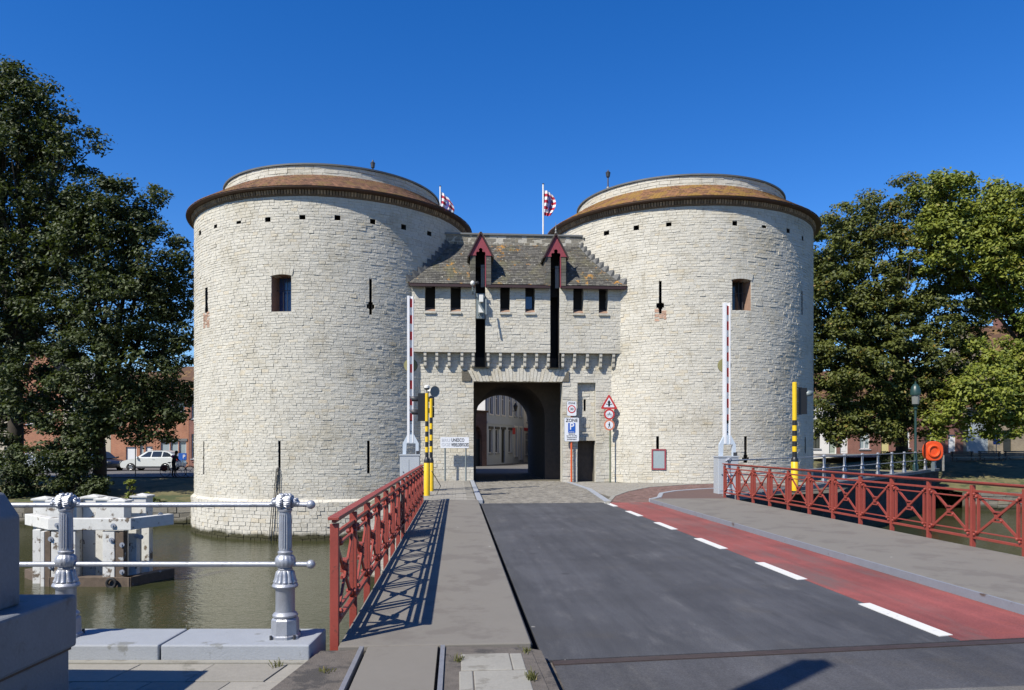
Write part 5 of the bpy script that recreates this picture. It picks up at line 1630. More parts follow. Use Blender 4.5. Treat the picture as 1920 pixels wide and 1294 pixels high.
# ------------------------------------------------------------------ signs
RT, UP, OUT = Vector((1, 0, 0)), Vector((0, 0, 1)), Vector((0, -1, 0))
def plate(name, c, w, h, mat, par, t=0.02, r=0.04, dy=0.0):
    """upright sheet with rounded corners facing the viewer"""
    pts = []
    for sx, sz, a0 in ((1, 1, 0), (-1, 1, 90), (-1, -1, 180), (1, -1, 270)):
        for k in range(5):
            a = R(a0 + 22.5 * k)
            pts.append((c[0] + sx * (w / 2 - r) + r * math.cos(a), c[1] + dy, c[2] + sz * (h / 2 - r) + r * math.sin(a)))
    return MB().prism(pts, (0, t, 0)).build(name, mat, par)
def disc(name, c, r, mat, par, t=0.02, dy=0.0, n=36):
    return MB().prism([(c[0] + r * math.cos(2 * math.pi * k / n), c[1] + dy, c[2] + r * math.sin(2 * math.pi * k / n)) for k in range(n)], (0, t, 0)).build(name, mat, par)
def words(txt, size, mat, c, par, dy, name='lettering', sx=1.0):
    return link(name, text_mesh(txt, size, mat, (c[0], c[1] + dy, c[2]), RT, UP, OUT, sx=sx), par)
# parking zone sign on an orange post
b = at_Y(1071.5, 904, 35.12); b.z = 0.0
s1 = thing('zone_sign', 'white ZONE 30 and parking signs on an orange post right of the passage', 'road sign', b)
MB().tube([b, b + Vector((0, 0, 3.75))], 0.045, 12).build('post', 'sign_orange', s1, smooth=True)
c = at_Y(1072, 805.5, 35.04)
pp = plate('parking_sign', c, 0.68, 1.10, 'sign_white', s1, r=0.06)
plate('border', c, 0.70, 1.12, 'post_grey', s1, r=0.065, dy=0.012, t=0.012)
words('ZONE', 0.215, 'black_paint', c + Vector((0, 0, 0.42)), pp, -0.003, sx=0.95)
bp = plate('blue_panel', c + Vector((0, 0, 0.08)), 0.34, 0.46, 'sign_blue', pp, dy=-0.008, t=0.008, r=0.03)
words('P', 0.44, 'sign_white', c + Vector((0, 0, 0.135)), bp, -0.011)
words('9-20 uur', 0.065, 'sign_white', c + Vector((0, 0, -0.105)), bp, -0.011)
for k, t in enumerate(('Betalend', 'van 9u tot 20u', 'Uitgezonderd', 'parkeerkaart')):
    words(t, 0.085, 'black_paint', c + Vector((0, 0, -0.205 - 0.085 * k)), pp, -0.003)
c = at_Y(1072, 766, 35.04)
zp = plate('speed_sign', c, 0.44, 0.68, 'sign_white', s1, r=0.05)
plate('border', c, 0.46, 0.70, 'dark_metal', s1, r=0.055, dy=0.012, t=0.012)
words('ZONE', 0.12, 'black_paint', c + Vector((0, 0, 0.24)), zp, -0.003)
d0 = disc('red_ring', c + Vector((0, 0, -0.03)), 0.185, 'signal_red', zp, 0.006, -0.006)
disc('white_centre', c + Vector((0, 0, -0.03)), 0.135, 'sign_white', zp, 0.006, -0.010)
words('30', 0.165, 'black_paint', c + Vector((0, 0, -0.03)), zp, -0.012)
# thin pipes by the doorway
dp = thing('drain_pipe', 'pair of thin pale pipes standing in the doorway behind the orange post', 'pipe', at_Y(1080, 903, GL + .1))
for px in (1078.5, 1081.5):
    p = at_Y(px, 850, GL - 0.03)
    MB().tube([(p.x, p.y, 0.0), (p.x, p.y, 1.45)], 0.012, 6).build('pipe', 'plate_white', dp)
# warning triangle and two round signs on a green post
b = at_Y(1144, 902, 34.86); b.z = 0.0
s2 = thing('warning_sign', 'red triangle and two round signs on a green post by the right tower', 'road sign', b)
MB().tube([b, b + Vector((0, 0, 3.7))], 0.038, 12).build('post', 'post_green', s2, smooth=True)
c = at_Y(1142, 757.5, 34.8)
def tri(c, s, dy, t, name, mat, par, rr=0.05):
    pts = []
    h = s * 0.866
    cor = [(0, h * 2 / 3), (-s / 2, -h / 3), (s / 2, -h / 3)]
    for i, (x, z) in enumerate(cor):
        a0 = (90, 210, 330)[i]
        l = math.hypot(x, z); k = (l - rr * 2) / l
        for q in range(-2, 3):
            a = R(a0 + q * 30)
            pts.append((c[0] + x * k + rr * math.cos(a), c[1] + dy, c[2] + z * k + rr * math.sin(a)))
    return MB().prism(pts, (0, t, 0)).build(name, mat, par)
t0 = tri(c, 0.82, 0, 0.015, 'triangle_sign', 'signal_red', s2)
tri(c, 0.53, -0.006, 0.006, 'white_field', 'sign_white', t0, 0.02)
# priority mark: broad upright arrow crossed by a thin bar
arrow = [(-0.045, -0.12), (0.045, -0.12), (0.045, 0.06), (0.085, 0.06), (0.0, 0.19), (-0.085, 0.06), (-0.045, 0.06)]
MB().prism([(c.x + x, c.y - 0.010, c.z + z) for x, z in arrow], (0, 0.005, 0)).build('arrow_mark', 'black_paint', t0)
MB().box(c.x - 0.15, c.x + 0.15, c.y - 0.009, c.y - 0.004, c.z - 0.03, c.z + 0.005).build('cross_mark', 'black_paint', t0)
c = at_Y(1142.5, 777, 34.8)
d0 = disc('round_sign', c, 0.25, 'signal_red', s2, 0.015)
d1 = disc('white_field', c, 0.175, 'sign_white', d0, 0.006, -0.006)
mk = MB()
for sx in (-1, 1):
    mk.tube([(c.x + sx * 0.075 + 0.05 * math.cos(q), c.y - 0.009, c.z - 0.03 + 0.05 * math.sin(q)) for q in [2 * math.pi * k / 14 for k in range(15)]], 0.009, 4, False)
mk.box(c.x - 0.075, c.x + 0.06, c.y - 0.011, c.y - 0.007, c.z - 0.01, c.z + 0.03).box(c.x - 0.02, c.x + 0.03, c.y - 0.011, c.y - 0.007, c.z + 0.03, c.z + 0.09)
mk.build('moped_mark', 'post_grey', d0)
c = at_Y(1142.5, 797, 34.8)
d0 = disc('round_sign', c, 0.25, 'faded_orange', s2, 0.015)
disc('white_field', c, 0.18, 'sign_white', d0, 0.006, -0.006)
mk = MB()
mk.prism([(c.x + 0.022 * math.cos(k), c.y - 0.010, c.z + 0.105 + 0.022 * math.sin(k)) for k in [2 * math.pi * i / 10 for i in range(10)]], (0, 0.004, 0))
for pl in ([(-.025, .075), (.03, .075), (.028, -.02), (-.02, -.02)], [(-.02, -.02), (.008, -.02), (-.035, -.13), (-.058, -.13)], [(.0, -.02), (.028, -.02), (.055, -.13), (.03, -.13)], [(-.025, .07), (-.01, .07), (-.045, -.01), (-.058, -.005)]):
    mk.prism([(c.x + x, c.y - 0.010, c.z + z) for x, z in pl], (0, 0.004, 0))
mk.build('walker_mark', 'black_paint', d0)
# heritage name board
b = at_Y(853, 907, 34.78); b.z = 0.095
s3 = thing('name_board', 'long white UNESCO board on two grey posts left of the passage', 'sign', b)
c = at_Y(852.5, 830, 34.73)
pb_ = plate('board', c, 1.30, 0.50, 'sign_white', s3, r=0.03)
for px in (834.5, 873.5):
    p = at_Y(px, 860, 34.78)
    MB().tube([(p.x, p.y, 0.09), (p.x, p.y, c.z + 0.2)], 0.04, 10).build('post', 'post_grey', s3, smooth=True)
words('BRU', 0.20, 'sign_grey_text', c + Vector((-0.40, 0, 0.10)), pb_, -0.003, sx=1.05)
words('GGE', 0.20, 'sign_grey_text', c + Vector((-0.40, 0, -0.10)), pb_, -0.003, sx=1.05)
link('lettering', text_mesh('UNESCO', 0.215, 'black_paint', (c.x - 0.155, c.y - 0.003, c.z + 0.108), RT, UP, OUT, align='LEFT', sx=0.70), pb_)
link('lettering', text_mesh('WERELDERFGOED', 0.215, 'black_paint', (c.x - 0.155, c.y - 0.003, c.z - 0.108), RT, UP, OUT, align='LEFT', sx=0.455), pb_)
# flood lamp and camera on the left slot
c = at_Y(901, 575, 34.8)
fl_ = thing('flood_lamp', 'grey lamp box with two white panels in the left slot of the gatehouse', 'lamp', (c.x, c.y, c.z - 0.6))
MB().box(c.x - 0.19, c.x + 0.19, 34.76, 34.92, c.z - 0.56, c.z + 0.60).build('housing', 'post_grey', fl_, bevel=0.015)
MB().box(c.x - 0.07, c.x + 0.12, 34.55, 34.715, c.z + 0.17, c.z + 0.50).build('upper_lamp', 'plate_white', fl_, bevel=0.015)
MB().prism([(c.x - 0.10, 34.60, c.z + 0.08), (c.x - 0.10, 34.60, c.z - 0.30), (c.x + 0.13, 34.60, c.z - 0.30)], (0, 0.115, 0)).build('lower_lamp', 'plate_white', fl_)
MB().bar((c.x + 0.23, 34.45, c.z + 0.28), (c.x + 0.23, 34.3, c.z - 0.45), 0.05, 0.06).build('side_arm', 'post_grey', fl_)
for k in (-1, 0, 1):
    MB().tube([(c.x + 0.09 * k, 34.70, c.z - 0.40), (c.x + 0.09 * k, 34.72, c.z - 0.40)], 0.025, 8).build('knob', 'dark_metal', fl_)
c = at_Y(886, 531, 34.45)
cm = thing('wall_camera', 'white dome camera on a bracket under the left dormer', 'camera', c)
MB().ball(c, 0.10, 14, 10, (1, 1, 1.15)).build('dome', 'plate_white', cm, smooth=True)
MB().tube([c + Vector((0, 0.05, -.1)), c + Vector((0.02, 0.1, -0.33)), c + Vector((0.02, 0.5, -0.4))], 0.03, 8).build('bracket', 'post_grey', cm)
MB().tube([c + Vector((0.14, 0.1, 0.03)), c + Vector((0.26, 0.0, 0.03))], [0.05, 0.07], 12).build('side_camera', 'dark_metal', cm)
MB().tube([c + Vector((0.0, 0.05, 0.0)), c + Vector((0.16, 0.1, 0.03))], 0.02, 6).build('arm', 'dark_metal', cm)

# ------------------------------------------------------------------ flags
def flag(label, px, pyt, pyb, zc, rows, width, zb, seed, hang):
    t = at_depth(px, pyt, zc); bt = Vector((t.x, t.y, zb))
    r = thing('flagpole', label, 'flag', bt, 'flags above the gate')
    MB().tube([bt, t], 0.045, 10).build('pole', 'white_paint', r, smooth=True)
    MB().lathe([(0.045, 0), (0.06, 0.01), (0.06, 0.04), (0.02, 0.06)], t, 10).build('truck', 'dark_metal', r)
    rs = random.Random(seed)
    nu, nv = 18, rows
    H = (pyb - pyt - 10) / F * zc
    z1 = t.z - 0.30
    def P(u, v):
        # cloth sags away from the pole, the folds running down it
        x = width * u * (0.55 + 0.45 * math.sin(math.pi * min(1, v * 0.9 + 0.12)))
        drop = hang * u ** 1.3
        y = 0.13 * math.sin(u * 7 + v * 2.5 + seed) * u + 0.05 * math.sin(u * 15 + v * 5)
        return Vector((t.x + 0.05 + x, t.y + y, z1 - H * v * (1 - 0.12 * u) - drop))
    cloth = None
    for k in range(nv):
        m = MB()
        vs = []
        sub = 3
        for j in range(sub + 1):
            for i in range(nu + 1):
                vs.append(P(i / nu, (k + j / sub) / nv))
        m.add(vs, [(j*(nu+1) + i, j*(nu+1) + i + 1, (j+1)*(nu+1) + i + 1, (j+1)*(nu+1) + i) for j in range(sub) for i in range(nu)])
        o = m.build('stripe', 'flag_white' if k % 2 == 0 else 'flag_red', r, smooth=True)
    # blue rampant beast laid over the stripes, as a blotchy outline
    sil = [(0.30, 0.62), (0.36, 0.50), (0.33, 0.40), (0.42, 0.36), (0.40, 0.24), (0.52, 0.16), (0.62, 0.22), (0.60, 0.33), (0.76, 0.30), (0.80, 0.38), (0.64, 0.44), (0.62, 0.54), (0.78, 0.58), (0.80, 0.66), (0.62, 0.66), (0.60, 0.76), (0.72, 0.86), (0.60, 0.88), (0.50, 0.74), (0.40, 0.84), (0.32, 0.82), (0.40, 0.70)]
    m = MB()
    for off in (-0.014, 0.014):
        ctr = P(0.52, 0.5) + Vector((0, off, 0))
        m.add([P(a, b) + Vector((0, off * 1.6, 0)) for a, b in sil] + [ctr + Vector((0, off, 0))], [(i, (i + 1) % len(sil), len(sil)) for i in range(len(sil))])
    m.build('beast_emblem', 'flag_blue', r)
flag('striped red and white flag with a blue beast on the tall pole over the gatehouse', 1018.5, 346, 404, 40.5, 8, 0.62, 11.0, 2, 0.20)
flag('striped flag half hidden behind the left tower roof', 825.5, 350, 404, 44.5, 8, 0.78, 12.0, 5, 0.55)

# ------------------------------------------------------------------ right bank: lamp post, lifebuoy, benches, hedge, small signs
def base_on(px, zc, z):
    p = at_depth(px, 833, zc); p.z = z; return p
b = base_on(1716.5, 46.3, 0.0)
lp = thing('street_lamp', 'dark green lantern street lamp in front of the right tree', 'street lamp', b)
H = EYE - (764 - HY) / F * 46.3
MB().lathe([(0.16, 0), (0.16, 0.5), (0.11, 0.6), (0.09, 1.2), (0.075, 1.3), (0.065, H - 0.4), (0.06, H - 0.15)], b, 14).build('post', 'lamp_green', lp, smooth=True)
MB().lathe([(0.06, H - 0.15), (0.12, H - 0.12), (0.13, H - 0.05), (0.07, H), (0.1, H + 0.04), (0.22, H + 0.2)], b, 14).build('bracket', 'lamp_green', lp, smooth=True)
MB().lathe([(0.20, H + 0.2), (0.24, H + 0.75)], b, 8).build('lamp_glass', 'lamp_glass', lp)
MB().lathe([(0.30, H + 0.75), (0.31, H + 0.80), (0.30, H + 1.0), (0.24, H + 1.25), (0.12, H + 1.42), (0.05, H + 1.46), (0.05, H + 1.56), (0.0, H + 1.6)], b, 16).build('hood', 'lamp_green', lp, smooth=True)
b = base_on(1752, 47.6, 0.12)
lb = thing('lifebuoy_station', 'orange lifebuoy case on a grey post at the end of the silver railing', 'lifebuoy', b)
c = at_depth(1751, 846, 47.5)
def ringpts(cx, cz, r, n=28): return [(cx + r * math.cos(2 * math.pi * k / n), cz + r * math.sin(2 * math.pi * k / n)) for k in range(n)]
sh = []
for k in range(32):
    a = 2 * math.pi * k / 32
    x, z = math.cos(a), math.sin(a)
    e = 0.78
    sh.append(Vector((c.x + 0.64 * math.copysign(abs(x) ** e, x), c.y, c.z + 0.62 * math.copysign(abs(z) ** e, z))))
MB().prism(sh, (0, 0.22, 0)).build('case', 'lifebuoy_orange', lb, bevel=0.04)
ring = MB().tube([(c.x + 0.34 * math.cos(a), c.y, c.z + 0.34 * math.sin(a)) for a in [2 * math.pi * k / 24 for k in range(25)]], 0.085, 8, False).build('lifebuoy', 'lifebuoy_orange', lb, smooth=True)
MB().box(c.x - 0.09, c.x + 0.09, c.y + 0.05, c.y + 0.15, 0.1, c.z - 0.4).build('post', 'post_grey', lb)
MB().box(c.x + 0.62, c.x + 0.72, c.y + 0.05, c.y + 0.12, 0.1, c.z - 0.25).build('side_post', 'concrete', lb)
# benches on the shaded grass
def bench(label, px, zc, z):
    o = base_on(px, zc, z)
    r = thing('park_bench', label, 'bench', o, 'park benches on the right bank')
    def cb(name, x0, x1, y0, y1, z0, z1, mat='timber_bare'):
        MB().box(o.x + x0, o.x + x1, o.y + y0, o.y + y1, o.z + z0, o.z + z1).build(name, mat, r)
    for k in range(3): cb('seat_slat', -0.9, 0.9, -0.25 + k * 0.16, -0.12 + k * 0.16, 0.43, 0.47, 'post_grey')
    for k in range(3): cb('back_slat', -0.9, 0.9, 0.25, 0.29, 0.55 + k * 0.13, 0.65 + k * 0.13, 'dark_metal')
    for x in (-0.75, 0.75):
        cb('leg', x - 0.03, x + 0.03, -0.24, -0.18, 0, 0.43, 'dark_metal'); cb('leg', x - 0.03, x + 0.03, 0.2, 0.29, 0, 0.9, 'dark_metal')
bench('dark park bench nearest the lifebuoy', 1808, 56.5, 0.33)
bench('middle one of the three dark park benches right of the lifebuoy', 1860, 56.8, 0.35)
bench('dark park bench at the right edge of the picture', 1908, 57.1, 0.36)
b = base_on(1868, 62.5, 0.85)
sn = thing('parking_ban_sign', 'small round red and blue sign on a thin post before the beige house', 'road sign', b)
MB().tube([b, b + Vector((0, 0, 2.1))], 0.03, 8).build('post', 'post_grey', sn)
cc = b + Vector((0, -0.05, 1.75))
q = disc('red_ring', cc, 0.36, 'signal_red', sn, 0.02)
disc('blue_centre', cc, 0.25, 'sign_blue', q, 0.01, -0.006)
MB().bar((cc.x - 0.2, cc.y - 0.012, cc.z + 0.2), (cc.x + 0.2, cc.y - 0.012, cc.z - 0.2), 0.07, 0.01, (0, 1, 0)).build('slash', 'signal_red', q)
plate('lower_plate', cc + Vector((0, 0, -0.62)), 0.6, 0.45, 'sign_blue', sn)
# ------------------------------------------------------------------ houses
def house(label, o, ang, w, h, depth, wall, items, roof='roof_tile_red', roof_h=2.6, cat='house', group=None, gable=False, eave=True, chimney=None):
    """o: left foot of the facade, ang: direction of the facade (world angle), items: (kind, u0, u1, z0, z1, opts)"""
    o = Vector(o)
    d = Vector((math.cos(ang), math.sin(ang), 0)); n = Vector((d.y, -d.x, 0))     # n points out of the facade
    root = thing('row_house', label, cat, o, group)
    mp = lambda u, z, q: o + d * u + n * q + Vector((0, 0, z))
    ops = [list(i[1:5]) for i in items if i[0] != 'band']
    wl = grid_wall(mp, 0, w, -0.6, h, ops, 3.0, 0.0)
    P = lambda u, q, z: mp(u, z, -q)
    wl.add([P(0, 0, -.6), P(0, depth, -.6), P(0, depth, h), P(0, 0, h)], [(0, 1, 2, 3)])
    wl.add([P(w, 0, -.6), P(w, depth, -.6), P(w, depth, h), P(w, 0, h)], [(3, 2, 1, 0)])
    wl.add([P(0, depth, -.6), P(w, depth, -.6), P(w, depth, h), P(0, depth, h)], [(0, 1, 2, 3)])
    if gable:
        wl.add([P(0, 0, h), P(w, 0, h), P(w / 2, 0, h + roof_h)], [(0, 1, 2)])
    else:
        wl.add([P(0, 0, h), P(0, depth, h), P(0, depth / 2, h + roof_h)], [(0, 1, 2)])
        wl.add([P(w, 0, h), P(w, depth, h), P(w, depth / 2, h + roof_h)], [(2, 1, 0)])
    wl.build('wall', wall, root)
    th = Vector((0, 0, 0.12))
    if gable:
        for s in (0, 1):
            e = -0.2 if s == 0 else w + 0.2
            q = [P(e, -0.25, h - 0.15), P(w / 2, -0.25, h + roof_h), P(w / 2, depth, h + roof_h), P(e, depth, h - 0.15)]
            MB().hexa(q if s else q[::-1], [p + th for p in (q if s else q[::-1])]).build('roof_slope', roof, root)
    else:
        for s in (0, 1):
            y0 = -0.3 if s == 0 else depth + 0.3
            q = [P(-0.05, y0, h - 0.12), P(w + 0.05, y0, h - 0.12), P(w + 0.05, depth / 2, h + roof_h), P(-0.05, depth / 2, h + roof_h)]
            if s: q = q[::-1]
            ro = MB().hexa(q, [p + th for p in q]).build('roof_slope', roof, root)
        if eave:
            MB().tube([P(0, -0.33, h - 0.1), P(w, -0.33, h - 0.1)], 0.07, 6).build('gutter', 'lead_grey', root)
    if chimney:
        cu = chimney
        MB().hexa([P(cu, depth/2 - .3, h + roof_h - .5), P(cu + .6, depth/2 - .3, h + roof_h - .5), P(cu + .6, depth/2 + .3, h + roof_h - .5), P(cu, depth/2 + .3, h + roof_h - .5)],
                  [P(cu, depth/2 - .3, h + roof_h + .9), P(cu + .6, depth/2 - .3, h + roof_h + .9), P(cu + .6, depth/2 + .3, h + roof_h + .9), P(cu, depth/2 + .3, h + roof_h + .9)]).build('chimney', 'brick_red', root)
    def slab(name, u0, u1, z0, z1, q0, q1, mat, par):
        """q measured outward"""
        return MB().hexa([mp(u0, z0, q1), mp(u1, z0, q1), mp(u1, z0, q0), mp(u0, z0, q0)], [mp(u0, z1, q1), mp(u1, z1, q1), mp(u1, z1, q0), mp(u0, z1, q0)]).build(name, mat, par)
    for it in items:
        k, u0, u1, z0, z1 = it[:5]
        op = it[5] if len(it) > 5 else {}
        if k == 'band':
            slab('string_course', u0, u1, z0, z1, 0.002, 0.06, op.get('mat', 'render_grey'), root); continue
        m = MB()
        for a, b in (((u0, z0), (u1, z0)), ((u1, z0), (u1, z1)), ((u1, z1), (u0, z1)), ((u0, z1), (u0, z0))):
            m.add([mp(*a, 0), mp(*b, 0), mp(*b, -0.18), mp(*a, -0.18)], [(0, 1, 2, 3)])
        if k == 'window':
            wn_ = m.build('window', op.get('trim', wall), root)
            fr = op.get('frame', 'door_white')
            t = op.get('t', 0.07)
            f = MB()
            bars = [(u0, u0 + t, z0, z1), (u1 - t, u1, z0, z1), (u0, u1, z0, z0 + t), (u0, u1, z1 - t, z1)]
            if op.get('cross', True):
                um, zm = (u0 + u1) / 2, z0 + (z1 - z0) * 0.68
                bars += [(um - t / 2, um + t / 2, z0, z1), (u0, u1, zm - t / 2, zm + t / 2)]
            for (a, b, c, e) in bars:
                f.hexa([mp(a, c, -.10), mp(b, c, -.10), mp(b, c, -.16), mp(a, c, -.16)], [mp(a, e, -.10), mp(b, e, -.10), mp(b, e, -.16), mp(a, e, -.16)])
            f.build('frame', fr, wn_)
            slab('pane', u0, u1, z0, z1, -0.17, -0.15, op.get('pane', 'pane_dark'), wn_)
            slab('sill', u0 - 0.08, u1 + 0.08, z0 - 0.10, z0 - 0.01, -0.05, 0.08, op.get('sill', 'coping_stone'), wn_)
            if op.get('lintel'):
                slab('lintel', u0 - 0.12, u1 + 0.12, z1 + 0.005, z1 + 0.22, 0.002, 0.07, op['lintel'], wn_)
            if op.get('surround'):
                slab('surround', u0 - 0.14, u0 - 0.005, z0 - .1, z1 + .15, 0.002, 0.05, op['surround'], wn_)
                slab('surround', u1 + 0.005, u1 + 0.14, z0 - .1, z1 + .15, 0.002, 0.05, op['surround'], wn_)
                slab('surround', u0 - 0.14, u1 + 0.14, z1 + 0.152, z1 + .32, 0.002, 0.07, op['surround'], wn_)
        else:
            dn = m.build('door', op.get('trim', wall), root)
            slab('leaf', u0, u1, z0, z1, -0.17, -0.12, op.get('mat', 'door_white'), dn)
            if op.get('panels', True):
                slab('door_panel', u0 + 0.15, u1 - 0.15, z0 + 0.2, z0 + (z1 - z0) * 0.42, -0.119, -0.105, op.get('mat', 'door_white'), dn)
                slab('door_panel', u0 + 0.15, u1 - 0.15, z0 + (z1 - z0) * 0.5, z1 - 0.2, -0.119, -0.105, op.get('mat', 'door_white'), dn)
            MB().ball(mp(u1 - 0.12, z0 + 1.0, -0.09), 0.035, 6, 5).build('handle', 'dark_metal', dn)
            if op.get('lintel'):
                slab('lintel', u0 - 0.12, u1 + 0.12, z1 + 0.005, z1 + 0.22, 0.002, 0.07, op['lintel'], dn)
    return root
A0 = -YAW
# left row beyond the canal street
ZL = 71.0
def uL(px, ref): return (px - ref) / F * ZL
def lh(label, p0, p1, h, wall, items, **kw):
    its = [(k, uL(a, p0), uL(b, p0), EYE - (y1 - HY) / F * ZL + 0.45, EYE - (y0 - HY) / F * ZL + 0.45, op) for k, a, b, y0, y1, op in items]
    return house(label, CW((p0 - HX) / F * ZL, ZL, -0.45), A0, uL(p1, p0), h, 8, wall, its, group='row houses left of the towers', **kw)
lh('orange brick house with a wide pale shop window left of the left tower', 292, 354, 6.4, 'brick_orange', [
    ('window', 301, 318, 827, 866, {'cross': False, 'pane': 'pane_pale', 'lintel': 'lead_grey'}), ('window', 319.5, 334, 827, 866, {'cross': False, 'pane': 'pane_pale', 'lintel': 'lead_grey'}), ('window', 335.5, 349, 827, 866, {'cross': False, 'pane': 'pane_pale', 'lintel': 'lead_grey'}),
    ('window', 306, 322, 752, 786, {}), ('window', 330, 346, 752, 786, {})], roof_h=3.4)
lh('orange brick house with a white garage door behind the white car', 208, 291.5, 6.1, 'brick_orange', [
    ('door', 236, 256, 838, 883, {'mat': 'door_white', 'panels': False}), ('window', 262, 269, 836, 878, {'cross': False, 'pane': 'pane_pale'}), ('door', 273, 286, 837, 880, {'mat': 'door_white'}),
    ('window', 222, 234, 760, 792, {}), ('window', 262, 276, 760, 792, {})], roof_h=3.2)
lh('narrow red brick house touching the edge of the left tower', 354.5, 420, 6.9, 'brick_red', [('window', 359, 374, 814, 860, {'pane': 'pane_dark'}), ('window', 359, 374, 745, 785, {})], roof_h=3.4)
lh('red gabled brick house behind the tall left tree', 30, 118, 8.2, 'brick_orange', [('window', 50, 66, 840, 875, {}), ('window', 84, 100, 840, 875, {}), ('window', 50, 66, 760, 795, {}), ('window', 84, 100, 760, 795, {})], gable=True, roof_h=3.2)
lh('grey roofed house between the left trees', 118.5, 207.5, 6.6, 'render_cream', [('window', 135, 150, 838, 868, {}), ('window', 170, 186, 838, 868, {}), ('window', 135, 150, 760, 790, {}), ('window', 170, 186, 760, 790, {})], roof='lead_grey', roof_h=2.6)
lh('pale house at the far left behind the trees', -90, 29.5, 6.2, 'render_cream', [('window', -20, 0, 838, 868, {}), ('window', 8, 24, 838, 868, {})], roof_h=2.8)
# right row
ZR = 69.5
def uR(px, ref): return (px - ref) / F * ZR
def rh(label, p0, p1, h, wall, items, zb=0.95, **kw):
    its = [(k, uR(a, p0), uR(b, p0), max(-0.02, EYE - (y1 - HY) / F * ZR - zb), EYE - (y0 - HY) / F * ZR - zb, op) for k, a, b, y0, y1, op in items]
    return house(label, CW((p0 - HX) / F * ZR, ZR, zb), A0, uR(p1, p0), h, 8, wall, its, group='row houses right of the towers', **kw)
rh('white rendered house with a black window beside the right tower', 1440, 1568, 5.0, 'render_white', [
    ('window', 1523, 1538, 812, 841, {'frame': 'door_dark'}), ('door', 1554.5, 1567, 822, 852.5, {'mat': 'door_sage'}), ('window', 1470, 1485, 812, 841, {}), ('window', 1523, 1538, 762, 785, {})], roof_h=3.0)
rh('red brick house with a white door and white window behind the right tree', 1568.4, 1645, 4.8, 'brick_red', [
    ('door', 1575, 1590, 818, 852.5, {'mat': 'door_white'}), ('window', 1612, 1631, 810, 842, {'pane': 'pane_pale'}), ('window', 1612, 1631, 760, 785, {})], roof_h=3.0)
rh('red brick house with a pale yellow door behind the right tree', 1645.4, 1708, 4.9, 'brick_red', [
    ('door', 1652, 1667, 815, 852, {'mat': 'door_yellow'}), ('window', 1690, 1706, 808, 840, {'pane': 'pane_pale'}), ('window', 1690, 1706, 760, 785, {})], roof_h=3.0)
rh('red brick house behind the lifebuoy with a cream door', 1708.4, 1806, 5.0, 'brick_red', [
    ('window', 1735, 1756, 806, 838, {}), ('door', 1778, 1792, 815, 849, {'mat': 'door_white'}), ('window', 1735, 1756, 755, 785, {})], roof_h=3.2, chimney=1.2)
rh('low building with a wide grey-blue garage door', 1806.4, 1856, 4.2, 'brick_beige', [('door', 1812, 1854, 778, 849, {'mat': 'garage_grey', 'panels': False})], roof_h=2.6)
rh('tall beige brick house with a dark door at the right edge', 1856.4, 2010, 8.6, 'brick_beige', [
    ('door', 1881, 1897, 807, 846, {'mat': 'door_dark', 'lintel': 'brick_beige'}), ('window', 1880, 1897, 738, 787, {}), ('window', 1935, 1955, 738, 787, {}), ('window', 1935, 1955, 810, 838, {})], roof='roof_tile_red', roof_h=3.6, chimney=3.0)
# street seen through the passage
p0, p1, p2, p3 = CW(-2.15, 64.6, 0), CW(0.05, 71.0, 0), CW(1.15, 74.2, 0), CW(4.2, 83, 0)
a1 = math.atan2(p1.y - p0.y, p1.x - p0.x)
w1 = (p1 - p0).length
trim = {'surround': 'render_white', 'sill': 'render_white'}
g1 = []
for k in range(4):
    u = 0.55 + k * 1.58 + (0.35 if k == 3 else 0)
    if k != 2: g1.append(('window', u, u + 0.85, 1.0, 3.1, {'lintel': 'dark_metal', 'cross': False}))
    else: g1.append(('door', u, u + 0.95, 0.1, 3.1, {'mat': 'door_dark', 'lintel': 'dark_metal'}))
    g1.append(('window', u, u + 0.85, 4.4, 6.5, trim))
    g1.append(('window', u, u + 0.85, 7.6, 8.8, trim))
g1.append(('band', 0, w1, 3.55, 3.75, {'mat': 'render_grey'}))
house('grey rendered town house with white windows seen through the passage', p0, a1, w1, 9.6, 8, 'render_grey', g1, roof='lead_grey', group='town houses behind the gate')
w2 = (p2 - p1).length
house('narrow dark grey house behind the street lantern in the passage view', p1 + (p2 - p1) * 0.003, a1, w2 * 0.99, 9.0, 8, 'render_grey', [
    ('window', 0.5, 1.3, 0.6, 3.2, {'cross': False, 'surround': 'render_white'}), ('window', 2.0, 2.8, 0.3, 3.2, {'cross': False, 'surround': 'render_white'}), ('window', 0.5, 1.3, 4.4, 6.4, {}), ('window', 2.0, 2.8, 4.4, 6.4, {})], roof='lead_grey', group='town houses behind the gate')
w3 = (p3 - p2).length
house('pale shop house farthest along the street in the passage view', p2 + (p3 - p2) * 0.003, a1, w3 * 0.99, 7.4, 8, 'render_white', [
    ('window', 0.6, 2.2, 0.7, 2.9, {'pane': 'pane_dark'}), ('window', 3.0, 3.9, 4.0, 5.6, {}), ('window', 0.9, 1.8, 4.0, 5.6, {}), ('door', 3.0, 4.0, 0.05, 2.8, {'mat': 'door_dark'}), ('band', 0, w3, 3.1, 3.4, {'mat': 'signal_red'})], group='town houses behind the gate')
house('row of houses closing the right side of the back street', CW(9.5, 120, 0), a1 + math.pi + 0.2, 60, 9, 8, 'render_cream', [('window', 4 + 3 * k, 5 + 3 * k, 1, 3, {}) for k in range(16)], group='town houses behind the gate')
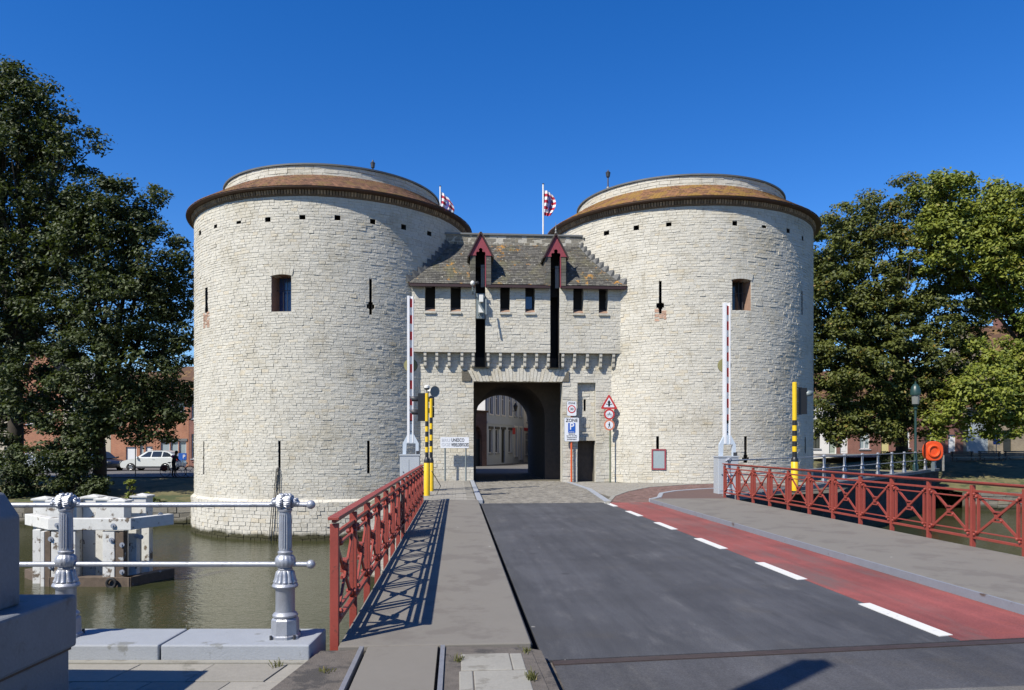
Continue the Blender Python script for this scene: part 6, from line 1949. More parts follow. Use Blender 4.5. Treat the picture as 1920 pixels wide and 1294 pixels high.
# brick rear annex with a pointed doorway
q0 = CW(-3.55, 60.2, 0); q1 = CW(-2.05, 61.6, 0)
an = thing('brick_annex', 'dark brick annex with a pointed doorway at the left of the passage view', 'annex', q0)
d_ = (q1 - q0).normalized(); wA = (q1 - q0).length
nA = Vector((d_.y, -d_.x, 0))
mpa = lambda u, z, q: q0 + d_ * u + nA * q + Vector((0, 0, z))
dw = [0.55, 1.55, 0.0, 3.3]
grid_wall(mpa, -3.0, wA, -0.2, 4.35, [dw], 1.0).add([mpa(wA, -.2, 0), mpa(wA, -.2, -5), mpa(wA, 4.35, -5), mpa(wA, 4.35, 0)], [(0, 1, 2, 3)]).build('wall', 'brick_shade', an)
arc_pts = [(0.55, 2.3), (0.62, 2.75), (0.80, 3.1), (1.05, 3.3), (1.30, 3.1), (1.48, 2.75), (1.55, 2.3)]
for s in (0, 1):
    poly = ([(0.55, 3.3)] + [(1.05, 3.3)] + [(0.80, 3.1), (0.62, 2.75), (0.55, 2.3)]) if s == 0 else ([(1.55, 3.3), (1.55, 2.3), (1.48, 2.75), (1.30, 3.1), (1.05, 3.3)])
    MB().prism([mpa(u, z, 0.0) for u, z in poly], -nA * 0.3).build('arch_spandrel', 'brick_shade', an)
MB().hexa([mpa(.5, -.1, -.35), mpa(1.6, -.1, -.35), mpa(1.6, -.1, -.45), mpa(.5, -.1, -.45)], [mpa(.5, 2.2, -.35), mpa(1.6, 2.2, -.35), mpa(1.6, 2.2, -.45), mpa(.5, 2.2, -.45)]).build('door', 'door_dark', an)
MB().hexa([mpa(.5, 2.2, -.38), mpa(1.6, 2.2, -.38), mpa(1.6, 2.2, -.45), mpa(.5, 2.2, -.45)], [mpa(.5, 3.4, -.38), mpa(1.6, 3.4, -.38), mpa(1.6, 3.4, -.45), mpa(.5, 3.4, -.45)]).build('fanlight', 'brick_shade', an)
MB().hexa([mpa(-3, 4.352, .1), mpa(wA + .1, 4.352, .1), mpa(wA + .1, 4.352, -5), mpa(-3, 4.352, -5)], [mpa(-3, 4.5, .1), mpa(wA + .1, 4.5, .1), mpa(wA - .2, 4.9, -5), mpa(-3, 4.9, -5)]).build('roof', 'roof_tile_red', an)
ga = thing('white_gable', 'sunlit white gable wall above the brick annex in the passage view', 'house', CW(-3.0, 63.2, 0))
MB().prism([CW(-7, 63.4, 0), CW(-2.25, 63.4, 0), CW(-2.25, 63.4, 8.0), CW(-4.6, 63.4, 10.5), CW(-7, 63.4, 8.0)], CW(0, 1.0)).build('wall', 'render_white', ga)
MB().hexa([CW(-7.2, 63.3, 8.0), CW(-4.6, 63.3, 10.6), CW(-4.6, 64.5, 10.6), CW(-7.2, 64.5, 8.0)], [CW(-7.2, 63.3, 8.15), CW(-4.6, 63.3, 10.75), CW(-4.6, 64.5, 10.75), CW(-7.2, 64.5, 8.15)]).build('coping', 'lead_grey', ga)
# wall lantern and red sign in the back street
wl_ = thing('wall_lantern', 'black street lantern on a bracket in the passage view', 'lantern', p1)
wc = p1 + Vector((0.25, -0.5, 5.2))
MB().tube([p1 + Vector((0, 0, 4.9)), wc + Vector((0, 0, -.35))], 0.03, 6).build('bracket', 'black_paint', wl_)
MB().lathe([(0.10, -0.35), (0.2, 0.1), (0.22, 0.12), (0.08, 0.35), (0.0, 0.45)], wc, 6).build('lantern_body', 'black_paint', wl_)
rs_ = thing('hanging_sign', 'small red sign hanging on the house front in the passage view', 'sign', p1 + Vector((0, 0, 3)))
MB().box(p1.x - 0.05, p1.x + 0.22, p1.y - 0.62, p1.y - 0.58, 2.7, 3.3).build('panel', 'signal_red', rs_)
MB().bar(p1 + Vector((0, 0, 3.35)), p1 + Vector((0.1, -0.6, 3.35)), 0.03, 0.03).build('bracket', 'black_paint', rs_)

# ------------------------------------------------------------------ cars
def car(label, xc, zc, z, paint, heading, L=4.5, Wd=1.85, Ht=1.62, name='parked_car', seed=0):
    """estate-shaped car; heading +1 looks to the right of the picture, -1 to the left"""
    o = CW(xc, zc, z)
    r = thing(name, label, 'car', o, 'cars parked by the left houses', rz=-YAW + (0 if heading > 0 else math.pi))
    # side outline, nose at +x
    low = [(-2.22, 0.40), (-2.25, 0.75), (-2.18, 1.02), (-2.10, 1.10)]
    body = [(-2.22, 0.32), (-2.27, 0.55), (-2.24, 0.85), (-2.12, 1.06), (-1.2, 1.08), (0.0, 1.04), (0.95, 1.00), (1.55, 0.94), (2.05, 0.80), (2.24, 0.62), (2.26, 0.40), (2.16, 0.27)]
    def wheel_cut(pts):
        bot = []
        for cx_ in (1.40, -1.38):
            for k in range(9):
                a = math.pi * k / 8
                bot.append((cx_ + 0.39 * math.cos(a), 0.33 + 0.39 * math.sin(a) * 0.98 - 0.06))
        return pts + bot
    k_ = L / 4.5
    sec = wheel_cut(body)
    def loft(outline, prof):
        m = MB(); n_ = len(outline); vs = []
        for (yy, inset) in prof:
            for (x, zz) in outline:
                vs.append((x * k_ * (1 - inset * 0.25), yy, zz * (Ht / 1.62) * 1.0 - inset * 0.06 * (zz > 0.9)))
        fs = []
        for i in range(len(prof) - 1):
            for q in range(n_):
                fs.append((i*n_ + q, i*n_ + (q+1) % n_, (i+1)*n_ + (q+1) % n_, (i+1)*n_ + q))
        fs.append(tuple(range(n_))[::-1]); fs.append(tuple(range((len(prof)-1)*n_, len(prof)*n_)))
        return m.add(vs, fs)
    hw = Wd / 2
    loft(sec, [(-hw, 0.10), (-hw + 0.05, 0.02), (0, 0), (hw - 0.05, 0.02), (hw, 0.10)]).build('body', paint, r, smooth=True, local=True)
    roofp = [(-2.10, 1.06), (-1.88, 1.30), (-1.52, 1.52), (-1.1, 1.61), (-0.2, 1.62), (0.25, 1.54), (1.02, 1.02)]
    m = MB(); vs = []; n_ = len(roofp)
    for yy, f in ((-hw + 0.06, 0), (-hw + 0.24, 1), (hw - 0.24, 1), (hw - 0.06, 0)):
        for (x, zz) in roofp:
            t = (zz - 1.0) / 0.62
            y_ = math.copysign(hw - 0.06 - 0.20 * t, yy) if f == 0 else yy
            vs.append((x * k_, y_, (zz if f == 0 else zz + 0.015) * (Ht / 1.62)))
    fs = [(i*n_ + q, i*n_ + q + 1, (i+1)*n_ + q + 1, (i+1)*n_ + q) for i in range(3) for q in range(n_ - 1)]
    fs += [tuple(range(n_))[::-1], tuple(range(3*n_, 4*n_))]
    m.add(vs, fs).build('cabin', paint, r, smooth=True, local=True)
    for s in (-1, 1):
        for a in ([(-1.80, 1.14), (-1.66, 1.34), (-1.44, 1.47), (-1.12, 1.53), (-1.06, 1.12)], [(-0.98, 1.12), (-1.02, 1.55), (-0.30, 1.55), (-0.22, 1.12)], [(-0.13, 1.12), (-0.20, 1.55), (0.10, 1.52), (0.66, 1.12)]):
            P3 = []
            for (x, zz) in a:
                t = (zz - 1.0) / 0.62
                P3.append((x * k_, s * (hw - 0.05 - 0.20 * t), zz * (Ht / 1.62)))
            MB().prism(P3, (0, -s * 0.02, 0)).build('side_window', 'pane_dark', r, local=True)
        MB().bar((0.80 * k_, s * (hw - 0.02), 1.08), (0.86 * k_, s * (hw + 0.16), 1.12), 0.16, 0.13).build('mirror', paint, r, local=True)
        MB().box(-0.55, -0.36, s * hw - 0.012, s * hw + 0.012, 0.92, 0.95).build('door_handle', 'rim_alloy', r, local=True)
        MB().box(1.92 * k_, 2.16 * k_, s * (hw - 0.36) - 0.16, s * (hw - 0.36) + 0.16, 0.66, 0.82).build('headlight', 'lamp_glass', r, local=True, bevel=0.03)
        MB().box(-2.28 * k_, -2.02 * k_, s * (hw - 0.20) - 0.15, s * (hw - 0.20) + 0.16, 0.86, 1.05).build('tail_light', 'tail_red', r, local=True, bevel=0.03)
        MB().box(-1.0 * k_, 1.0 * k_, s * hw - 0.02 * s - 0.015, s * hw + 0.015, 0.25, 0.40).build('sill_trim', 'dark_metal', r, local=True)
        for x in (1.40, -1.38):
            prof = [(0.33, -0.10), (0.345, -0.08), (0.345, 0.08), (0.33, 0.10)]
            vs, fs = [], []
            for (rr, yy) in [(0.20, -0.10)] + prof + [(0.20, 0.10)]:
                for q in range(24):
                    a = 2 * math.pi * q / 24
                    vs.append((x * k_ + rr * math.cos(a), s * (hw - 0.11) + yy, 0.345 + rr * math.sin(a)))
            for i in range(5):
                for q in range(24): fs.append((i*24 + q, i*24 + (q+1) % 24, (i+1)*24 + (q+1) % 24, (i+1)*24 + q))
            ty = MB().add(vs, fs).build('wheel', 'rubber', r, smooth=True, local=True)
            rim = MB()
            yo = s * (hw - 0.11) + s * 0.085
            for q in range(5):
                a = 2 * math.pi * q / 5
                rim.bar((x * k_, yo, 0.345), (x * k_ + 0.21 * math.cos(a), yo, 0.345 + 0.21 * math.sin(a)), 0.03, 0.07, (0, 0, 1) if abs(math.cos(a)) > .3 else (1, 0, 0))
            rim.tube([(x * k_ + 0.215 * math.cos(a), yo, 0.345 + 0.215 * math.sin(a)) for a in [2 * math.pi * q / 20 for q in range(21)]], 0.018, 6, False)
            rim.build('rim', 'rim_alloy', ty, local=True)
    ws = [(1.00 * k_, 1.06), (0.30 * k_, 1.54)]
    MB().add([(ws[0][0] + .02, -hw + .16, ws[0][1] * Ht / 1.62), (ws[0][0] + .02, hw - .16, ws[0][1] * Ht / 1.62), (ws[1][0] + .03, hw - .30, ws[1][1] * Ht / 1.62), (ws[1][0] + .03, -hw + .30, ws[1][1] * Ht / 1.62)], [(0, 1, 2, 3)]).build('windscreen', 'pane_dark', r, local=True)
    MB().add([(-2.06 * k_ - .02, -hw + .2, 1.12 * Ht / 1.62), (-2.06 * k_ - .02, hw - .2, 1.12 * Ht / 1.62), (-1.62 * k_ - .03, hw - .32, 1.47 * Ht / 1.62), (-1.62 * k_ - .03, -hw + .32, 1.47 * Ht / 1.62)], [(3, 2, 1, 0)]).build('rear_window', 'pane_dark', r, local=True)
    MB().box(-2.285 * k_, -2.262 * k_, -0.26, 0.26, 0.60, 0.71).build('number_plate', 'plate_white', r, local=True)
    return r
def cx_(px, zc): return (px - HX) / F * zc
car('white estate car parked by the orange brick houses', cx_(288, 62), 62, -0.40, 'car_white', -1, 4.6, 1.88, 1.66)
car('black car with red tail lights parked behind the left tree trunk', cx_(187, 62), 62, -0.40, 'car_black', -1, 4.4, 1.85, 1.58).rotation_euler[2] = -YAW + math.pi + math.pi - R(28)
car('silver-blue car half hidden by shrubs at the far left', cx_(62, 57), 57, -0.40, 'car_silver', 1, 4.4, 1.82, 1.50)
ps_ = thing('blue_parking_board', 'blue board on a post beside the cyclist', 'sign', CW(cx_(342, 60), 60, -0.4))
pc = at_depth(342, 856, 60)
MB().box(pc.x - 0.30, pc.x + 0.30, pc.y, pc.y + 0.12, pc.z - 0.26, pc.z + 0.26).build('board', 'sign_blue', ps_)
link('lettering', text_mesh('P', 0.4, 'sign_white', (pc.x + .12, pc.y - 0.003, pc.z - .02), RT, UP, OUT), ps_)
MB().tube([(pc.x, pc.y + .06, -0.4), (pc.x, pc.y + .06, pc.z)], 0.03, 6).build('post', 'post_grey', ps_)
tp = thing('street_post', 'thin dark post in front of the white car', 'post', CW(cx_(254, 50.5), 50.5, -0.38))
MB().tube([CW(cx_(254, 50.5), 50.5, -0.4), at_depth(254, 838, 50.5)], 0.032, 8).build('shaft', 'dark_metal', tp)
MB().lathe([(0.05, 0), (0.05, 0.05), (0.0, 0.07)], at_depth(254, 838, 50.5), 8).build('cap', 'dark_metal', tp)

# ------------------------------------------------------------------ bicycle and people
def bicycle(label, xc, zc, z, frame_mat, bag=True):
    o = CW(xc, zc, z)
    r = thing('bicycle', label, 'bicycle', o, 'bicycles on the left street', rz=-YAW)
    for x in (-0.53, 0.53):
        pts = [(x + 0.34 * math.cos(a), 0, 0.35 + 0.34 * math.sin(a)) for a in [2 * math.pi * q / 24 for q in range(25)]]
        wh = MB().tube(pts, 0.018, 6, False).build('wheel', 'rubber', r, local=True)
        sp = MB()
        for q in range(8):
            a = math.pi * q / 8
            sp.tube([(x - 0.33 * math.cos(a), 0, 0.35 - 0.33 * math.sin(a)), (x + 0.33 * math.cos(a), 0, 0.35 + 0.33 * math.sin(a))], 0.003, 4)
        sp.build('spokes', 'rim_alloy', wh, local=True)
        MB().tube([(x + 0.385 * math.cos(a), 0, 0.35 + 0.385 * math.sin(a)) for a in [R(20 + 140 * q / 10) for q in range(11)]], 0.018, 6).build('mudguard', 'dark_metal', r, local=True)
    fr = MB()
    for a, b, rr in (((-0.53, 0, .35), (-0.08, 0, .30), .014), ((-0.53, 0, .35), (-0.20, 0, .78), .012), ((-0.08, 0, .30), (-0.24, 0, .92), .017), ((-0.08, 0, .30), (0.33, 0, .78), .019), ((-0.14, 0, .50), (0.36, 0, .88), .017), ((0.33, 0, .76), (0.31, 0, 1.05), .019), ((0.33, 0, .76), (0.53, 0, .35), .017)):
        fr.tube([a, b], rr, 8)
    fr.build('frame', frame_mat, r, local=True)
    MB().tube([(0.31, 0, 1.05), (0.28, -0.1, 1.08), (0.16, -0.27, 1.06)], 0.013, 6).tube([(0.31, 0, 1.05), (0.28, 0.1, 1.08), (0.16, 0.27, 1.06)], 0.013, 6).build('handlebar', 'rim_alloy', r, local=True)
    MB().ball((-0.26, 0, 0.95), 0.10, 10, 6, (1.3, 0.8, 0.4)).build('saddle', 'black_paint', r, local=True)
    if bag:
        MB().ball((-0.56, -0.14, 0.58), 0.22, 12, 8, (1.15, 0.5, 0.95)).build('pannier', 'cloth_wine', r, local=True)
    return r
bicycle('pale bicycle with a wine red pannier beside the walking person', cx_(325, 49.9), 49.9, -0.38, 'car_white')
bicycle('second bicycle partly hidden by the edge of the left tower', cx_(371, 50.0), 50.0, -0.38, 'dark_metal', False)

def person(label, o, rz, scale, top, legs, hair, bend=0.15, accent=None, walk=0.18):
    """one skinned body, hair and accent as children; looks along +x before turning"""
    r = thing('person', label, 'person', o, None, rz=rz)
    J = {'pel': (0, 0, .92), 'spi': (.02, 0, 1.12), 'che': (.03 + bend * .3, 0, 1.34), 'nec': (.04 + bend * .5, 0, 1.47), 'hed': (.07 + bend * .7, 0, 1.58), 'top': (.07 + bend * .75, 0, 1.68),
         'hl': (0, .10, .88), 'kl': (walk, .10, .49), 'al': (walk * .6, .10, .09), 'tl': (walk * .6 + .16, .11, .04), 'hr': (0, -.10, .88), 'kr': (walk * .1, -.10, .48), 'ar': (-walk, -.10, .10), 'tr': (-walk + .15, -.11, .04),
         'sl': (.03 + bend * .3, .19, 1.38), 'el': (.10 + bend * .5, .25, 1.13), 'wl': (.33, .22, 1.04), 'fl': (.41, .21, 1.04), 'sr': (.03 + bend * .3, -.19, 1.38), 'er': (.10 + bend * .5, -.25, 1.13), 'wr': (.33, -.22, 1.04), 'fr': (.41, -.21, 1.04)}
    rad = {'pel': .15, 'spi': .13, 'che': .155, 'nec': .058, 'hed': .092, 'top': .07, 'hl': .095, 'kl': .065, 'al': .045, 'tl': .035, 'hr': .095, 'kr': .065, 'ar': .045, 'tr': .035, 'sl': .065, 'el': .045, 'wl': .032, 'fl': .028, 'sr': .065, 'er': .045, 'wr': .032, 'fr': .028}
    E = [('pel', 'spi'), ('spi', 'che'), ('che', 'nec'), ('nec', 'hed'), ('hed', 'top'), ('pel', 'hl'), ('hl', 'kl'), ('kl', 'al'), ('al', 'tl'), ('pel', 'hr'), ('hr', 'kr'), ('kr', 'ar'), ('ar', 'tr'), ('che', 'sl'), ('sl', 'el'), ('el', 'wl'), ('wl', 'fl'), ('che', 'sr'), ('sr', 'er'), ('er', 'wr'), ('wr', 'fr')]
    ks = list(J)
    me = bpy.data.meshes.new('body')
    me.from_pydata([tuple(c * scale for c in J[k]) for k in ks], [(ks.index(a), ks.index(b)) for a, b in E], [])
    ob = link('body', me, r, True)
    sk = ob.modifiers.new('skin', 'SKIN')
    for i, k in enumerate(ks):
        me.skin_vertices[0].data[i].radius = (rad[k] * scale, rad[k] * scale)
    me.skin_vertices[0].data[0].use_root = True
    sb = ob.modifiers.new('sub', 'SUBSURF'); sb.levels = 1; sb.render_levels = 2
    dg = bpy.context.evaluated_depsgraph_get()
    m2 = bpy.data.meshes.new_from_object(ob.evaluated_get(dg))
    ob.modifiers.clear(); ob.data = m2
    m2.materials.clear()
    for k in (top, legs, 'skin', 'black_paint'): m2.materials.append(M[k])
    for p in m2.polygons:
        z = p.center.z / scale; hand = abs(p.center.y) / scale > 0.17 and p.center.x / scale > 0.30
        p.material_index = 2 if (z > 1.47 or hand) else (0 if z > 0.90 else (1 if z > 0.12 else 3))
        p.use_smooth = True
    hx = J['hed'][0]
    MB().ball(((hx - .02) * scale, 0, 1.64 * scale), .108 * scale, 14, 10, (1.0, 0.95, 1.0)).ball(((hx - .07) * scale, 0, 1.56 * scale), .085 * scale, 12, 8, (.8, .95, 1.1)).build('hair', hair, r, True, True)
    MB().ball(((hx + .105) * scale, 0, 1.585 * scale), .02 * scale, 6, 5).build('nose', 'skin', r, True, True)
    if accent:
        MB().ball((.02 * scale, -.17 * scale, 1.36 * scale), .105 * scale, 12, 8, (1.0, .9, 1.0)).build('shoulder_patch', accent, r, True, True)
    return r
person('person in dark clothes with a magenta shoulder patch pushing a bicycle on the left street', CW(cx_(325.5, 49.5), 49.5, -0.38), -YAW, 1.0, 'cloth_black', 'cloth_black', 'hair_dark', 0.2, 'cloth_magenta', 0.05)
person('person in dark clothes walking in the street seen through the passage', CW(cx_(968, 79), 79, 0.0), R(70), 1.0, 'cloth_black', 'cloth_black', 'hair_dark', 0.0)
# ------------------------------------------------------------------ trees
def leaf_cloud(centres, radii, per, size, seed, flat=0.6, tone_bias=None):
    """clumps of small leaf faces; centres (n,3), radii (n)"""
    g = np.random.default_rng(seed)
    n = len(centres)
    C = np.repeat(centres, per, 0); Rr = np.repeat(radii, per)
    d = g.normal(size=(n * per, 3)); d /= np.linalg.norm(d, axis=1)[:, None]
    rr = Rr * g.random(n * per) ** 0.45
    pos_ = C + d * rr[:, None] * np.array([1, 1, flat])
    nn = d * 0.5 + np.array([-0.25, -0.2, 0.8]) + g.normal(size=d.shape) * 0.5
    nn /= np.linalg.norm(nn, axis=1)[:, None]
    t = np.cross(nn, g.normal(size=nn.shape)); t /= np.linalg.norm(t, axis=1)[:, None]
    b = np.cross(nn, t)
    s = size * g.uniform(0.6, 1.25, n * per)[:, None]
    V = np.stack([pos_ - t * s, pos_ - b * s * 0.55 - nn * s * 0.12, pos_ + t * s, pos_ + b * s * 0.55 - nn * s * 0.12], 1).reshape(-1, 3)
    Fq = np.arange(n * per * 4).reshape(-1, 4)
    tone = np.clip(np.repeat(g.normal(0.45, 0.15, n), per) + g.normal(0, 0.22, n * per), 0, 1).repeat(4)
    return V, Fq, tone

def tree(label, base, blobs, nclump, per, leaf, size, seed, trunk_r=0.35, lean=(0, 0), name='tree', group=None, zlow=None, fork=0.35, clump_r=(0.45, 0.95), inner=0.25, ntw=60):
    base = Vector(base)
    g = np.random.default_rng(seed)
    r = thing(name, label, 'tree', base, group)
    cs = np.array([list(b[0]) for b in blobs]); rd = np.array([b[1] if isinstance(b[1], (list, tuple)) else (b[1],) * 3 for b in blobs])
    vol = rd.prod(1) ** (2 / 3); pick = g.choice(len(blobs), nclump, p=vol / vol.sum())
    d = g.normal(size=(nclump, 3)); d /= np.linalg.norm(d, axis=1)[:, None]
    rr = np.where(g.random(nclump) < inner, g.uniform(0.25, 0.75, nclump), g.uniform(0.78, 1.04, nclump))
    P = cs[pick] + d * rd[pick] * rr[:, None]
    keep = P[:, 2] > (zlow if zlow is not None else base.z + 1.2)
    P = P[keep]
    V, Fq, T = leaf_cloud(P, g.uniform(*clump_r, len(P)), per, size, seed + 1)
    o = link('crown', np_mesh('crown', V, Fq, leaf, T), r)
    top = Vector(cs[np.argmax(cs[:, 2])]); mid = Vector(cs.mean(0))
    fk = base + Vector((lean[0], lean[1], (mid.z - base.z) * fork))
    tr = MB().tube([base + Vector((0, 0, -0.4)), base + Vector((0, 0, 0.3)), base.lerp(fk, 0.5) + Vector((.05, 0, 0)), fk], [trunk_r * 1.5, trunk_r * 1.1, trunk_r, trunk_r * 0.85], 10).build('trunk', 'bark', r, True)
    lm = MB()
    rs = random.Random(seed)
    for b in cs:
        b = Vector(b)
        m1 = fk.lerp(b, 0.5) + Vector((rs.uniform(-.4, .4), rs.uniform(-.4, .4), 0.5))
        lm.tube([fk, m1, b], [trunk_r * 0.5, trunk_r * 0.3, trunk_r * 0.14], 7)
    for i in g.choice(len(P), min(ntw, len(P)), False):
        p = Vector(P[i])
        k = min(range(len(cs)), key=lambda q: (Vector(cs[q]) - p).length)
        s = fk.lerp(Vector(cs[k]), rs.uniform(0.5, 1.0))
        m1 = s.lerp(p, 0.5) + Vector((0, 0, -0.3))
        lm.tube([s, m1, p], [0.07, 0.045, 0.015], 5)
    lm.build('limbs', 'bark', r, True)
    return r
def B(px, py, zc, r): return (tuple(at_depth(px, py, zc)), r)
def gz(px, zc, z): p = at_depth(px, 833, zc); p.z = z; return p
# left bank
tree('tall dark broadleaf tree at the left edge of the picture', gz(28, 45, -0.7), [B(0, 235, 45, 3.0), B(60, 230, 45.5, 2.7), B(118, 270, 45, 2.0), B(-40, 330, 45, 3.4), B(50, 340, 44, 3.2), B(120, 365, 45, 2.2), B(10, 470, 45, 3.8), B(100, 450, 45.5, 2.6), B(-60, 560, 45, 4), B(30, 620, 44, 3.2), B(25, 160, 45, 1.5), B(0, 185, 45, 2.0)], 900, 75, 'leaf_dark', 0.13, 21, 0.42, group='trees on the left bank', ntw=90)
tree('broad dark tree leaning towards the left tower', gz(186, 44, -0.75), [B(200, 420, 44, 2.4), B(255, 400, 44.5, 2.0), B(160, 480, 43.5, 2.6), B(270, 490, 44, 2.3), B(305, 540, 44, 1.9), B(225, 570, 43, 2.7), B(120, 600, 44, 2.6), B(315, 640, 44, 1.7), B(265, 690, 43, 2.3), B(180, 700, 42.5, 2.6), B(320, 730, 43.5, 1.4), B(90, 720, 43, 2.4), B(230, 785, 42, 1.6), B(290, 785, 42.5, 1.4), B(160, 790, 42, 1.5), B(330, 770, 43, 1.0), B(200, 815, 42, 1.0), B(110, 810, 42.5, 1.4)], 900, 75, 'leaf_dark', 0.13, 33, 0.36, group='trees on the left bank', zlow=1.3, ntw=110)
tree('dark tree half outside the left edge, below the tall one', gz(-55, 46, -0.6), [B(-60, 640, 46, 3.4), B(0, 700, 46, 2.6), B(-70, 760, 46, 3), B(30, 770, 45, 2.0)], 200, 80, 'leaf_dark', 0.14, 40, 0.35, group='trees on the left bank', zlow=0.8)
def shrub(label, px, py, zc, z, spots, seed, leaf='leaf_dark', n=60, per=70, cr=(0.35, 0.7), cat='shrub', size=0.11):
    b = gz(px, zc, z)
    r = thing('shrub', label, cat, b)
    g = np.random.default_rng(seed)
    P = []
    for (x, y, rad) in spots:
        c = np.array(at_depth(x, y, zc))
        d = g.normal(size=(n, 3)); d /= np.linalg.norm(d, axis=1)[:, None]
        P.append(c + d * rad * g.uniform(0.4, 1, n)[:, None])
    P = np.concatenate(P)
    P = P[P[:, 2] > z]
    V, Fq, T = leaf_cloud(P, g.uniform(*cr, len(P)), per, size, seed)
    link('foliage', np_mesh('foliage', V, Fq, leaf, T), r)
    m = MB()
    for i in range(7):
        m.tube([b + Vector((random.uniform(-.2, .2), 0, -.2)), b.lerp(Vector(P[i * 7 % len(P)]), 0.6), Vector(P[i * 7 % len(P)])], [0.05, 0.035, 0.015], 5)
    m.build('stems', 'bark', r)
shrub('big dark shrub under the left trees', 60, 900, 42, -1.2, [(20, 870, 1.6), (90, 880, 1.7), (150, 900, 1.3), (40, 915, 1.2)], 51, n=36)
shrub('shaded shrub beside the leaning tree trunk on the left bank', 150, 920, 41.5, -1.2, [(140, 860, 1.1), (170, 920, 0.9)], 52, n=30)
shrub('small bright sapling on the shaded bank above the timber fender', 246, 950, 40.5, -1.3, [(244, 908, 0.25), (248, 930, 0.25), (270, 935, 0.35)], 53, 'leaf_bright', 8, 26, (0.12, 0.25), 'sapling', 0.09)
shrub('low bramble hanging over the bank wall beside the left tower', 290, 960, 39.6, -1.5, [(285, 945, 0.5), (300, 955, 0.4)], 54, n=14, per=40, cr=(0.2, 0.4))
# right bank
tree('wide olive green tree beside the right tower', gz(1690, 55, 0.15), [B(1560, 480, 55, 3.0), B(1620, 430, 55, 2.6), B(1690, 400, 56, 2.8), B(1530, 560, 55, 3.0), B(1600, 560, 54, 3.2), B(1680, 520, 54, 3.4), B(1530, 660, 55, 3.0), B(1610, 670, 53, 3.2), B(1700, 640, 53, 3.4), B(1560, 750, 54, 2.4), B(1640, 760, 53, 2.4), B(1720, 745, 53.5, 2.4), B(1780, 600, 54, 2.8), B(1790, 720, 54, 2.0), B(1580, 800, 53, 1.3), B(1650, 805, 52.5, 1.3), B(1720, 800, 53, 1.3), B(1540, 810, 54, 1.1)], 1300, 80, 'leaf_olive', 0.14, 61, 0.42, group='trees on the right bank', zlow=2.0, ntw=120, inner=0.35)
tree('bright green tree at the right edge of the picture', gz(2010, 53, 0.3), [B(1760, 380, 52, 2.0), B(1810, 400, 53, 2.6), B(1880, 410, 52, 2.4), B(1940, 430, 52, 3.0), B(1760, 460, 52, 2.2), B(1840, 480, 52, 2.4), B(1910, 510, 52, 2.4), B(1970, 560, 52, 3.2), B(1860, 555, 52.5, 1.3), B(1850, 660, 52, 1.5), B(1930, 690, 51, 1.9), B(1980, 650, 51, 2.4), B(1905, 720, 50.5, 1.5), B(1940, 770, 50.5, 1.6), B(1830, 745, 50, 1.9), B(1870, 790, 50, 1.2), B(1780, 790, 50.5, 1.3)], 1050, 80, 'leaf_bright', 0.15, 71, 0.4, group='trees on the right bank', zlow=1.9, ntw=110, inner=0.2)
# belt of trees closing the view far behind the houses
g = np.random.default_rng(17)
n = 2600
xs = np.concatenate([g.uniform(-210, -28, n // 2), g.uniform(60, 210, n // 2)])
zs_ = g.uniform(100, 118, n); hs = g.uniform(0.5, 1, n) ** 0.7 * (6.5 + 2.5 * np.sin(xs * 0.11) + 1.5 * np.sin(xs * 0.31))
P = np.array([list(CW(x, z, h)) for x, z, h in zip(xs, zs_, hs)])
V, Fq, T = leaf_cloud(P, g.uniform(1.5, 2.6, n), 26, 0.55, 18, 0.8)
o = link('far_trees', np_mesh('far_trees', V, Fq, 'leaf_olive', T))
tag(o, 'belt of trees far behind the houses', None, None, 'stuff')
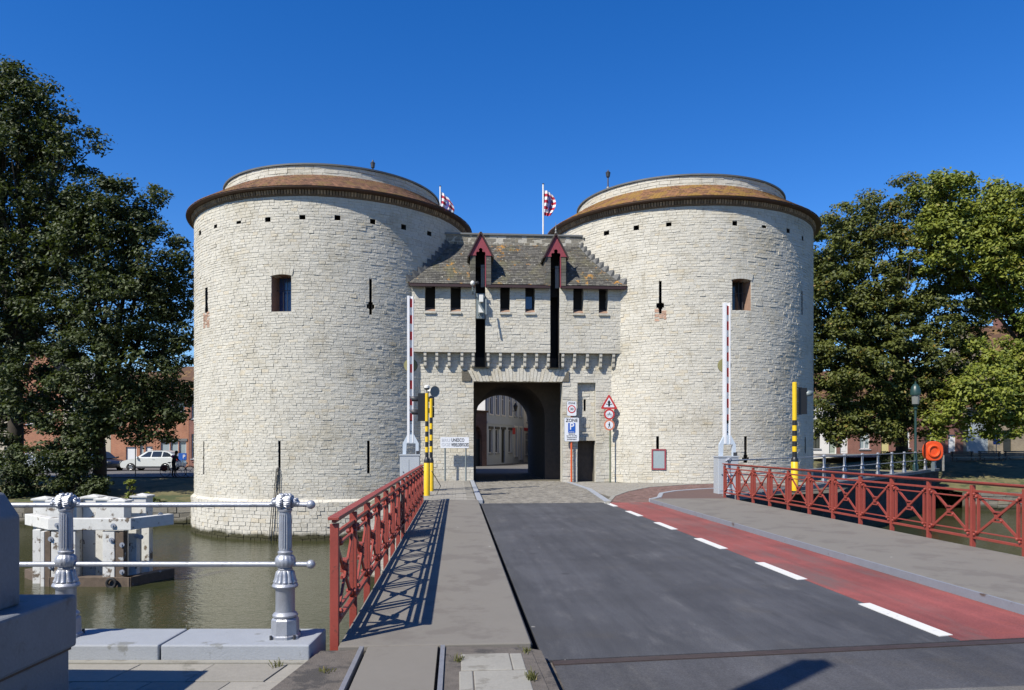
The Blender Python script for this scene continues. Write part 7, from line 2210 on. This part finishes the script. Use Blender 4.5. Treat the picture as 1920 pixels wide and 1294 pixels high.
# hedge by the quay
hd = thing('clipped_hedge', 'green clipped hedge behind the silver railing', 'hedge', gz(1690, 53, 0.05))
g = np.random.default_rng(3)
n = 420
xs = g.uniform(cx_(1655, 53), cx_(1742, 53), n); zs_ = g.uniform(52.4, 53.4, n); hs = g.uniform(0.1, 1.15, n)
P = np.array([list(CW(x, z, h)) for x, z, h in zip(xs, zs_, hs)])
V, Fq, T = leaf_cloud(P, np.full(n, 0.22), 45, 0.075, 9, 1.0)
link('foliage', np_mesh('foliage', V, Fq, 'leaf_dark', T), hd)
c = [CW(cx_(1658, 53), 52.5), CW(cx_(1740, 53), 52.5), CW(cx_(1740, 53), 53.3), CW(cx_(1658, 53), 53.3)]
MB().hexa([p + Vector((0, 0, 0)) for p in c], [p + Vector((0, 0, 1.0)) for p in c]).build('core', 'hedge_core_dark', hd)
# weeds in the joints of the near quay
def weed(label, x, y, z, n, h, seed):
    g = np.random.default_rng(seed)
    V, Fq, T = [], [], []
    for i in range(n):
        a = g.uniform(0, 6.28); l = h * g.uniform(0.4, 1); s = g.uniform(0.2, 0.8) * l
        bx, by = x + g.normal(0, .018), y + g.normal(0, .03)
        w = 0.004
        dx, dy = math.cos(a), math.sin(a)
        V += [(bx - dy * w, by + dx * w, z), (bx + dy * w, by - dx * w, z), (bx + dx * s + dy * w * .4, by + dy * s - dx * w * .4, z + l), (bx + dx * s * 1.2, by + dy * s * 1.2, z + l)]
        Fq.append([4 * i + k for k in range(4)]); T += [g.random()] * 4
    o = link('weed_tuft', np_mesh('weed_tuft', np.array(V), np.array(Fq), 'grass_blade', T))
    tag(o, label, 'weed', 'weeds in the paving joints')
weed('weed tuft at the left edge of the concrete cover slab', 0.018, 5.88, 0.1, 40, 0.05, 1)
weed('yellowing weed tuft at the right edge of the concrete cover slab', 0.535, 5.4, 0.1, 70, 0.06, 2)
weed('weed tuft at the broken kerb corner by the road', 0.56, 6.1, 0.1, 30, 0.05, 3)
p = at_z(608, 1268, 0.05); weed('green weed tuft in the joint below the red railing end', p.x, p.y, 0.05, 50, 0.07, 4)
p = at_z(520, 1250, 0.05); weed('small weed tuft in front of the silver post', p.x, p.y, 0.05, 24, 0.05, 5)
